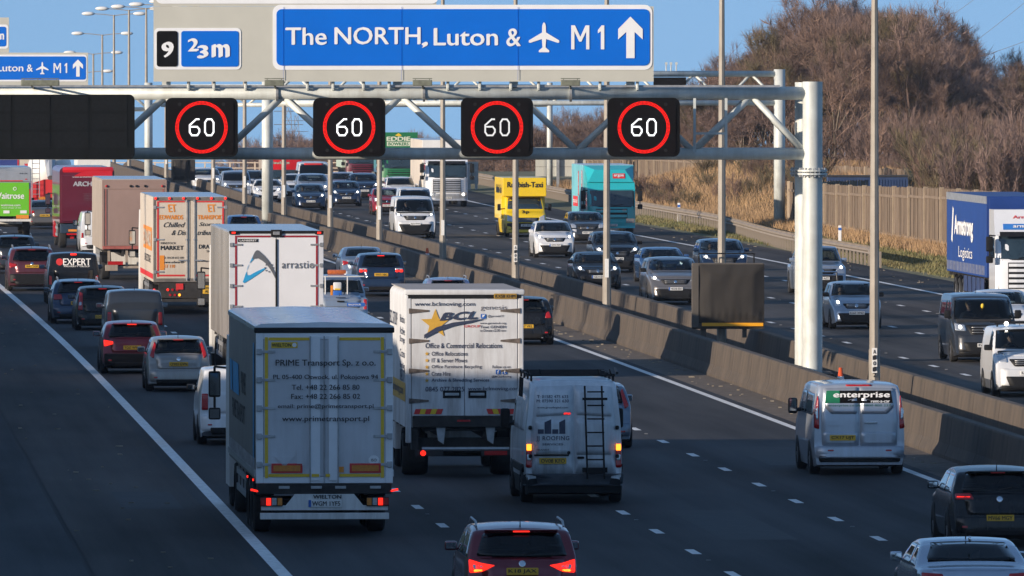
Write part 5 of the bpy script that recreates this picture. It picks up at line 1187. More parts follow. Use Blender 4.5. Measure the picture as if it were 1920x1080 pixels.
pl = poly(g, rrect(-.28, .28, .44, .55), fr_front(yf+.06), M_wplate, off=.01, name='number_plate', th=.02); txt(pl, 'DK13 LVP', fr_front(yf+.06), 0, .495, .46, M_ink, h=.07, off=.02, bold=.02)
txt(g, 'DAF', fr, -.62, 1.22, .3, M_clear, h=.07, off=.09, bold=.03); txt(g, 'CF', fr, .62, 1.22, .18, M_clear, h=.07, off=.09, bold=.03)
# yellow Luton van
L, W = 6.8, 2.12; yel = mat('taxi_yellow', (.82, .56, .01), .45, coat=.4, noise=.05, ns=2, dirt=(.3, GR, 1.0))
g = on(987, 444, L, 'luton_van', 'bright yellow Luton box van lettered Rubbish-Taxi', 'van'); yf = L/2
b = Body(g, 'van', 5.6, 1.98, 2.05, yel); b.V = [v+Vector((0, L/2-2.8, 0)) for v in b.V]; b.bvh = BVHTree.FromPolygons(b.V, b.F)
b.patch('windscreen', 'front', trap(.86, .78, 1.34, 1.86), M_black if 0 else mat('cab_glass', (.02,.035,.045), .08)); b.finish()
b.patch('bumper', 'front', trap(.95, .93, .36, .66), M_black, off=.03); b.patch('grille', 'front', trap(.55, .62, .70, .92), M_black, off=.02); 
for sg in (-1, 1): b.patch('headlight', 'front', [(sg*.62, .70), (sg*.93, .76), (sg*.90, 1.06), (sg*.66, .95)], M_clear, off=.02, step=.06)
for z_ in (.76, .85): b.patch('grille_bar', 'front', trap2(0, z_, 1.05, .025), M_steel, off=.035, rnd_=0)
pl = poly(g, rrect(-.27, .27, .50, .61), fr_front(yf+.05), M_wplate, off=.01, name='number_plate', th=.02); txt(pl, 'LR11 DYT', fr_front(yf+.05), 0, .555, .44, M_ink, h=.07, off=.02, bold=.02)
box_body(g, L, W, .85, 2.86, yel, y1=L/2-2.2); MB().b2(-W/2, W/2, L/2-2.21, L/2-1.15, 1.95, 2.86, .03).obj('luton_peak', yel, g)
ff = fr_front(L/2-1.15); txt(g, 'Rubbish-Taxi', ff, .02, 2.52, 1.72, M_ink, h=.26, bold=.05, off=.01); txt(g, '3p', fr_front(0, b.bvh), 0, 1.19, .34, M_ink, h=.16, bold=.05, off=.03)
for sg in (-1, 1): MB().path([(sg*.95, L/2-1.35, 1.35), (sg*1.22, L/2-1.3, 1.33)], .03).box(sg*1.24, L/2-1.3, 1.42, .16, .10, .32, .03).obj('door_mirror', M_black, g, 'auto')
for sg in (-1, 1):
    wheel(g, sg*.88, L/2-.95, .34, .22); wheel(g, sg*.86, -L/2+1.5, .34, .40)
MB().b2(-.9, .9, -L/2+.1, L/2-.5, .35, .86).obj('chassis', M_chassis, g)
rs = fr_right(W/2); txt(g, 'Rubbish-Taxi', rs, -.5, 2.3, 3.6, M_ink, h=.4, bold=.05)
# blue curtain-sider with white tractor at right edge
L = 13.6; W = 2.55; Lt = 16.2; blue = mat('curtain_blue', (.010, .045, .21), .5, noise=.12, ns=1.0, bump=.5, bs=1.5); sw = mat('tractor_white', (.70, .72, .75), .3, coat=.7, noise=.05, ns=2)
g = on(1935, 586, Lt, 'articulated_lorry', 'white tractor pulling a royal blue curtain-sided trailer at the right edge'); yf = Lt/2; y1 = yf-2.9
chassis(g, Lt, W, 1.15, (-Lt/2+2.6, -Lt/2+3.9, -Lt/2+5.2), guard=False); box_body(g, Lt, W, 1.15, 3.98, blue, y1=y1); MB().b2(-W/2+.1, W/2-.1, y1, y1+.03, 1.2, 3.9, .01).obj('headboard', blue, g)
MB().b2(W/2-.02, W/2+.015, -Lt/2, y1, 3.72, 3.98).obj('top_rail', M_steel, g)
rs = fr_right(W/2+.004); yc = (y1-Lt/2)/2
poly(g, [(-6.4, 2.3), (-6.0, 2.2), (-5.6, 3.4), (-5.9, 3.5)], rs, M_white, off=.01, name='logo_stroke')
txt(g, 'Armstrong', rs, -2.2, 2.75, 6.2, M_white, h=.85, bold=.05, off=.012); txt(g, 'Logistics', rs, -1.6, 1.85, 4.6, M_white, h=.5, bold=.0, off=.012)
for k in range(26): y = -Lt/2+.4+k*.49; MB().b2(W/2, W/2+.025, y-.03, y+.03, 1.22, 1.55).obj('curtain_strap', M_steel, g)
for k in range(5): MB().b2(W/2-.03, W/2+.01, -Lt/2+5.9+k*1.4, -Lt/2+6.9+k*1.4, .55, 1.10, .02).obj('side_panel', mat('navy_skirt', (.03, .05, .13), .5, noise=.3, ns=3), g)
fr, z = cab(g, yf, 2.5, 3.55, sw, z0=.40, depth=2.2, grille=5, visor=True, bar_m=sw, ws=(1.85, 2.65)); axle(g, yf-1.35, 2.5); axle(g, yf-5.0, 2.5, twin=True); MB().b2(.2-1.3, 1.1, yf-5.6, yf-2.3, .6, 1.1).obj('tractor_frame', M_chassis, g)
poly(g, rrect(-.95, .95, 2.86, 3.06), fr, mat('headboard_blue', (.03, .18, .55), .4, noise=.1, ns=5), off=.02, name='name_board', th=.02); txt(g, 'armstrong', fr, 0, 2.96, 1.2, M_white, h=.12, off=.04, bold=.03); txt(g, 'Armstrong', fr, 0, 3.28, 1.2, M_red, h=.14, off=.02, bold=.02); txt(g, 'BMS', fr, 0, 1.62, .4, M_black, h=.09, off=.03, bold=.03)
# white lorry with silver grille
L = 16.0; g = on(838, 388, L, 'articulated_lorry', 'white lorry with a silver slatted grille heading this way, pale trailer behind'); yf = L/2
chassis(g, L, 2.5, 1.15, (-L/2+2.6, -L/2+3.9, -L/2+5.2), guard=False, lite=True); box_body(g, L, 2.55, 1.1, 3.85, cream, M_roofb, y1=yf-2.9); MB().b2(-1.27, 1.27, yf-2.91, yf-2.85, 1.1, 3.85, .02).obj('headboard', PW, g)
fr, z = cab(g, yf, 2.45, 2.95, sw, depth=2.1, grille=6, visor=True, bar_m=M_alu, ws=(1.72, 2.52)); axle(g, yf-1.35, 2.5, lite=True); pl = poly(g, rrect(-.28, .28, .46, .58), fr, M_wplate, off=.07, name='number_plate', th=.02); txt(pl, 'FX14 HKD', fr, 0, .52, .46, M_ink, h=.07, off=.08, bold=.02)
# green lorry with gilt lettered headboard
L = 9.0; gr2 = mat('dark_green_panel', (.012, .16, .055), .4, coat=.5, noise=.1, ns=1.5); g = on(750, 357, L, 'box_lorry', 'dark green lorry with a tall white-lettered headboard above its cab'); yf = L/2
chassis(g, L, 2.5, 1.1, (-L/2+2.2,), guard=False, lite=True); box_body(g, L, 2.5, 1.1, 3.55, gr2, y1=yf-2.0); fr, z = cab(g, yf, 2.4, 2.55, gr2, depth=1.9, grille=3, visor=False, ws=(1.45, 2.25), lights=M_clear); axle(g, yf-1.2, 2.4, lite=True)
MB().b2(-1.25, 1.25, yf-2.0, yf-1.9, 2.5, 3.75, .02).obj('headboard', gr2, g); ff = fr_front(yf-1.9); pw = mat('pale_lettering', (.66, .68, .55), .5, noise=.1, ns=9)
txt(g, 'EDDIE', ff, -.0, 3.33, 1.5, pw, h=.26, bold=.05, off=.01); poly(g, rrect(-.75, .75, 2.86, 3.14), ff, pw, off=.01, name='letter_panel'); txt(g, 'BOWKERS', ff, 0, 3.0, 1.3, gr2, h=.2, bold=.04, off=.014); poly(g, [(-.22, 3.55), (0, 3.7), (.22, 3.55), (0, 3.48)], ff, M_yellow, off=.01, name='crest')
# pale lorry with maroon cab
L = 10.0; g = on(679, 345, L, 'box_lorry', 'lorry with a white-topped maroon cab and pale green body, far lane'); yf = L/2
chassis(g, L, 2.5, 1.1, (-L/2+2.2,), guard=False, lite=True); box_body(g, L, 2.55, 1.1, 3.5, mat('pale_green_panel', (.38, .46, .38), .5, noise=.15, ns=1.5), y1=yf-2.0); cab(g, yf, 2.15, 2.6, mar, depth=1.9, grille=3, visor=False, ws=(1.4, 2.2), lights=M_clear); axle(g, yf-1.2, 2.3, lite=True); MB().b2(-1.0, 1.0, yf-1.6, yf-.65, 2.35, 2.85, .06).obj('roof_cap', PW, g, 'auto')
# red lorry with white lettering
L = 10.0; g = on(533, 358, L, 'box_lorry', 'red lorry with white lettering beside the white central column, far off'); yf = L/2
chassis(g, L, 2.5, 1.1, (-L/2+2.2,), guard=False, lite=True); box_body(g, L, 2.5, 1.1, 2.55, bside, y1=yf-2.0); fr, z = cab(g, yf, 2.4, 1.9, mat('far_dark_cab', (.05, .08, .10), .4, noise=.2, ns=2), depth=1.9, grille=2, visor=False, ws=(.85, 1.3), lights=M_clear); axle(g, yf-1.2, 2.4, lite=True)
MB().b2(-1.15, .75, yf-1.0, yf-.35, 1.35, 2.60, .06).obj('headboard', sred, g, 'auto'); ff = fr_front(yf-.35); txt(g, 'NIXON', ff, -.2, 2.22, 1.6, M_white, h=.32, bold=.05, off=.01); txt(g, 'Haulage', ff, -.3, 1.80, 1.3, MAT['pale_green_panel'], h=.22, bold=.03, off=.01)
# ------------------------------------------------------------------ vans and cars, leading away (seen from behind)
silver = paint('silver', (.43, .47, .53), .4); white = paint('white', (.68, .69, .70), .0, .35, .35); black = paint('black', (.008, .009, .011), .0, .25, .10, .35); dkblue = paint('dark_blue', (.010, .028, .07), .4, .28, .15)
winered = paint('wine_red', (.16, .008, .018), .4, .28, .3); maroon = paint('maroon_brown', (.13, .025, .035), .45, .3, .5); bluegrey = paint('blue_grey', (.16, .21, .27), .55, .3, .4); dsilver = paint('dusty_silver', (.33, .32, .31), .5, .38, .5)
dkgrey = paint('dark_grey', (.04, .045, .052), .45, .3, .3); pblue = paint('pale_blue_silver', (.40, .46, .55), .5, .3, .3); bmwb = paint('mid_blue', (.03, .10, .26), .5, .25, .3); cherry = paint('cherry_red', (.30, .015, .03), .3, .3, .35); bsilver = paint('bluish_silver', (.36, .42, .50), .6, .28, .4); greybr = paint('grime_grey', (.12, .115, .11), .4, .4, .7); lilac = paint('lilac_silver', (.30, .32, .48), .5, .3, .3)
# silver panel van with dark green name board
L, W, H = 4.97, 1.98, 1.97
g = place(1612, 891, L, 'away', 'panel_van', 'clean silver panel van with a dark and green name board across its doors', 'van'); b = Body(g, 'van', L, W, H, silver)
for md in ('left', 'right'):
    zb = .62*H+.04; b.patch('side_window', md, [(.95, zb), (1.55, zb), (1.12, 1.70), (.98, 1.74)], M_glass); b.patch('side_window', md, [(.05, zb), (.86, zb), (.86, 1.74), (.05, 1.74)], M_dglass); b.patch('rear_side_window', md, [(-1.9, zb), (-.05, zb), (-.05, 1.74), (-1.85, 1.72)], M_dglass)
b.patch('windscreen', 'front', trap(.82, .74, 1.28, 1.82), M_glass); b.finish()
for sg in (-1, 1):
    x0, x1 = sg*.012, sg*.80; b.patch('rear_door', 'rear', [(x0, .62), (x1, .62), (sg*.82, 1.2), (sg*.76, 1.84), (x0, 1.86)], silver, off=.016)
    b.patch('door_panel', 'rear', [(sg*.05, 1.30), (sg*.60, 1.30), (sg*.74, 1.45), (sg*.71, 1.80), (sg*.05, 1.81)], silver, off=.026)
    b.patch('number_recess', 'rear', [(sg*.03, .66), (sg*.78, .66), (sg*.78, .92), (sg*.03, .92)], silver, off=.024)
    b.patch('tail_light', 'rear', [(sg*.86, .98), (sg*.955, 1.0), (sg*.94, 1.35), (sg*.875, 1.70), (sg*.855, 1.30)], M_redlens, off=.02, step=.06)
    b.patch('light_strip', 'rear', [(sg*.885, 1.18), (sg*.93, 1.20), (sg*.925, 1.40), (sg*.885, 1.45)], M_clear, off=.03, step=.06)
    b.patch('reflector', 'rear', trap2(sg*.62, .52, .13, .035), M_redlens, off=.06, step=.05)
b.patch('bumper', 'rear', trap(.94, .94, .36, .60), silver, off=.05); b.patch('bumper_skirt', 'rear', trap(.86, .88, .28, .40), M_black, off=.04)
fr = fr_rear(-L/2, b.bvh); poly(g, [(-.74, 1.535), (.72, 1.535), (.68, 1.80), (-.70, 1.80)], fr, M_sigbox, off=.034, name='name_board'); poly(g, [(-.74, 1.535), (-.42, 1.535), (-.42, 1.80), (-.70, 1.80)], fr, mat('board_green', (.01, .18, .08), .5, noise=.1, ns=6), off=.038, name='green_end')
txt(g, 'enterprise', fr, .05, 1.695, 1.20, M_white, h=.15, bold=.03, off=.045); txt(g, 'rent-a-car', fr, .45, 1.57, .40, M_white, h=.05, bold=.04, off=.045); txt(g, 'enterprise.co.uk  0800 800 227', fr, .0, 1.48, 1.35, mat('dull_green_vinyl', (.03, .14, .10), .5, noise=.1, ns=9), h=.06, bold=.01, off=.034)
plate(b, 'rear', .795, .55, .115, M_yplate, 'CX17 UJT', u=-.36); MB().b2(.10, .38, -L/2-.02, -L/2+.02, 1.10, 1.14, .008).obj('door_handle', M_chrome, g); b.patch('high_brake_light', 'rear', trap2(0, 1.905, .56, .03), M_redlens, off=.01, step=.05); txt(g, 'TRANSIT', fr, -.55, 1.05, .25, M_steel, h=.025, off=.03)
for sg in (-1, 1):
    for y in (-L/2+1.0, L/2-.95): b.patch('wheel_arch', 'left' if sg < 0 else 'right', [(y+.40*math.cos(math.radians(a)), max(.22, .33+.40*math.sin(math.radians(a)))) for a in range(-8, 189, 14)], M_black, off=.01, rnd_=0); wheel(g, sg*(W/2-.10), y, .335, .22)
    x = sg*(W/2+.14); mm = MB().box(x, L/2-1.45, 1.38, .20, .12, .34, .05); mm.tube((sg*.93, L/2-1.45, 1.30), (x, L/2-1.45, 1.28), .04); o = mm.obj('door_mirror', M_black, g, 'auto'); MB().box(x, L/2-1.52, 1.40, .15, .008, .26).obj('mirror_glass', M_mirror, o)
MB().b2(-.8, .8, -L/2+.1, L/2-.3, .18, .4).obj('underbody', M_chassis, g)
# roofing van with ladder
L, W, H = 5.2, 1.98, 2.50; wv = mat('weathered_white_van', (.66, .69, .72), .4, .1, coat=.4, noise=.12, ns=2, dirt=(.7, (.10, .085, .07), 2.2))
g = place(1076, 945, L, 'away', 'panel_van', 'dirty white roofing van with a black ladder hung on its rear door', 'van'); b = Body(g, 'van', L, W, H, wv)
for md in ('left', 'right'): b.patch('side_window', md, [(1.0, 1.45), (1.75, 1.45), (1.35, 2.0), (1.02, 2.05)], M_glass); b.patch('side_panel', md, [(-2.0, 1.45), (-.9, 1.45), (-.9, 2.15), (-1.95, 2.12)], wv, off=.02); b.patch('side_panel', md, [(-.8, 1.45), (.7, 1.45), (.7, 2.15), (-.8, 2.15)], wv, off=.02); b.patch('side_strip', md, [(-2.2, .62), (.9, .62), (.9, .78), (-2.2, .78)], M_black, off=.03, rnd_=0)
b.patch('windscreen', 'front', trap(.82, .74, 1.55, 2.25), M_glass); b.finish(lower=M_black, lower_z=.52)
for sg in (-1, 1):
    x0 = sg*.010; b.patch('rear_door', 'rear', [(x0, .60), (sg*.84, .60), (sg*.85, 1.4), (sg*.76, 2.33), (x0, 2.36)], wv, off=.018)
    b.patch('door_panel', 'rear', [(sg*.05, .98), (sg*.76, .98), (sg*.77, 1.65), (sg*.05, 1.70)], wv, off=.03); b.patch('door_panel', 'rear', [(sg*.05, 1.78), (sg*.76, 1.74), (sg*.69, 2.26), (sg*.05, 2.28)], wv, off=.03)
    b.patch('tail_light', 'rear', [(sg*.84, .72), (sg*.955, .72), (sg*.95, 1.20), (sg*.84, 1.20)], M_redlens, off=.03, step=.07); b.patch('lit_lamp', 'rear', trap2(sg*.895, 1.13, .10, .13), M_amberlit, off=.042, step=.05); b.patch('reverse_lamp', 'rear', trap2(sg*.895, .93, .09, .12), M_clear, off=.042, step=.05)
b.patch('bumper', 'rear', trap(.95, .96, .36, .60), mat('grey_bumper', (.05, .055, .065), .6, noise=.3, ns=5), off=.05)
fr = fr_rear(-L/2, b.bvh); dg_ = MAT['navy_vinyl']
txt(g, 'T: 01582 475 633', fr, -.42, 2.14, .62, dg_, h=.06, bold=.02, off=.036); txt(g, 'M: 07590 321 630', fr, -.42, 2.055, .64, dg_, h=.06, bold=.02, off=.036); txt(g, 'www.jjroofingltd.com', fr, -.42, 1.92, .62, dg_, h=.045, off=.036)
for x0, x1, z1 in ((-.72, -.60, 1.50), (-.585, -.45, 1.66), (-.43, -.31, 1.50), (-.29, -.17, 1.66)):
    poly(g, [(x0, 1.40), (x1, 1.40), (x1, z1+.03), (x0, z1-.03)] if z1 > 1.6 else rrect(x0, x1, 1.40, 1.49), fr, dg_, off=.038, name='logo_bar')
txt(g, 'JJ ROOFING', fr, -.42, 1.30, .66, dg_, h=.11, bold=.015, off=.038, space=1.15); txt(g, 'SERVICES', fr, -.42, 1.19, .42, dg_, h=.04, off=.038); plate(b, 'rear', .86, .54, .115, M_yplate, 'OV08 KFO', u=-.42)
MB().b2(-.80, -.10, -L/2-.05, -L/2-.01, .955, .99, .005).obj('plate_light_bar', M_black, g); b.patch('high_brake_light', 'rear', trap2(-.13, 1.80, .14, .04), M_brake, off=.03, step=.04); txt(g, 'TRANSIT', fr, -.62, 1.08, .26, M_black, h=.03, off=.034)
ld = MB(); yl = -L/2-.20
for x in (.24, .58): ld.tube((x-.03, yl+.10, 2.36), (x+.02, yl, .50), .022, n=6)
for k in range(7): z = .62+.27*k; ld.tube((.26, yl+.02+.012*k, z), (.60, yl+.02+.012*k, z), .016, n=5)
for z, hh in ((.68, .10), (2.10, .05)): ld.b2(.16, .66, yl-.03+.04, yl+.06, z-hh/2, z+hh/2)
ld.obj('rear_ladder', M_black, g)
rk = MB()
for y in (-2.1, -1.0, .1, 1.1):
    rk.tube((-.82, y, 2.44), (-.82, y, 2.56), .025, n=5).tube((.82, y, 2.44), (.82, y, 2.56), .025, n=5).tube((-.86, y, 2.56), (.86, y, 2.56), .028, n=6)
for x in (-.82, .82): rk.tube((x, -2.2, 2.56), (x, 1.2, 2.56), .022, n=5)
for x in (-.86, -.62, .55, .78): rk.tube((x, -2.15, 2.56), (x-.04, -2.2, 2.68), .022, .012, n=5)
rk.tube((.9, -2.1, 2.60), (1.05, .6, 2.62), .03, n=6); rk.obj('roof_rack', M_black, g)
sl = MB()
for k in range(4): sl.tube((-.98, -1.9+.25*k, 2.5), (-1.0, -1.9+.25*k, 2.12), .02, n=5)
sl.obj('rack_clamps', M_black, g)
b.patch('lock_puck', 'rear', circ(-.10, 1.02, .035, 10), M_black, off=.04, rnd_=0); b.patch('door_handle', 'rear', trap2(.14, .92, .14, .05), M_black, off=.04, step=.05)
for sg in (-1, 1):
    for z in (1.52, .95): b.patch('hinge', 'rear', trap2(sg*.87, z, .07, .08), M_black, off=.045, step=.05)
    for y in (-L/2+1.0, L/2-.95): b.patch('wheel_arch', 'left' if sg < 0 else 'right', [(y+.42*math.cos(math.radians(a)), max(.24, .36+.42*math.sin(math.radians(a)))) for a in range(-8, 189, 14)], M_black, off=.01, rnd_=0); wheel(g, sg*(W/2-.10), y, .355, .24)
    x = sg*(W/2+.16); mm = MB().box(x, L/2-1.5, 1.6, .20, .12, .40, .05); mm.tube((sg*.93, L/2-1.5, 1.5), (x, L/2-1.5, 1.48), .04); mm.obj('door_mirror', M_black, g, 'auto')
MB().b2(-.8, .8, -L/2+.1, L/2-.3, .22, .5).tube((0, -L/2+.4, .3), (0, -L/2+.8, .3), .12).obj('underbody', M_chassis, g)
# small helper for ordinary cars
def mkcar(px, s, kind, L, W, H, pm, facing, name, label, cat='car', **k):
    g = place(px, HY+CAM_H*s, L, facing, name, label, cat); return g, car(g, kind, L, W, H, pm, view='rear' if facing == 'away' else 'front', **k)
def tl_corner(b, w, H): return [[(w*.66, .565*H), (w*.97, .52*H), (w*.985, .64*H), (w*.66, .61*H)]]
def tl_tall(b, w, H): return [[(w*.80, .46*H), (w*.97, .46*H), (w*.90, .86*H), (w*.78, .84*H)], (M_clear, [(w*.84, .56*H), (w*.95, .56*H), (w*.93, .64*H), (w*.83, .64*H)])]
def tl_high(b, w, H): return [[(w*.84, .60*H), (w*.97, .64*H), (w*.80, .90*H), (w*.74, .86*H)]]
def tl_boom(b, w, H): return [[(w*.50, .60*H), (w*.74, .54*H), (w*.98, .53*H), (w*.985, .66*H), (w*.78, .625*H)], (M_clear, [(w*.70, .575*H), (w*.90, .56*H), (w*.92, .61*H), (w*.74, .60*H)]), (M_amberlit, [(w*.74, .545*H), (w*.90, .535*H), (w*.90, .56*H), (w*.74, .562*H)])]
mkcar(980, 119.4, 'suv', 4.37, 1.81, 1.59, winered, 'away', 'suv_car', 'wine red crossover at the bottom edge with roof rails and lit brake lamps', lights='brake', glassm=M_dglass, tail=tl_boom, rails=True, plate_t='K18 JAX', plate_z=.545*1.59-.0, badge=.615*1.59, wheel_r=.35)
g, b = mkcar(1832, 120, 'saloon', 4.7, 1.85, 1.37, paint('coupe_silver', (.46, .51, .58), .55, .22, .2), 'away', 'coupe_car', 'silver coupe in the bottom right corner showing its roof and rear window', glassm=M_dglass, wheel_r=.34)
MB().ball((0, -L/2+1.35, 1.37), .04, .7, 1.6, 1.3, 8, 6).obj('roof_fin', M_chrome, g, True)
mkcar(1876, 103, 'hatch', 4.26, 1.80, 1.45, black, 'away', 'hatchback_car', 'black hatchback at the right edge with a yellow plate and thin red lamps', glassm=M_dglass, plate_t='MV66 MGY', plate_z=.36*1.45+.02, badge=.60*1.45, wheel_r=.33, tail=lambda b, w, H: [[(w*.56, .60*H), (w*.96, .60*H), (w*.97, .67*H), (w*.62, .675*H)], (M_brake, [(w*.64, .625*H), (w*.93, .625*H), (w*.93, .637*H), (w*.64, .637*H)])])
mkcar(446, 81.8, 'smallvan', 4.28, 1.79, 1.80, white, 'away', 'small_van', 'small white van half hidden by the nearest lorry mirror', 'van', mirror=M_black, plate_t='BN07 KXW', plate_z=.80, tail=lambda b, w, H: [[(w*.80, .45*H), (w*.97, .45*H), (w*.97, .66*H), (w*.80, .66*H)]], lower=mat('grey_bumper', (.05, .055, .065), .6), interior=False)
mkcar(1118, 82.5, 'hatch', 4.0, 1.69, 1.50, bluegrey, 'away', 'hatchback_car', 'blue-grey hatchback peeping out right of the roofing van', tail=tl_high, lights='off', plate_t='LK57 VNR')
mkcar(335, 70.7, 'hatch', 4.17, 1.70, 1.47, dsilver, 'away', 'hatchback_car', 'silver hatchback with high corner lamps behind the small white van', tail=tl_high, plate_t='OY03 GVN', plate_z=.50*1.47, badge=.585*1.47)
mkcar(248, 67, 'hatch', 3.99, 1.75, 1.48, winered, 'away', 'hatchback_car', 'dark red hatchback with lit brake lamps left of the silver hatchback', lights='brake', tail=tl_corner, plate_t='YG67 WWK', style='clad', lower=M_black, plate_z=.50*1.48, glassm=M_dglass)
mkcar(253, 61.8, 'smallvan', 4.3, 1.83, 1.80, dkgrey, 'away', 'small_van', 'black small van with a wide dark rear window directly beyond the dark red hatchback', 'van', tail=lambda b, w, H: [[(w*.82, .40*H), (w*.96, .40*H), (w*.95, .62*H), (w*.82, .62*H)]], interior=False)
mkcar(193, 58, 'hatch', 4.37, 1.78, 1.44, black, 'away', 'hatchback_car', 'black hatchback with hooked red lamps left of the black small van', tail=tl_tall, glassm=M_dglass, plate_t='LD15 VKW', plate_z=.45)
mkcar(147, 56.6, 'estate', 4.69, 1.81, 1.47, dkblue, 'away', 'estate_car', 'dark blue estate car nearest the solid white line, square red lamps', tail=lambda b, w, H: [[(w*.62, .55*H), (w*.97, .54*H), (w*.96, .66*H), (w*.66, .66*H)]], glassm=M_dglass, plate_t='KE64 FMU', rails=True, badge=None)
g, b = mkcar(138, 52.6, 'smallvan', 4.6, 1.9, 1.86, black, 'away', 'panel_van', 'glossy black van with EXPERT lettering and red roundel', 'van', tail=lambda b, w, H: [[(w*.86, .34*H), (w*.97, .34*H), (w*.96, .56*H), (w*.86, .54*H)]], interior=False, plate_t='RV16 WEU', plate_z=.52)
fr = fr_rear(-2.3, b.bvh); txt(g, 'EXPERT', fr, .12, 1.52, .98, M_white, h=.24, off=.02, bold=.02); txt(g, 'PROPERTY GROUP', fr, .12, 1.36, .92, M_white, h=.05, off=.02); poly(g, circ(-.50, 1.52, .125, 18), fr, M_red, off=.018, name='red_roundel'); b.patch('high_brake_light', 'rear', trap2(.0, 1.78, .22, .05), M_brake, off=.02, step=.05)
mkcar(60, 49.8, 'suv', 4.57, 1.84, 1.66, maroon, 'away', 'suv_car', 'dusty maroon SUV with a yellow plate at the far left', tail=tl_corner, plate_t='WA17 UOP', plate_z=.56*1.66, badge=.62*1.66, glassm=M_dglass, rails=True, style='clad')
mkcar(28, 46.2, 'suv', 4.2, 1.78, 1.56, dkgrey, 'away', 'suv_car', 'dark SUV with round pinkish lamps cut by the left edge', tail=lambda b, w, H: [[(w*.78, .46*H), (w*.97, .46*H), (w*.97, .66*H), (w*.78, .66*H)]], lights='off', rails=True)
mkcar(84, 36.9, 'saloon', 4.8, 1.85, 1.44, greybr, 'away', 'saloon_car', 'dirty grey saloon with a dull yellow plate between the green and dark red lorries', plate_t='RX09 DKL', plate_z=.47*1.44)
mkcar(191, 42.3, 'van', 4.9, 1.95, 1.95, white, 'away', 'panel_van', 'white van half hidden behind the mauve-brown lorry', 'van', interior=False, tail=lambda b, w, H: [[(w*.88, .36*H), (w*.98, .36*H), (w*.97, .50*H), (w*.88, .50*H)]], plate_t='EO66 RTV', plate_z=.55)
mkcar(985, 61, 'hatch', 4.3, 1.80, 1.48, black, 'away', 'hatchback_car', 'black hatchback with a long chrome strip right of the white removals lorry', tail=lambda b, w, H: [[(w*.74, .56*H), (w*.97, .56*H), (w*.90, .70*H), (w*.78, .66*H)]], lights='off', plate_t='EX57 VKL', plate_z=.39*1.48)
mkcar(842, 56.4, 'hatch', 4.1, 1.70, 1.50, lilac, 'away', 'hatchback_car', 'lilac car of which only the roof shows over the removals lorry', rails=True)
mkcar(715, 50.9, 'suv', 4.37, 1.81, 1.60, dkblue, 'away', 'suv_car', 'black-blue crossover with four lit brake lamps beside the median barrier', lights='brake', tail=lambda b, w, H: [[(w*.62, .555*H), (w*.76, .555*H), (w*.76, .61*H), (w*.62, .61*H)], [(w*.80, .555*H), (w*.95, .555*H), (w*.95, .61*H), (w*.80, .61*H)], (M_clear, [(w*.60, .615*H), (w*.95, .615*H), (w*.95, .645*H), (w*.60, .645*H)])], plate_t='YH15 XBG', plate_z=.50*1.6, glassm=M_dglass)
mkcar(682, 48.5, 'saloon', 4.6, 1.78, 1.45, bsilver, 'away', 'saloon_car', 'silver saloon with triangular red lamps partly behind the black-blue crossover', tail=tl_corner)
mkcar(458, 40.8, 'hatch', 4.1, 1.72, 1.50, bmwb, 'away', 'hatchback_car', 'blue car of which only the roof shows over the white refrigerated trailer')
# silver pickup with amber beacon and sprayer
L = 5.1; g, b = mkcar(639, 58, 'pickup', L, 1.80, 1.78, bsilver, 'away', 'pickup_truck', 'silver pickup with an orange roof beacon and a sprayer in its bed', 'pickup', tail=lambda b, w, H: [[(w*.86, .36*H), (w*.98, .36*H), (w*.98, .57*H), (w*.86, .57*H)], (M_clear, [(w*.87, .44*H), (w*.97, .44*H), (w*.97, .49*H), (w*.87, .49*H)])], lights='off', wiper=False)
MB().b2(-.30, .30, .0, .16, 1.78, 1.92, .03).obj('roof_beacon', mat('beacon_orange', (.50, .12, .02), .3, coat=.8, noise=.3, ns=15), g, 'auto'); fr = fr_rear(-L/2-.0, b.bvh)
poly(g, rrect(.20, .78, .78, .90), fr, M_blue, off=.015, name='blue_sticker'); txt(g, 'BALFOUR', fr, .45, .84, .40, M_white, h=.05, off=.02); txt(g, 'HILUX   4WD', fr, .0, .99, 1.3, M_steel, h=.04, off=.016); MB().b2(-.12, .12, -L/2-.035, -L/2-.005, .92, .97, .008).obj('tailgate_handle', M_black, g); MB().b2(-.16, .16, -L/2-.02, -L/2, 1.055, 1.075).obj('tailgate_label', M_black, g)
fm = MB()
for x in (-.42, .30): fm.tube((x, -.9, 1.08), (x, -.9, 1.74), .02, n=6)
fm.tube((-.84, -.9, 1.72), (.84, -.9, 1.72), .02, n=6); fm.obj('bed_frame', PW, g)
p = g.matrix_basis @ Vector((-.05, -1.3, 1.09)); s_ = empty('knapsack_sprayer', p, g.rotation_euler.z); tag(s_, 'white and blue sprayer tank standing in the silver pickup bed', 'sprayer')
MB().b2(-.14, .14, -.12, .12, 0, .18, .03).obj('base', M_blue, s_, 'auto'); MB().b2(-.13, .13, -.11, .11, .19, .45, .04).obj('tank', PW, s_, 'auto'); MB().b2(-.09, .09, -.13, -.112, .20, .25).obj('yellow_label', M_yellow, s_); MB().path([(.13, 0, .40), (.26, 0, .48), (.30, 0, .30), (.22, .05, .05)], .015).obj('hose', M_black, s_); MB().b2(-.22, -.14, -.05, .05, 0, .35, .02).obj('strap', M_amber, s_)
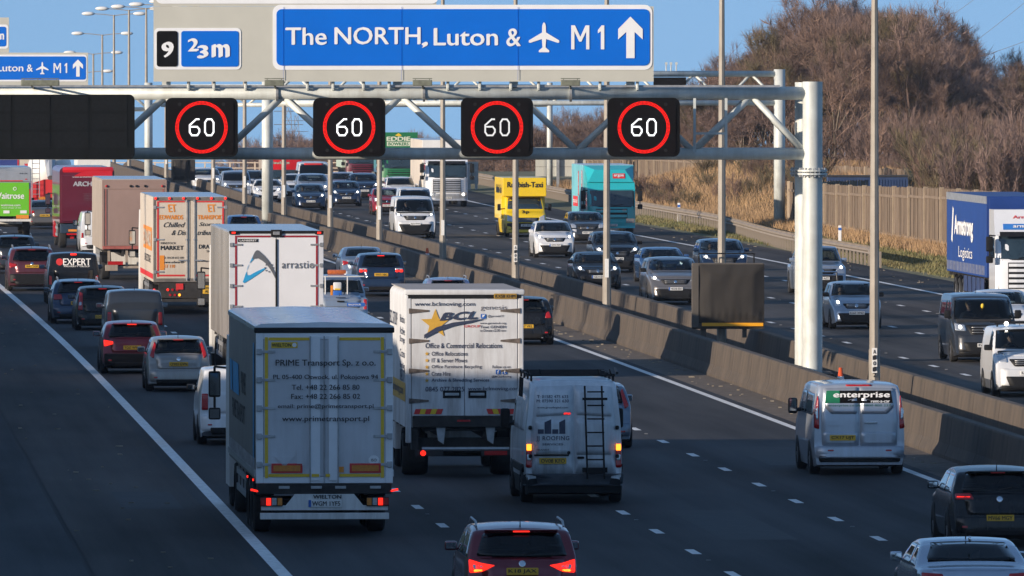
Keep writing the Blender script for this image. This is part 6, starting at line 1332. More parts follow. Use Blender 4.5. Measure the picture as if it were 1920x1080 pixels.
# ------------------------------------------------------------------ oncoming cars
def hl_slant(b, w, H): return [[(w*.60, .50*H), (w*.97, .55*H), (w*.99, .615*H), (w*.80, .60*H)]]
def hl_round(b, w, H): return [[(w*.66, .49*H), (w*.93, .50*H), (w*.97, .62*H), (w*.80, .64*H), (w*.66, .57*H)]]
def oc(px, s, kind, L, W, H, pm, name, label, cat='car', **k): return mkcar(px, s, kind, L, W, H, pm, 'toward', name, label, cat, **k)
darkw = mat('dark_coat', (.03, .035, .05), .9, noise=.2, ns=9); lightw = mat('pale_shirt', (.45, .45, .45), .9, noise=.15, ns=9); redw = mat('red_jumper', (.35, .04, .04), .9, noise=.15, ns=9); beige = mat('beige_coat', (.35, .28, .2), .9, noise=.15, ns=9)
def drv(gb, kind, H, label, top, hair=0, x=.36, L=None): return drivers(gb[0], 4.4, SHP[kind]['belt']*H, kind, label, top, hair, x)
def pdrv(gb, label, top, hair=0, x=.36, drop=.52, dy=.30):
    g, b = gb; sy = (b.sp['sw'][-1][0]-.5)*b.L+dy; p = g.matrix_basis @ Vector((x, sy, b.sp['belt']*b.H-drop)); return person(p, g.rotation_euler.z, label, top, hair)
a = oc(1607, 57.7, 'hatch', 3.78, 1.665, 1.53, bsilver, 'hatchback_car', 'rounded silver hatchback with lit round headlamps behind the nearest lamp post', hl=hl_round, plate_t='LL62 XNZ', wheel_r=.30, mirror=M_black, grille='wide'); pdrv(a, 'driver in dark glasses at the wheel of the rounded silver hatchback', darkw, 0)
a = oc(1267, 52.7, 'suv', 4.8, 1.93, 1.68, paint('two_tone_grey', (.20, .19, .185), .5, .3, .5), 'suv_car', 'grey SUV partly hidden by the black-covered sign', hl=hl_slant, plate_t='+KS18 ESO', grille='wide', wheel_r=.37, mirror=M_black); pdrv(a, 'dark-haired driver of the grey SUV beside the covered sign', beige, 0, drop=.48)
a = oc(1247, 48.2, 'saloon', 4.6, 1.82, 1.38, bmwb, 'coupe_car', 'blue coupe behind the grey SUV, its left lamp lit', hl=hl_slant, plate_t='BD63 KZW'); pdrv(a, 'pale-sleeved driver of the blue coupe', lightw, 2)
a = oc(1359, 47.5, 'suv', 4.6, 1.89, 1.60, dkblue, 'suv_car', 'dark blue SUV seen above the black-covered sign, both lamps lit', hl=hl_slant, grille='big', plate_t='OU65 XRA'); pdrv(a, 'driver in sunglasses in the dark blue SUV above the covered sign', redw, 0)
g, b = a = oc(1543, 50.6, 'pickup', 5.1, 1.80, 1.78, bsilver, 'pickup_truck', 'silver double-cab pickup passing behind the big gantry column', 'pickup', plate_t='AK10 AZZ', hl=hl_slant, wheel_r=.38, style='clad'); pdrv(a, 'driver of the silver pickup behind the gantry column', darkw, 1)
MB().path([(-.55, 2.62, .45), (-.5, 2.66, .85), (.5, 2.66, .85), (.55, 2.62, .45)], .035).obj('bull_bar', M_chrome, g, 'auto')
a = oc(1122, 49.5, 'saloon', 4.7, 1.79, 1.40, black, 'estate_car', 'black executive car with slanted lit lamps behind a lamp post', hl=hl_slant, plate_t='+GK14 XHB', grille='wide'); pdrv(a, 'driver of the black executive car', darkw, 1)
a = oc(1158, 46, 'suv', 4.73, 1.94, 1.66, black, 'suv_car', 'large black SUV with one bright white lamp beyond the black executive car', hl=hl_slant, grille='big', plate_t='KM67 OPA', wheel_r=.38, mirror=M_black)
a = oc(1041, 42.9, 'hatch', 4.3, 1.77, 1.60, white, 'suv_car', 'white crossover with a dark V-shaped grille', hl=hl_slant, plate_t='+LM16 WJY', grille='wide'); pdrv(a, 'driver of the white crossover', beige, 0)
a = oc(1102, 40, 'suv', 4.2, 1.78, 1.50, dkgrey, 'hatchback_car', 'dark grey car with two people, in front of the turquoise lorry', hl=hl_round, plate_t='HV61 LKT', lights='off'); pdrv(a, 'driver of the dark grey car in front of the turquoise lorry', lightw, 0); pdrv(a, 'passenger of the dark grey car in front of the turquoise lorry', beige, 2, x=-.36)
a = oc(1849, 64.6, 'van', 4.9, 1.90, 1.97, dkgrey, 'minibus', 'dark grey van facing this way behind the small white van, near right edge', 'van', hl=lambda b, w, H: [[(w*.62, .46*H), (w*.97, .47*H), (w*.97, .58*H), (w*.64, .55*H)]], plate_t='RV12 TDO', plate_z=.50, grille='big', wheel_r=.34, lights='on'); pdrv(a, 'driver of the dark grey van near the right edge', darkw, 2, drop=.35, dy=.45)
g, b = a[0], a[1]; b.patch('side_window', 'right', [(-1.9, 1.28), (-.2, 1.28), (-.2, 1.75), (-1.85, 1.73)], M_dglass); b.patch('side_window', 'right', [(-.1, 1.28), (.5, 1.28), (.5, 1.76), (-.1, 1.76)], M_dglass); ff = fr_front(0, b.bvh); txt(g, 'W', ff, 0, .97, .10, M_chrome, h=.06, off=.05, bold=.02)
MB().ball((0, .0, 0), .05, 1, 1, 1.5, 8, 6).obj('hanging_tag', M_yellow, g, loc=(0, 1.45, 1.62))
a = oc(1932, 71.8, 'smallvan', 4.2, 1.83, 1.83, white, 'small_van', 'small white van with roof bars cut off by the right edge', 'van', hl=hl_round, plate_t='LJ13 YBA', mirror=M_black, lights='off', lower=mat('grey_bumper', (.05, .055, .065), .6), wheel_r=.31); pdrv(a, 'driver of the small white van at the right edge', darkw, 1, drop=.42, dy=.4)
g = a[0]; MB().tube((-.75, .3, 1.90), (.75, .3, 1.90), .025).tube((-.75, -.9, 1.9), (.75, -.9, 1.9), .025).b2(-.70, -.66, .25, .35, 1.8, 1.9).b2(.66, .70, .25, .35, 1.8, 1.9).obj('roof_bars', M_black, g); MB().ball((.45, .4, 1.88), .06, n=8, m=6).obj('roof_lamp', M_head, g)
a = oc(1890, 60, 'hatch', 4.3, 1.80, 1.55, white, 'hatchback_car', 'white hatchback between the dark grey van and the blue-trailer lorry', hl=hl_round)
a = oc(779, 38.9, 'van', 4.97, 1.99, 2.02, white, 'panel_van', 'white van with a dark bumper and two people in front of the white-grilled lorry', 'van', hl=hl_slant, plate_t='KJ15 WVY', grille='wide', lower=mat('grey_bumper', (.05, .055, .065), .6), mirror=M_black, wheel_r=.34); pdrv(a, 'driver of the white van with the dark bumper', darkw, 0, drop=.35, dy=.45); pdrv(a, 'passenger of the white van with the dark bumper', lightw, 0, x=-.4, drop=.35, dy=.45)
a = oc(781, 36.2, 'smallvan', 4.4, 1.80, 1.95, white, 'panel_van', 'white van with a tall windscreen right behind the nearer white van', 'van', lights='off', lite=True)
a = oc(726, 34, 'hatch', 3.7, 1.67, 1.48, cherry, 'hatchback_car', 'cherry red small hatchback with round lamps', hl=hl_round, plate_t='GY53 OTW', lite=True)
a = oc(753, 32.3, 'suv', 4.5, 1.80, 1.72, white, 'suv_car', 'white car with a dark windscreen in front of the green lorry', rails=True, lite=True, lights='off')
a = oc(583, 33.1, 'hatch', 4.35, 1.79, 1.50, dkblue, 'hatchback_car', 'navy hatchback with two bright lamps and a chrome star', hl=hl_slant, plate_t='KX14 GHB', lite=True); pdrv(a, 'driver of the navy hatchback with bright lamps', darkw, 0)
a = oc(588, 31.6, 'suv', 4.8, 1.95, 1.75, pblue, 'suv_car', 'pale blue-silver SUV right behind the navy hatchback', lite=True, hl=hl_round)
g, b = a = oc(590, 30.2, 'van', 5.5, 2.05, 2.15, white, 'motorhome', 'white high-roofed van with a red band over its windscreen', 'van', lite=True, lights='off'); b.patch('red_band', 'front', trap2(0, 1.99, 1.2, .10), M_red, off=.02)
a = oc(650, 32.3, 'hatch', 4.2, 1.77, 1.48, dkblue, 'hatchback_car', 'dark hatchback with a chevron badge right of a lamp post', hl=hl_slant, plate_t='EK12 NVR', lite=True); pdrv(a, 'driver of the dark hatchback with a chevron badge', beige, 0)
a = oc(684, 30.9, 'suv', 4.4, 1.82, 1.62, dkblue, 'suv_car', 'dark blue SUV in front of the maroon-cabbed lorry', hl=hl_slant, plate_t='LT16 BFA', lite=True); pdrv(a, 'driver of the dark blue SUV before the maroon-cabbed lorry', lightw, 0)
a = oc(645, 30.4, 'hatch', 4.1, 1.74, 1.55, lilac, 'hatchback_car', 'lilac-roofed car right behind the dark hatchback with a chevron badge', lite=True)
a = oc(503, 31.4, 'saloon', 4.3, 1.83, 1.36, white, 'coupe_car', 'white sports car half hidden by the white central column', hl=hl_round, plate_t='SW64 TTR', lite=True)
a = oc(555, 30.6, 'hatch', 4.2, 1.78, 1.50, white, 'hatchback_car', 'white hatchback left of the pale blue-silver SUV', hl=hl_round, lite=True)
a = oc(444, 31.3, 'smallvan', 4.4, 1.80, 1.85, pblue, 'small_van', 'pale blue-white van at the left end of the oncoming traffic', 'van', lite=True, hl=hl_round)
a = oc(472, 30.6, 'suv', 4.5, 1.86, 1.72, dkgrey, 'suv_car', 'dark SUV beside the pale blue-white van, behind a lamp post', lite=True, hl=hl_slant); pdrv(a, 'driver of the dark SUV beside the pale blue-white van', darkw, 2)
a = oc(388, 29.6, 'suv', 4.5, 1.86, 1.60, white, 'suv_car', 'white car just right of the small dark covered sign', lite=True, hl=hl_round)
a = oc(417, 28.9, 'hatch', 4.2, 1.78, 1.50, bmwb, 'hatchback_car', 'blue car half hidden behind the pale blue-white van', lite=True, hl=hl_slant)
# ------------------------------------------------------------------ verge furniture
M_wood = mat('weathered_timber', (.235, .175, .125), .9, ns=1.6, c2=(.12, .09, .065), stretch=(3, 3, .35), bump=.4, bs=8); M_postw = mat('pale_concrete_post', (.31, .245, .175), .85, noise=.2, ns=2)
def fence(label, pts, bay, board=.16, name='timber_fence'):
    """pts: (x, y, z_bottom, z_top); a post per bay, and between posts a panel of upright boards"""
    r = empty(name, (pts[0][0], pts[0][1], 0)); tag(r, label, 'fence'); o0 = r.location; L = 0; segs = []
    q = rnd
    for a, b in zip(pts, pts[1:]):
        n = max(1, round(math.hypot(a[0]-b[0], a[1]-b[1])/bay))
        for k in range(n):
            p0 = [a[i]+(b[i]-a[i])*k/n for i in range(4)]; p1 = [a[i]+(b[i]-a[i])*(k+1)/n for i in range(4)]
            h = math.atan2(p1[1]-p0[1], p1[0]-p0[0]); W = math.hypot(p1[0]-p0[0], p1[1]-p0[1]); m = MB(); x = .08
            while x < W-.08:
                w = min(board, W-.08-x); zb = p0[2]+(p1[2]-p0[2])*x/W; zt = p0[3]+(p1[3]-p0[3])*x/W
                dy = q.uniform(-.02, .02)+(.035 if int(x/board) % 2 else 0); m.b2(x+.006, x+w-.006, -.03+dy, .0+dy, zb, zt+q.uniform(-.03, .02)); x += board
            m.b2(.05, W-.05, .02, .08, p0[2]+.4, p0[2]+.52).b2(.05, W-.05, .02, .08, p0[3]-.5, p0[3]-.38)
            m.obj('fence_panel', M_wood, r, loc=(p0[0]-o0.x, p0[1]-o0.y, 0), rz=h)['kind'] = 'stuff'
            MB().b2(-.09, .09, -.09, .10, p0[2]-.2, p0[3]+.05).obj('fence_post', M_postw, r, loc=(p0[0]-o0.x, p0[1]-o0.y, 0), rz=h)
    return r
def F(o, d, zb, zt): return (R(d)+o, d, zb, zt)
fence('tall upright-board noise fence behind the verge at the right, pale posts', [F(28, 478, .1, 3.15), F(28, 520, .1, 2.95), F(28, 560, .1, 2.6), F(28.2, 592, .1, 2.42), F(33, 600, .1, 2.42)], 6.6)
def AT(px, yb, yt, d): s = F_PX/d; return ((px-960)/s, d, CAM_H-(yb-HY)/s, CAM_H-(yt-HY)/s)
fence('higher board fence along the top of the dry grass bank, beyond the first fence', [AT(1700, 352, 318, 640), AT(1480, 358, 306, 668), AT(1330, 372, 292, 700), AT(1200, 382, 286, 740), AT(1095, 388, 288, 790)], 4.4)
# safety barrier on the right verge
def og(d): return 22.35+2.3*sm(520, 605, d)
r = empty('crash_barrier', P(22.4, 500)); tag(r, 'steel crash barrier on short posts along the right verge, bending down at its near end', 'crash barrier'); i0 = -r.location
M_rail = mat('dull_galvanised', (.27, .225, .18), .6, .2, noise=.25, ns=1.5)
pr = [(-.03, .0), (.0, .05), (-.06, .11), (-.06, .15), (.0, .20), (-.03, .25), (-.05, .25), (-.03, .20), (-.085, .16), (-.085, .10), (-.03, .05), (-.05, .0)]
rail = MB().prism([(p[0]*1.6, p[1]*1.35) for p in pr], 'y', 0, 3.24).mesh('rail', M_rail); post = MB().b2(-.0, .10, -.05, .05, -.3, .75).mesh('post', M_rail)
d = 492; k = 0
while d < 840:
    a = P(og(d), d, .25*0); b = P(og(d+3.2), d+3.2); dz = -.5 if k == 0 else 0
    q = inst('rail', rail, r, a+i0+Vector((0, 0, .42+.06)), 0); q.rotation_euler = (math.atan2(.45, 3.2) if k == 0 else 0, 0, math.atan2(-(b.x-a.x), b.y-a.y))
    if k == 0: q.location.z -= .45
    for t in (0, 1.6): p = P(og(d+t), d+t); inst('post', post, r, p+i0+Vector((.03, 0, -.12 if k == 0 else 0)))
    d += 3.2; k += 1
for px, yb, h, lab in ((1575, 458, 1.0, 'white marker post with blue band in front of the board fence, behind the crash barrier'), (1273, 410, 1.0, 'white marker post with blue band on the dry grass bank'), (973, 378, 1.0, 'white marker post with blue band right of the yellow van')):
    p = gp(px, yb, .2); g = empty('marker_post', (p.x, p.y, zterr(p.x-R(p.y), p.y)-.05)); tag(g, lab, 'marker post')
    MB().b2(-.07, .07, -.05, .05, 0, 1.0, .02).obj('post', M_white, g); MB().b2(-.073, .073, -.053, .053, .78, .90).obj('blue_band', M_blue, g)
for px, lab, d in ((1578, 'orange and white cone between the barriers by the big gantry column', None), (802, 'small orange cone between the barriers far off', None)):
    dd = 250.0
    while (R(dd)+2.6)*F_PX/dd+960 > px: dd += .5
    g = empty('traffic_cone', P(2.6, dd)); tag(g, lab, 'traffic cone')
    cone = mat('cone_orange', (.62, .09, .02), .5, noise=.15, ns=6); MB().lathe([(.01, 1.0), (.045, 1.0), (.16, .05)], n=14).obj('cone', cone, g, True); MB().lathe([(.075, .78), (.118, .48), (.12, .48)], (0, 0, 0), n=14).obj('white_sleeve', M_white, g, True).scale = (1.05, 1.05, 1); MB().b2(-.22, .22, -.22, .22, 0, .05, .01).obj('base', cone, g)
# covered signs on lamp posts
M_tarp = mat('black_tarpaulin', (.024, .021, .019), .85, noise=.2, ns=1.5); M_shell = mat('sign_shell', (.085, .075, .065), .7, noise=.2, ns=2)
def covered(px0, px1, y0, y1, d, label, big=True):
    s = F_PX/d; x0, x1 = (px0-960)/s, (px1-960)/s; z0, z1 = CAM_H-(y1-HY)/s, CAM_H-(y0-HY)/s; W = x1-x0
    g = empty('covered_sign', ((x0+x1)/2, d, z0)); tag(g, label, 'road sign'); H = z1-z0
    MB().b2(-W/2, W/2, .0, .35, 0, H, .04).obj('sign_shell', M_shell, g)
    nx, nz = 30, 26; V = []; Fc = []; rr = random.Random(5)
    for j in range(nz+1):
        for i in range(nx+1):
            u, v = i/nx, j/nz; x = -W/2*.80+W*.90*u+(.06*W*(1-sm(.55, 1, v)) if i == 0 else 0)*0; edge = min(u, 1-u, v*1.0, 1-v)
            cut = max(0, .10-(u*.8+(1-v)*.5)) if big else 0
            y = -.03-.10*min(1, edge*6)+.007*math.sin(u*23+3*math.sin(v*4))*math.sin(v*2.6+u*5)+.006*math.sin(u*13-v*7)+.012*math.sin(u*60)*math.exp(-((v-.12)/.10)**2)
            V.append((x, y, H*.09+H*.89*v)); 
    for j in range(nz):
        for i in range(nx): Fc.append((j*(nx+1)+i, j*(nx+1)+i+1, (j+1)*(nx+1)+i+1, (j+1)*(nx+1)+i))
    inst('tarpaulin', mesh('tarpaulin', V, Fc, M_tarp, True), g)
    MB().b2(-W/2-.0, -W/2*.80, -.06, .0, H*.02, H*.96, .02).obj('side_flap', M_shell, g)
    if big:
        MB().b2(-W*.36, W*.485, -.10, -.02, H*.045, H*.095).obj('amber_bar', mat('amber_bar', (.80, .36, .01), .4, noise=.05, ns=9), g)
        q = MB(); q.tube((-W*.40, .15, H-.02), (-W*.40, .15, H+.28), .022, n=6).tube((W*.36, .15, H-.02), (W*.36, .15, H+.28), .022, n=6).tube((-W*.40, .15, H+.27), (W*.36, .15, H+.27), .022, n=6); q.obj('top_rail', M_black, g)
        MB().b2(-W*.38, -W*.30, .1, .25, -.3, .02).b2(W*.2, W*.26, .1, .25, -.25, .02).obj('foot_bracket', M_shell, g)
    else:
        q = MB()
        for k in (.35, .68): q.b2(-W*.36, W*.46, -.15, -.10, H*k-.015, H*k+.015)
        q.b2(W*.04, W*.08, -.15, -.10, H*.1, H*.95); q.obj('strap', M_black, g); MB().b2(W/2, W/2+.42, .05, .35, .1, H-.05, .04).obj('side_box', M_tarp, g)
    return g
covered(1297, 1433, 493, 617, 339.4, 'large black-covered sign with an amber bar on the lamp post above the barrier')
covered(321, 353, 298, 341, 727.4, 'small dark covered sign far down the central reserve', False)
# backs of roadside signs beyond the turquoise lorry
def back_sign(px0, px1, y0, y1, d, posts, label):
    s = F_PX/d; g = empty('roadside_sign', ((px0+px1)/2/s-960/s, d, zr(d))); tag(g, label, 'road sign'); x0 = g.location.x; f = lambda px: (px-960)/s-x0; z = lambda y: CAM_H-(y-HY)/s-zr(d)
    n = 3
    for k in range(n): a = y1+(y0-y1)*k/n; b = y1+(y0-y1)*(k+1)/n; MB().b2(f(px0), f(px1), 0, .04, z(a)+.01, z(b)-.01).obj('board_plank', M_sgn, g)
    for px in posts: MB().b2(f(px)-.09, f(px)+.09, -.22, -.01, -.1, z(y0)-.1).obj('post', M_steel, g)
back_sign(1004, 1098, 276, 331, 742, (1046, 1080), 'grey back of a big roadside sign above the turquoise lorry')
back_sign(868, 897, 303, 345, 770, (880, 893), 'small grey-green sign back right of the white lorry')
# blue container behind the fence
g = empty('shipping_container', (18.6, 611, zterr(34, 611)-.1)); g.location.z = .05; tag(g, 'dark blue container roof edge showing between the two board fences', 'container')
cb_ = mat('container_blue', (.02, .045, .12), .6, noise=.2, ns=1.5); m_ = MB().b2(-2.15, 2.0, 0, 2.4, 0, 2.42)
for k in range(28): m_.b2(-2.1+.15*k, -2.03+.15*k, -.03, .0, .15, 2.3)
m_.obj('box', cb_, g); MB().b2(-2.18, 2.03, -.05, 2.45, 2.42, 2.50).obj('roof_edge', M_int, g)
# overbridge parapet beyond the crest
DB = 1080.0; SB = F_PX/DB
g = empty('road_bridge', (-19, DB, -8)); tag(g, 'far bridge with a pale five-rail parapet crossing beyond the crest', 'bridge')
XA, XB = (150-960)/SB+19, (1000-960)/SB+19; zz = lambda y: CAM_H-(y-HY)/SB+8
M_par = mat('parapet_cream', (.60, .48, .36), .7, noise=.12, ns=1.5)
for y in (305, 315, 322, 326.5, 331): MB().b2(XA, XB, -.04, .04, zz(y)-.045, zz(y)+.045).obj('parapet_rail', M_par, g)
x = XA; pm2 = MB().b2(-.07, .07, -.06, .06, 0, 1.5).mesh('parapet_post', M_par)
while x < XB: inst('parapet_post', pm2, g, (x, .03, zz(334))); x += 2.3
MB().b2(XA-8, XB+8, -.2, 9, zz(346), zz(333)).obj('deck', M_conc, g)
for x in (XA-6, -12, 4, XB+6): MB().b2(x-.5, x+.5, 2, 7, -4, zz(346)).obj('pier', M_conc, g)
# ------------------------------------------------------------------ vegetation
def twig_mat(name, c, c2):
    m = mat(name, c, .9, ns=.5, c2=c2); nt = m.node_tree; b = nt.nodes['Principled BSDF']; src = b.inputs['Base Color'].links[0].from_socket
    oi = N(nt, 'ShaderNodeObjectInfo'); hv = N(nt, 'ShaderNodeHueSaturation'); mr = N(nt, 'ShaderNodeMapRange'); mr.inputs['To Min'].default_value = .7; mr.inputs['To Max'].default_value = 1.35
    nt.links.new(oi.outputs['Random'], mr.inputs[0]); nt.links.new(mr.outputs[0], hv.inputs['Value']); nt.links.new(src, hv.inputs['Color']); nt.links.new(hv.outputs[0], b.inputs['Base Color']); b.inputs['Specular IOR Level'].default_value = .2; return m
M_bark = mat('bark', (.15, .12, .09), .95, noise=.4, ns=3, bump=.5, bs=12)
M_tw = [twig_mat('twigs_russet', (.22, .145, .11), (.14, .095, .078)), twig_mat('twigs_olive', (.15, .125, .07), (.12, .085, .06)), twig_mat('twigs_purple', (.22, .15, .125), (.135, .098, .088))]
def tree_mesh(seed, h, tw, ntw, spread=1.0, trunk=.30, lev=6, twl=(.5, 1.2), tww=.028):
    q = random.Random(seed); segs = []
    def grow(p, d, L, r, l):
        e = p+d*L; segs.append((p, e, r, r*.68, l))
        if l >= lev: return
        n = 2 if q.random() < .55 else 3
        for k in range(n):
            ax = Vector((q.gauss(0, 1), q.gauss(0, 1), q.gauss(0, 1))).normalized(); a = math.radians(q.uniform(12, 42))*spread*(1.15 if k else .6)
            nd = (Matrix.Rotation(a, 3, ax) @ d+Vector((0, 0, .10))).normalized(); st = e if k == 0 or q.random() < .5 else p+d*L*q.uniform(.5, .95)
            grow(st, nd, L*q.uniform(.68, .88), r*q.uniform(.55, .72), l+1)
    grow(Vector((0, 0, 0)), Vector((q.uniform(-.06, .06), q.uniform(-.06, .06), 1)).normalized(), h*trunk, h*.017, 0)
    for k in range(2): grow(Vector((0, 0, h*trunk*.55)), Vector((q.uniform(-.8, .8), q.uniform(-.8, .8), 1)).normalized(), h*trunk*.8, h*.010, 1)
    tb = MB(); cb = MB()
    for a, b, r1, r2, l in segs: (tb if l < 2 else cb).tube(a, b, max(r1, .014), max(r2, .011), n=6 if l < 2 else 3, cap=False)
    fine = [s for s in segs if s[4] >= 3]; rg = np.random.default_rng(seed)
    A = np.array([s[0] for s in fine]); B = np.array([s[1] for s in fine]); idx = rg.integers(0, len(fine), ntw); t = rg.random((ntw, 1)); P0 = A[idx]*(1-t)+B[idx]*t
    Dn = B[idx]-A[idx]; Dn /= np.linalg.norm(Dn, axis=1)[:, None]+1e-6; Dn = Dn*.55+rg.normal(0, .55, (ntw, 3))+np.array([0, 0, .32]); Dn /= np.linalg.norm(Dn, axis=1)[:, None]
    Ln = rg.uniform(twl[0], twl[1], (ntw, 1)); sd = np.cross(Dn, rg.normal(0, 1, (ntw, 3))); sd /= np.linalg.norm(sd, axis=1)[:, None]+1e-6; P1 = P0+Dn*Ln
    mid = P0+Dn*Ln*.5+rg.normal(0, .05, (ntw, 3))*Ln
    VV = np.stack([P0-sd*tww/2, P0+sd*tww/2, mid+sd*tww*.4, P1, mid-sd*tww*.4], 1).reshape(-1, 3); n0 = len(cb.v)
    Vall = [tuple(v) for v in cb.v]+[tuple(v) for v in VV.tolist()]; Fall = cb.f+[(n0+5*i, n0+5*i+1, n0+5*i+2, n0+5*i+3, n0+5*i+4) for i in range(ntw)]
    return tb.mesh('trunk', M_bark), mesh('crown', Vall, Fall, tw)
def shrub_mesh(seed, h, tw, ntw, w=1.6):
    q = random.Random(seed); segs = []
    for k in range(26):
        p = Vector((q.uniform(-w*.5, w*.5), q.uniform(-w*.4, w*.4), 0)); d = Vector((q.gauss(0, .28), q.gauss(0, .28), 1)).normalized(); L = h*q.uniform(.25, .42)
        for j in range(3):
            e = p+d*L; segs.append((p, e, .02, .013, 3)); 
            if q.random() < .6: segs.append((e, e+(d+Vector((q.gauss(0, .5), q.gauss(0, .5), .2))).normalized()*L*.8, .012, .008, 3))
            p = e; d = (d+Vector((q.gauss(0, .18), q.gauss(0, .18), .05))).normalized(); L *= .78
    cb = MB()
    for a, b, r1, r2, l in segs: cb.tube(a, b, r1, r2, n=3, cap=False)
    rg = np.random.default_rng(seed); A = np.array([s[0] for s in segs]); B = np.array([s[1] for s in segs]); idx = rg.integers(0, len(segs), ntw); t = rg.random((ntw, 1)); P0 = A[idx]*(1-t)+B[idx]*t
    Dn = B[idx]-A[idx]; Dn /= np.linalg.norm(Dn, axis=1)[:, None]+1e-6; Dn = Dn*.8+rg.normal(0, .42, (ntw, 3))+np.array([0, 0, .35]); Dn /= np.linalg.norm(Dn, axis=1)[:, None]; Ln = rg.uniform(.3, .8, (ntw, 1)); sd = np.cross(Dn, rg.normal(0, 1, (ntw, 3))); sd /= np.linalg.norm(sd, axis=1)[:, None]+1e-6
    VV = np.stack([P0-sd*.012, P0+sd*.012, P0+Dn*Ln], 1).reshape(-1, 3); n0 = len(cb.v)
    return mesh('crown', [tuple(v) for v in cb.v]+[tuple(v) for v in VV.tolist()], cb.f+[(n0+3*i, n0+3*i+1, n0+3*i+2) for i in range(ntw)], tw)
TR = [tree_mesh(11, 12, M_tw[0], 10000, 1.1, tww=.019), tree_mesh(23, 12, M_tw[2], 8500, 1.2, tww=.019), tree_mesh(37, 11, M_tw[1], 13000, .95, tww=.021), tree_mesh(52, 12, M_tw[0], 13000, 1.25, .26, tww=.021), tree_mesh(71, 12, M_tw[2], 7000, 1.2, .28, tww=.02)]
SH = [shrub_mesh(3, 3.6, M_tw[0], 2600), shrub_mesh(8, 3.4, M_tw[2], 2600, 2.0), shrub_mesh(15, 3.2, M_tw[1], 2400, 1.8)]
def tree(i, x, y, z, sc, label, group='bare winter trees on the wooded hill', rz=None):
    g = empty('bare_tree', (x, y, z), rnd.uniform(0, 6.28) if rz is None else rz); g.scale = (sc*rnd.uniform(.92, 1.12),)*2+(sc,); tag(g, label, 'tree', group)
    inst('trunk', TR[i][0], g); inst('crown', TR[i][1], g); return g
# outline of the wooded hill in photo columns: (px, top y)
OUT = [(1270, 205), (1310, 150), (1350, 105), (1400, 80), (1450, 40), (1500, 8), (1560, -25), (1640, -35), (1700, -20), (1735, 15), (1770, 60), (1805, 95), (1840, 118), (1870, 112), (1905, 100), (1950, 95)]
def outy(px):
    for a, b in zip(OUT, OUT[1:]):
        if px <= b[0]: return a[1]+(b[1]-a[1])*(px-a[0])/(b[0]-a[0])
    return OUT[-1][1]
rr = random.Random(21); n = 0
for row, (d0, dy, cnt) in enumerate(((805, 0, 20), (770, 14, 20), (735, 32, 18), (712, 62, 17), (690, 92, 16))):
    for k in range(cnt):
        px = 1285+(1945-1285)*(k+rr.uniform(.1, .9))/cnt; d = d0+rr.uniform(-9, 9); s = F_PX/d; x = (px-960)/s; o = x-R(d); z = zterr(o, d)-.2
        zt = CAM_H-(outy(px)+dy+rr.uniform(-12, 30)-HY)/s; h = zt-z
        if h < 2.5: continue
        i = rr.choice([0, 1, 3, 4, 4] if row < 2 else [0, 1, 2, 2, 3]); tree(i, x, d, z, h/13.6, 'bare brown tree on the wooded hill at the right')
for px, d, yt, i, lab in ((1713, 700, 2, 4, 'large spreading bare tree at the right end of the hilltop, open branches against the sky'), (1765, 690, 60, 4, 'bare tree stepping down at the right shoulder of the hill'), (1895, 672, 112, 4, 'slender bare tree near the right edge of the picture')):
    s = F_PX/d; x = (px-960)/s; z = zterr(x-R(d), d)-.1; tree(i, x, d, z, (CAM_H-(yt-HY)/s-z)/13.2, lab, None)
for k in range(150):      # shrub belt on the bank and behind the fences
    px = rr.uniform(1130, 1950); d = rr.uniform(655, 700)+max(0, (1330-px)*.22); s = F_PX/d; x = (px-960)/s; o = x-R(d); z = zterr(o, d)-.1
    if o < 39: continue
    tgt = rr.uniform(205, 255)+max(0, (1340-px)*.08); sc = max(.7, (CAM_H-(tgt-HY)/s-z)/3.9)
    i = rr.choice([0, 0, 1, 1, 2]); g = empty('bare_shrub', (x, d, z), rr.uniform(0, 6.28)); g.scale = (sc*.9, sc*.9, sc); tag(g, 'leafless reddish shrub in the thicket below the hill trees', 'shrub', 'leafless shrubs in the thicket'); inst('crown', SH[i], g)
for k in range(46):
    px = rr.uniform(1490, 1960); d = rr.uniform(618, 642); s = F_PX/d; x = (px-960)/s; z = zterr(x-R(d), d)-.1; sc = rr.uniform(.75, 1.05)
    if 1530 < px < 1705: sc *= .5; d += 22
    g = empty('bare_shrub', (x, d, z), rr.uniform(0, 6.28)); g.scale = (sc, sc, sc); tag(g, 'leafless shrub showing over the near board fence', 'shrub', 'leafless shrubs behind the near fence'); inst('crown', SH[rr.choice([0, 1, 2])], g)
# low scrub on the grass bank
for k in range(30):
    px = rr.uniform(1200, 1485); d = rr.uniform(640, 690); s = F_PX/d; x = (px-960)/s; o = x-R(d)
    if o < 27: continue
    g = empty('scrub_bush', (x, d, zterr(o, d)-.1), rr.uniform(0, 6.28)); sc = rr.uniform(.22, .42); g.scale = (sc*1.2, sc*1.2, sc); tag(g, 'low dry scrub on the grass bank below the upper fence', 'shrub', 'low scrub on the grass bank'); inst('crown', SH[rr.choice([0, 2])], g)
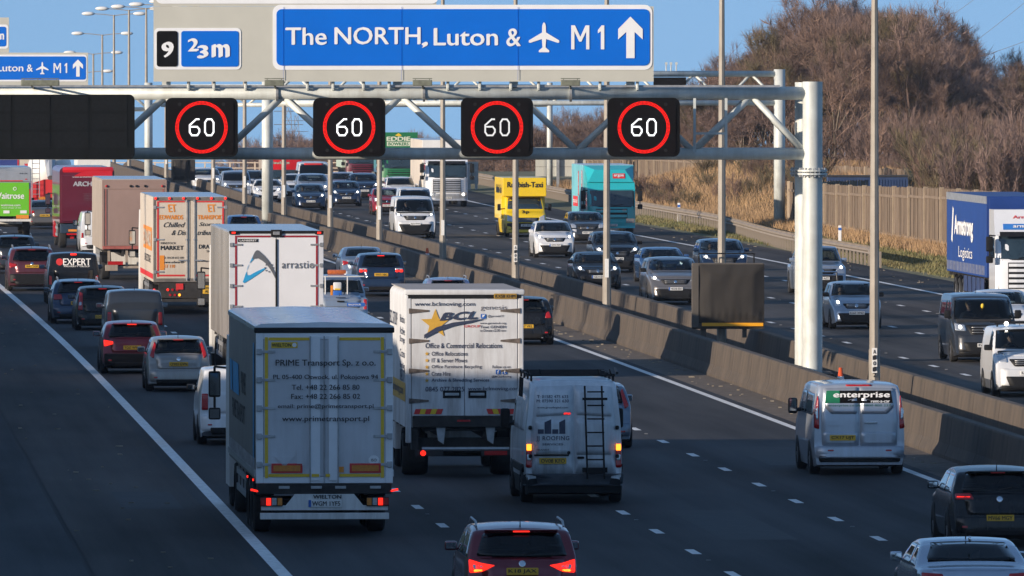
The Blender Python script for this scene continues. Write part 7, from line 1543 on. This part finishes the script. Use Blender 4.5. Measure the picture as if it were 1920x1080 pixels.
# copper-leaved bushes
def leafy(label, px, yb, yt, d, seed, w):
    s = F_PX/d; x = (px-960)/s; z0 = CAM_H-(yb-HY)/s; h = (yb-yt)/s; g = empty('copper_bush', (x, d, z0)); tag(g, label, 'bush'); rg = np.random.default_rng(seed); n = 2600
    c = rg.normal(0, 1, (26, 3))*np.array([w*.26, w*.2, h*.22])+np.array([0, 0, h*.55]); p = c[rg.integers(0, 26, n)]+rg.normal(0, 1, (n, 3))*np.array([.16, .16, .16]); a = rg.normal(0, 1, (n, 3)); a /= np.linalg.norm(a, axis=1)[:, None]; b = np.cross(a, rg.normal(0, 1, (n, 3))); b /= np.linalg.norm(b, axis=1)[:, None]
    V = np.stack([p-a*.05, p+b*.035, p+a*.05, p-b*.035], 1).reshape(-1, 3); inst('foliage', mesh('foliage', V.tolist(), [(4*i, 4*i+1, 4*i+2, 4*i+3) for i in range(n)], twig_mat('copper_leaves', (.34, .10, .045), (.22, .07, .04))), g)['kind'] = 'stuff'
    m = MB()
    for q in c: m.tube((0, 0, 0), q, .03, .012, n=4, cap=False)
    m.obj('trunk', M_bark, g)
leafy('copper-leaved bush above the blue lorry trailer', 1838, 358, 300, 625, 4, 2.6); leafy('copper-leaved bush at the right edge above the lorry cab', 1905, 362, 285, 622, 9, 2.4)
# distant trees
def far(px, d, yt, i, label, group):
    s = F_PX/d; x = (px-960)/s; z = zr(d)-.5; g = tree(i, x, d, z, (CAM_H-(yt-HY)/s-z)/13.4, label, group)
for k in range(30):
    px = 465+k*15.5+rr.uniform(-6, 6); yt = 262+rr.uniform(-8, 10)-18*math.exp(-((px-590)/50)**2); far(px, 1400+rr.uniform(-40, 60), yt, rr.choice([0, 1, 3]), 'distant bare tree on the horizon behind the far bridge', 'distant trees on the horizon')
for k in range(34):
    px = 905+k*12.5+rr.uniform(-5, 5); yt = 248-34*sm(1010, 1080, px)-28*sm(1160, 1290, px)+rr.uniform(-10, 14); far(px, 1010+rr.uniform(-25, 40), yt, rr.choice([0, 1, 3]), 'bare tree seen through the gantry between the speed signals', 'trees seen through the gantry')
for d in (345, 358, 372, 398, 420, 442, 466, 485, 512, 540, 563, 590, 622):  # unseen trees added to throw shadow bands across the carriageways
    o = -31+rr.uniform(-2, 2); tree(rr.choice([0, 1, 2]), R(d)+o, d, zterr(o, d)-.3, rr.uniform(.45, .75), 'bare tree on top of the added slope left of the road, outside the view, placed for its shadow', 'unseen trees on the added slope')
# grasses
def grass(name, label, n, dr, orr, h, m, seed, keep=None):
    rg = np.random.default_rng(seed); V = []; Fc = []
    q = random.Random(seed); i = 0
    while i < n:
        d = q.uniform(*dr); o = q.uniform(*orr)
        if keep and not keep(o, d): i += 1; continue
        X = R(d)+o; z = zterr(o, d)-.07
        for k in range(4):
            a = q.uniform(0, 6.28); L = q.uniform(*h); lx, ly = q.gauss(0, .3)*L, q.gauss(0, .3)*L; bx, by = X+q.gauss(0, .1), d+q.gauss(0, .1); b = len(V); w = .022
            V += [(bx-w*math.cos(a), by-w*math.sin(a), z), (bx+w*math.cos(a), by+w*math.sin(a), z), (bx+lx, by+ly, z+L)]; Fc.append((b, b+1, b+2))
        i += 1
    tag(inst(name, mesh(name, V, Fc, m)), label, None, None, 'stuff')
M_dry = mat('dry_grass_blades', (.42, .27, .135), .9, ns=.25, c2=(.25, .16, .09)); M_gg = mat('green_grass_blades', (.10, .12, .04), .9, ns=.3, c2=(.22, .17, .08))
grass('dry_grass', 'tawny dry grass covering the bank', 20000, (590, 770), (26.5, 40), (.25, .6), M_dry, 5)
grass('verge_grass', 'short green and yellow grass on the right verge', 11000, (470, 640), (23.0, 27.8), (.08, .22), M_gg, 6)
grass('dry_weeds', 'dry weeds along the foot of the board fence', 3500, (478, 600), (26.2, 28), (.2, .6), M_dry, 7)
# pylons and overhead cables
M_pyl = mat('pylon_steel', (.22, .23, .26), .6, .3, noise=.1, ns=1)
for px, d, yt, lab in ((541, 1520, 196, 'thin lattice pylon standing behind the white central column'), (556, 1900, 216, 'farther lattice pylon just right of the nearer one')):
    s = F_PX/d; z0 = zr(d); H = CAM_H-(yt-HY)/s-z0; g = empty('pylon', ((px-960)/s, d, z0)); tag(g, lab, 'pylon'); m = MB()
    for sx in (-1, 1):
        for sy in (-1, 1): m.tube((sx*1.1, sy*1.1, 0), (sx*.25, sy*.25, H), .05, n=4)
    for k in range(10):
        a = 1.1-.85*k/10; b = 1.1-.85*(k+1)/10
        for sx in (-1, 1): m.tube((sx*a, -a, H*k/10), (-sx*b, -b, H*(k+1)/10), .035, n=4)
    m.obj('tower', M_pyl, g)
    for q in (.70, .82, .94): MB().tube((-1.9, 0, H*q), (1.9, 0, H*q), .045, n=4).obj('cross_arm', M_pyl, g)
for (a, b, lab) in (((2000, -62), (1700, 190), 'dark overhead cable, the steepest at the top right'), ((1990, 48), (1760, 132), 'faint lower overhead cable at the right edge'), ((1900, -60), (1700, 96), 'uppermost overhead cable crossing the top right corner')):
    d = 1000; s = F_PX/d; pts = []
    for k in range(17): t = k/16; pts.append((((a[0]+(b[0]-a[0])*t)-960)/s, d+40*t, CAM_H-((a[1]+(b[1]-a[1])*t+10*4*t*(1-t))-HY)/s))
    m = MB().path(pts, .022, n=4); tag(m.obj('overhead_cable', M_pyl), lab, 'cable')

# ------------------------------------------------------------------ air: faint winter haze
hz = bpy.data.materials.new('winter_haze'); hz.use_nodes = True; hn = hz.node_tree; hn.nodes.clear()
ho = hn.nodes.new('ShaderNodeOutputMaterial'); hv_ = hn.nodes.new('ShaderNodeVolumePrincipled'); hv_.inputs['Density'].default_value = 0.00004; hv_.inputs['Color'].default_value = (.60, .76, 1.0, 1); hn.links.new(hv_.outputs[0], ho.inputs['Volume'])
tag(MB().b2(-1000, 760, -85, 2510, -25, 24).obj('haze', hz), 'faint pale winter haze over the far traffic and woods', None, None, 'stuff')
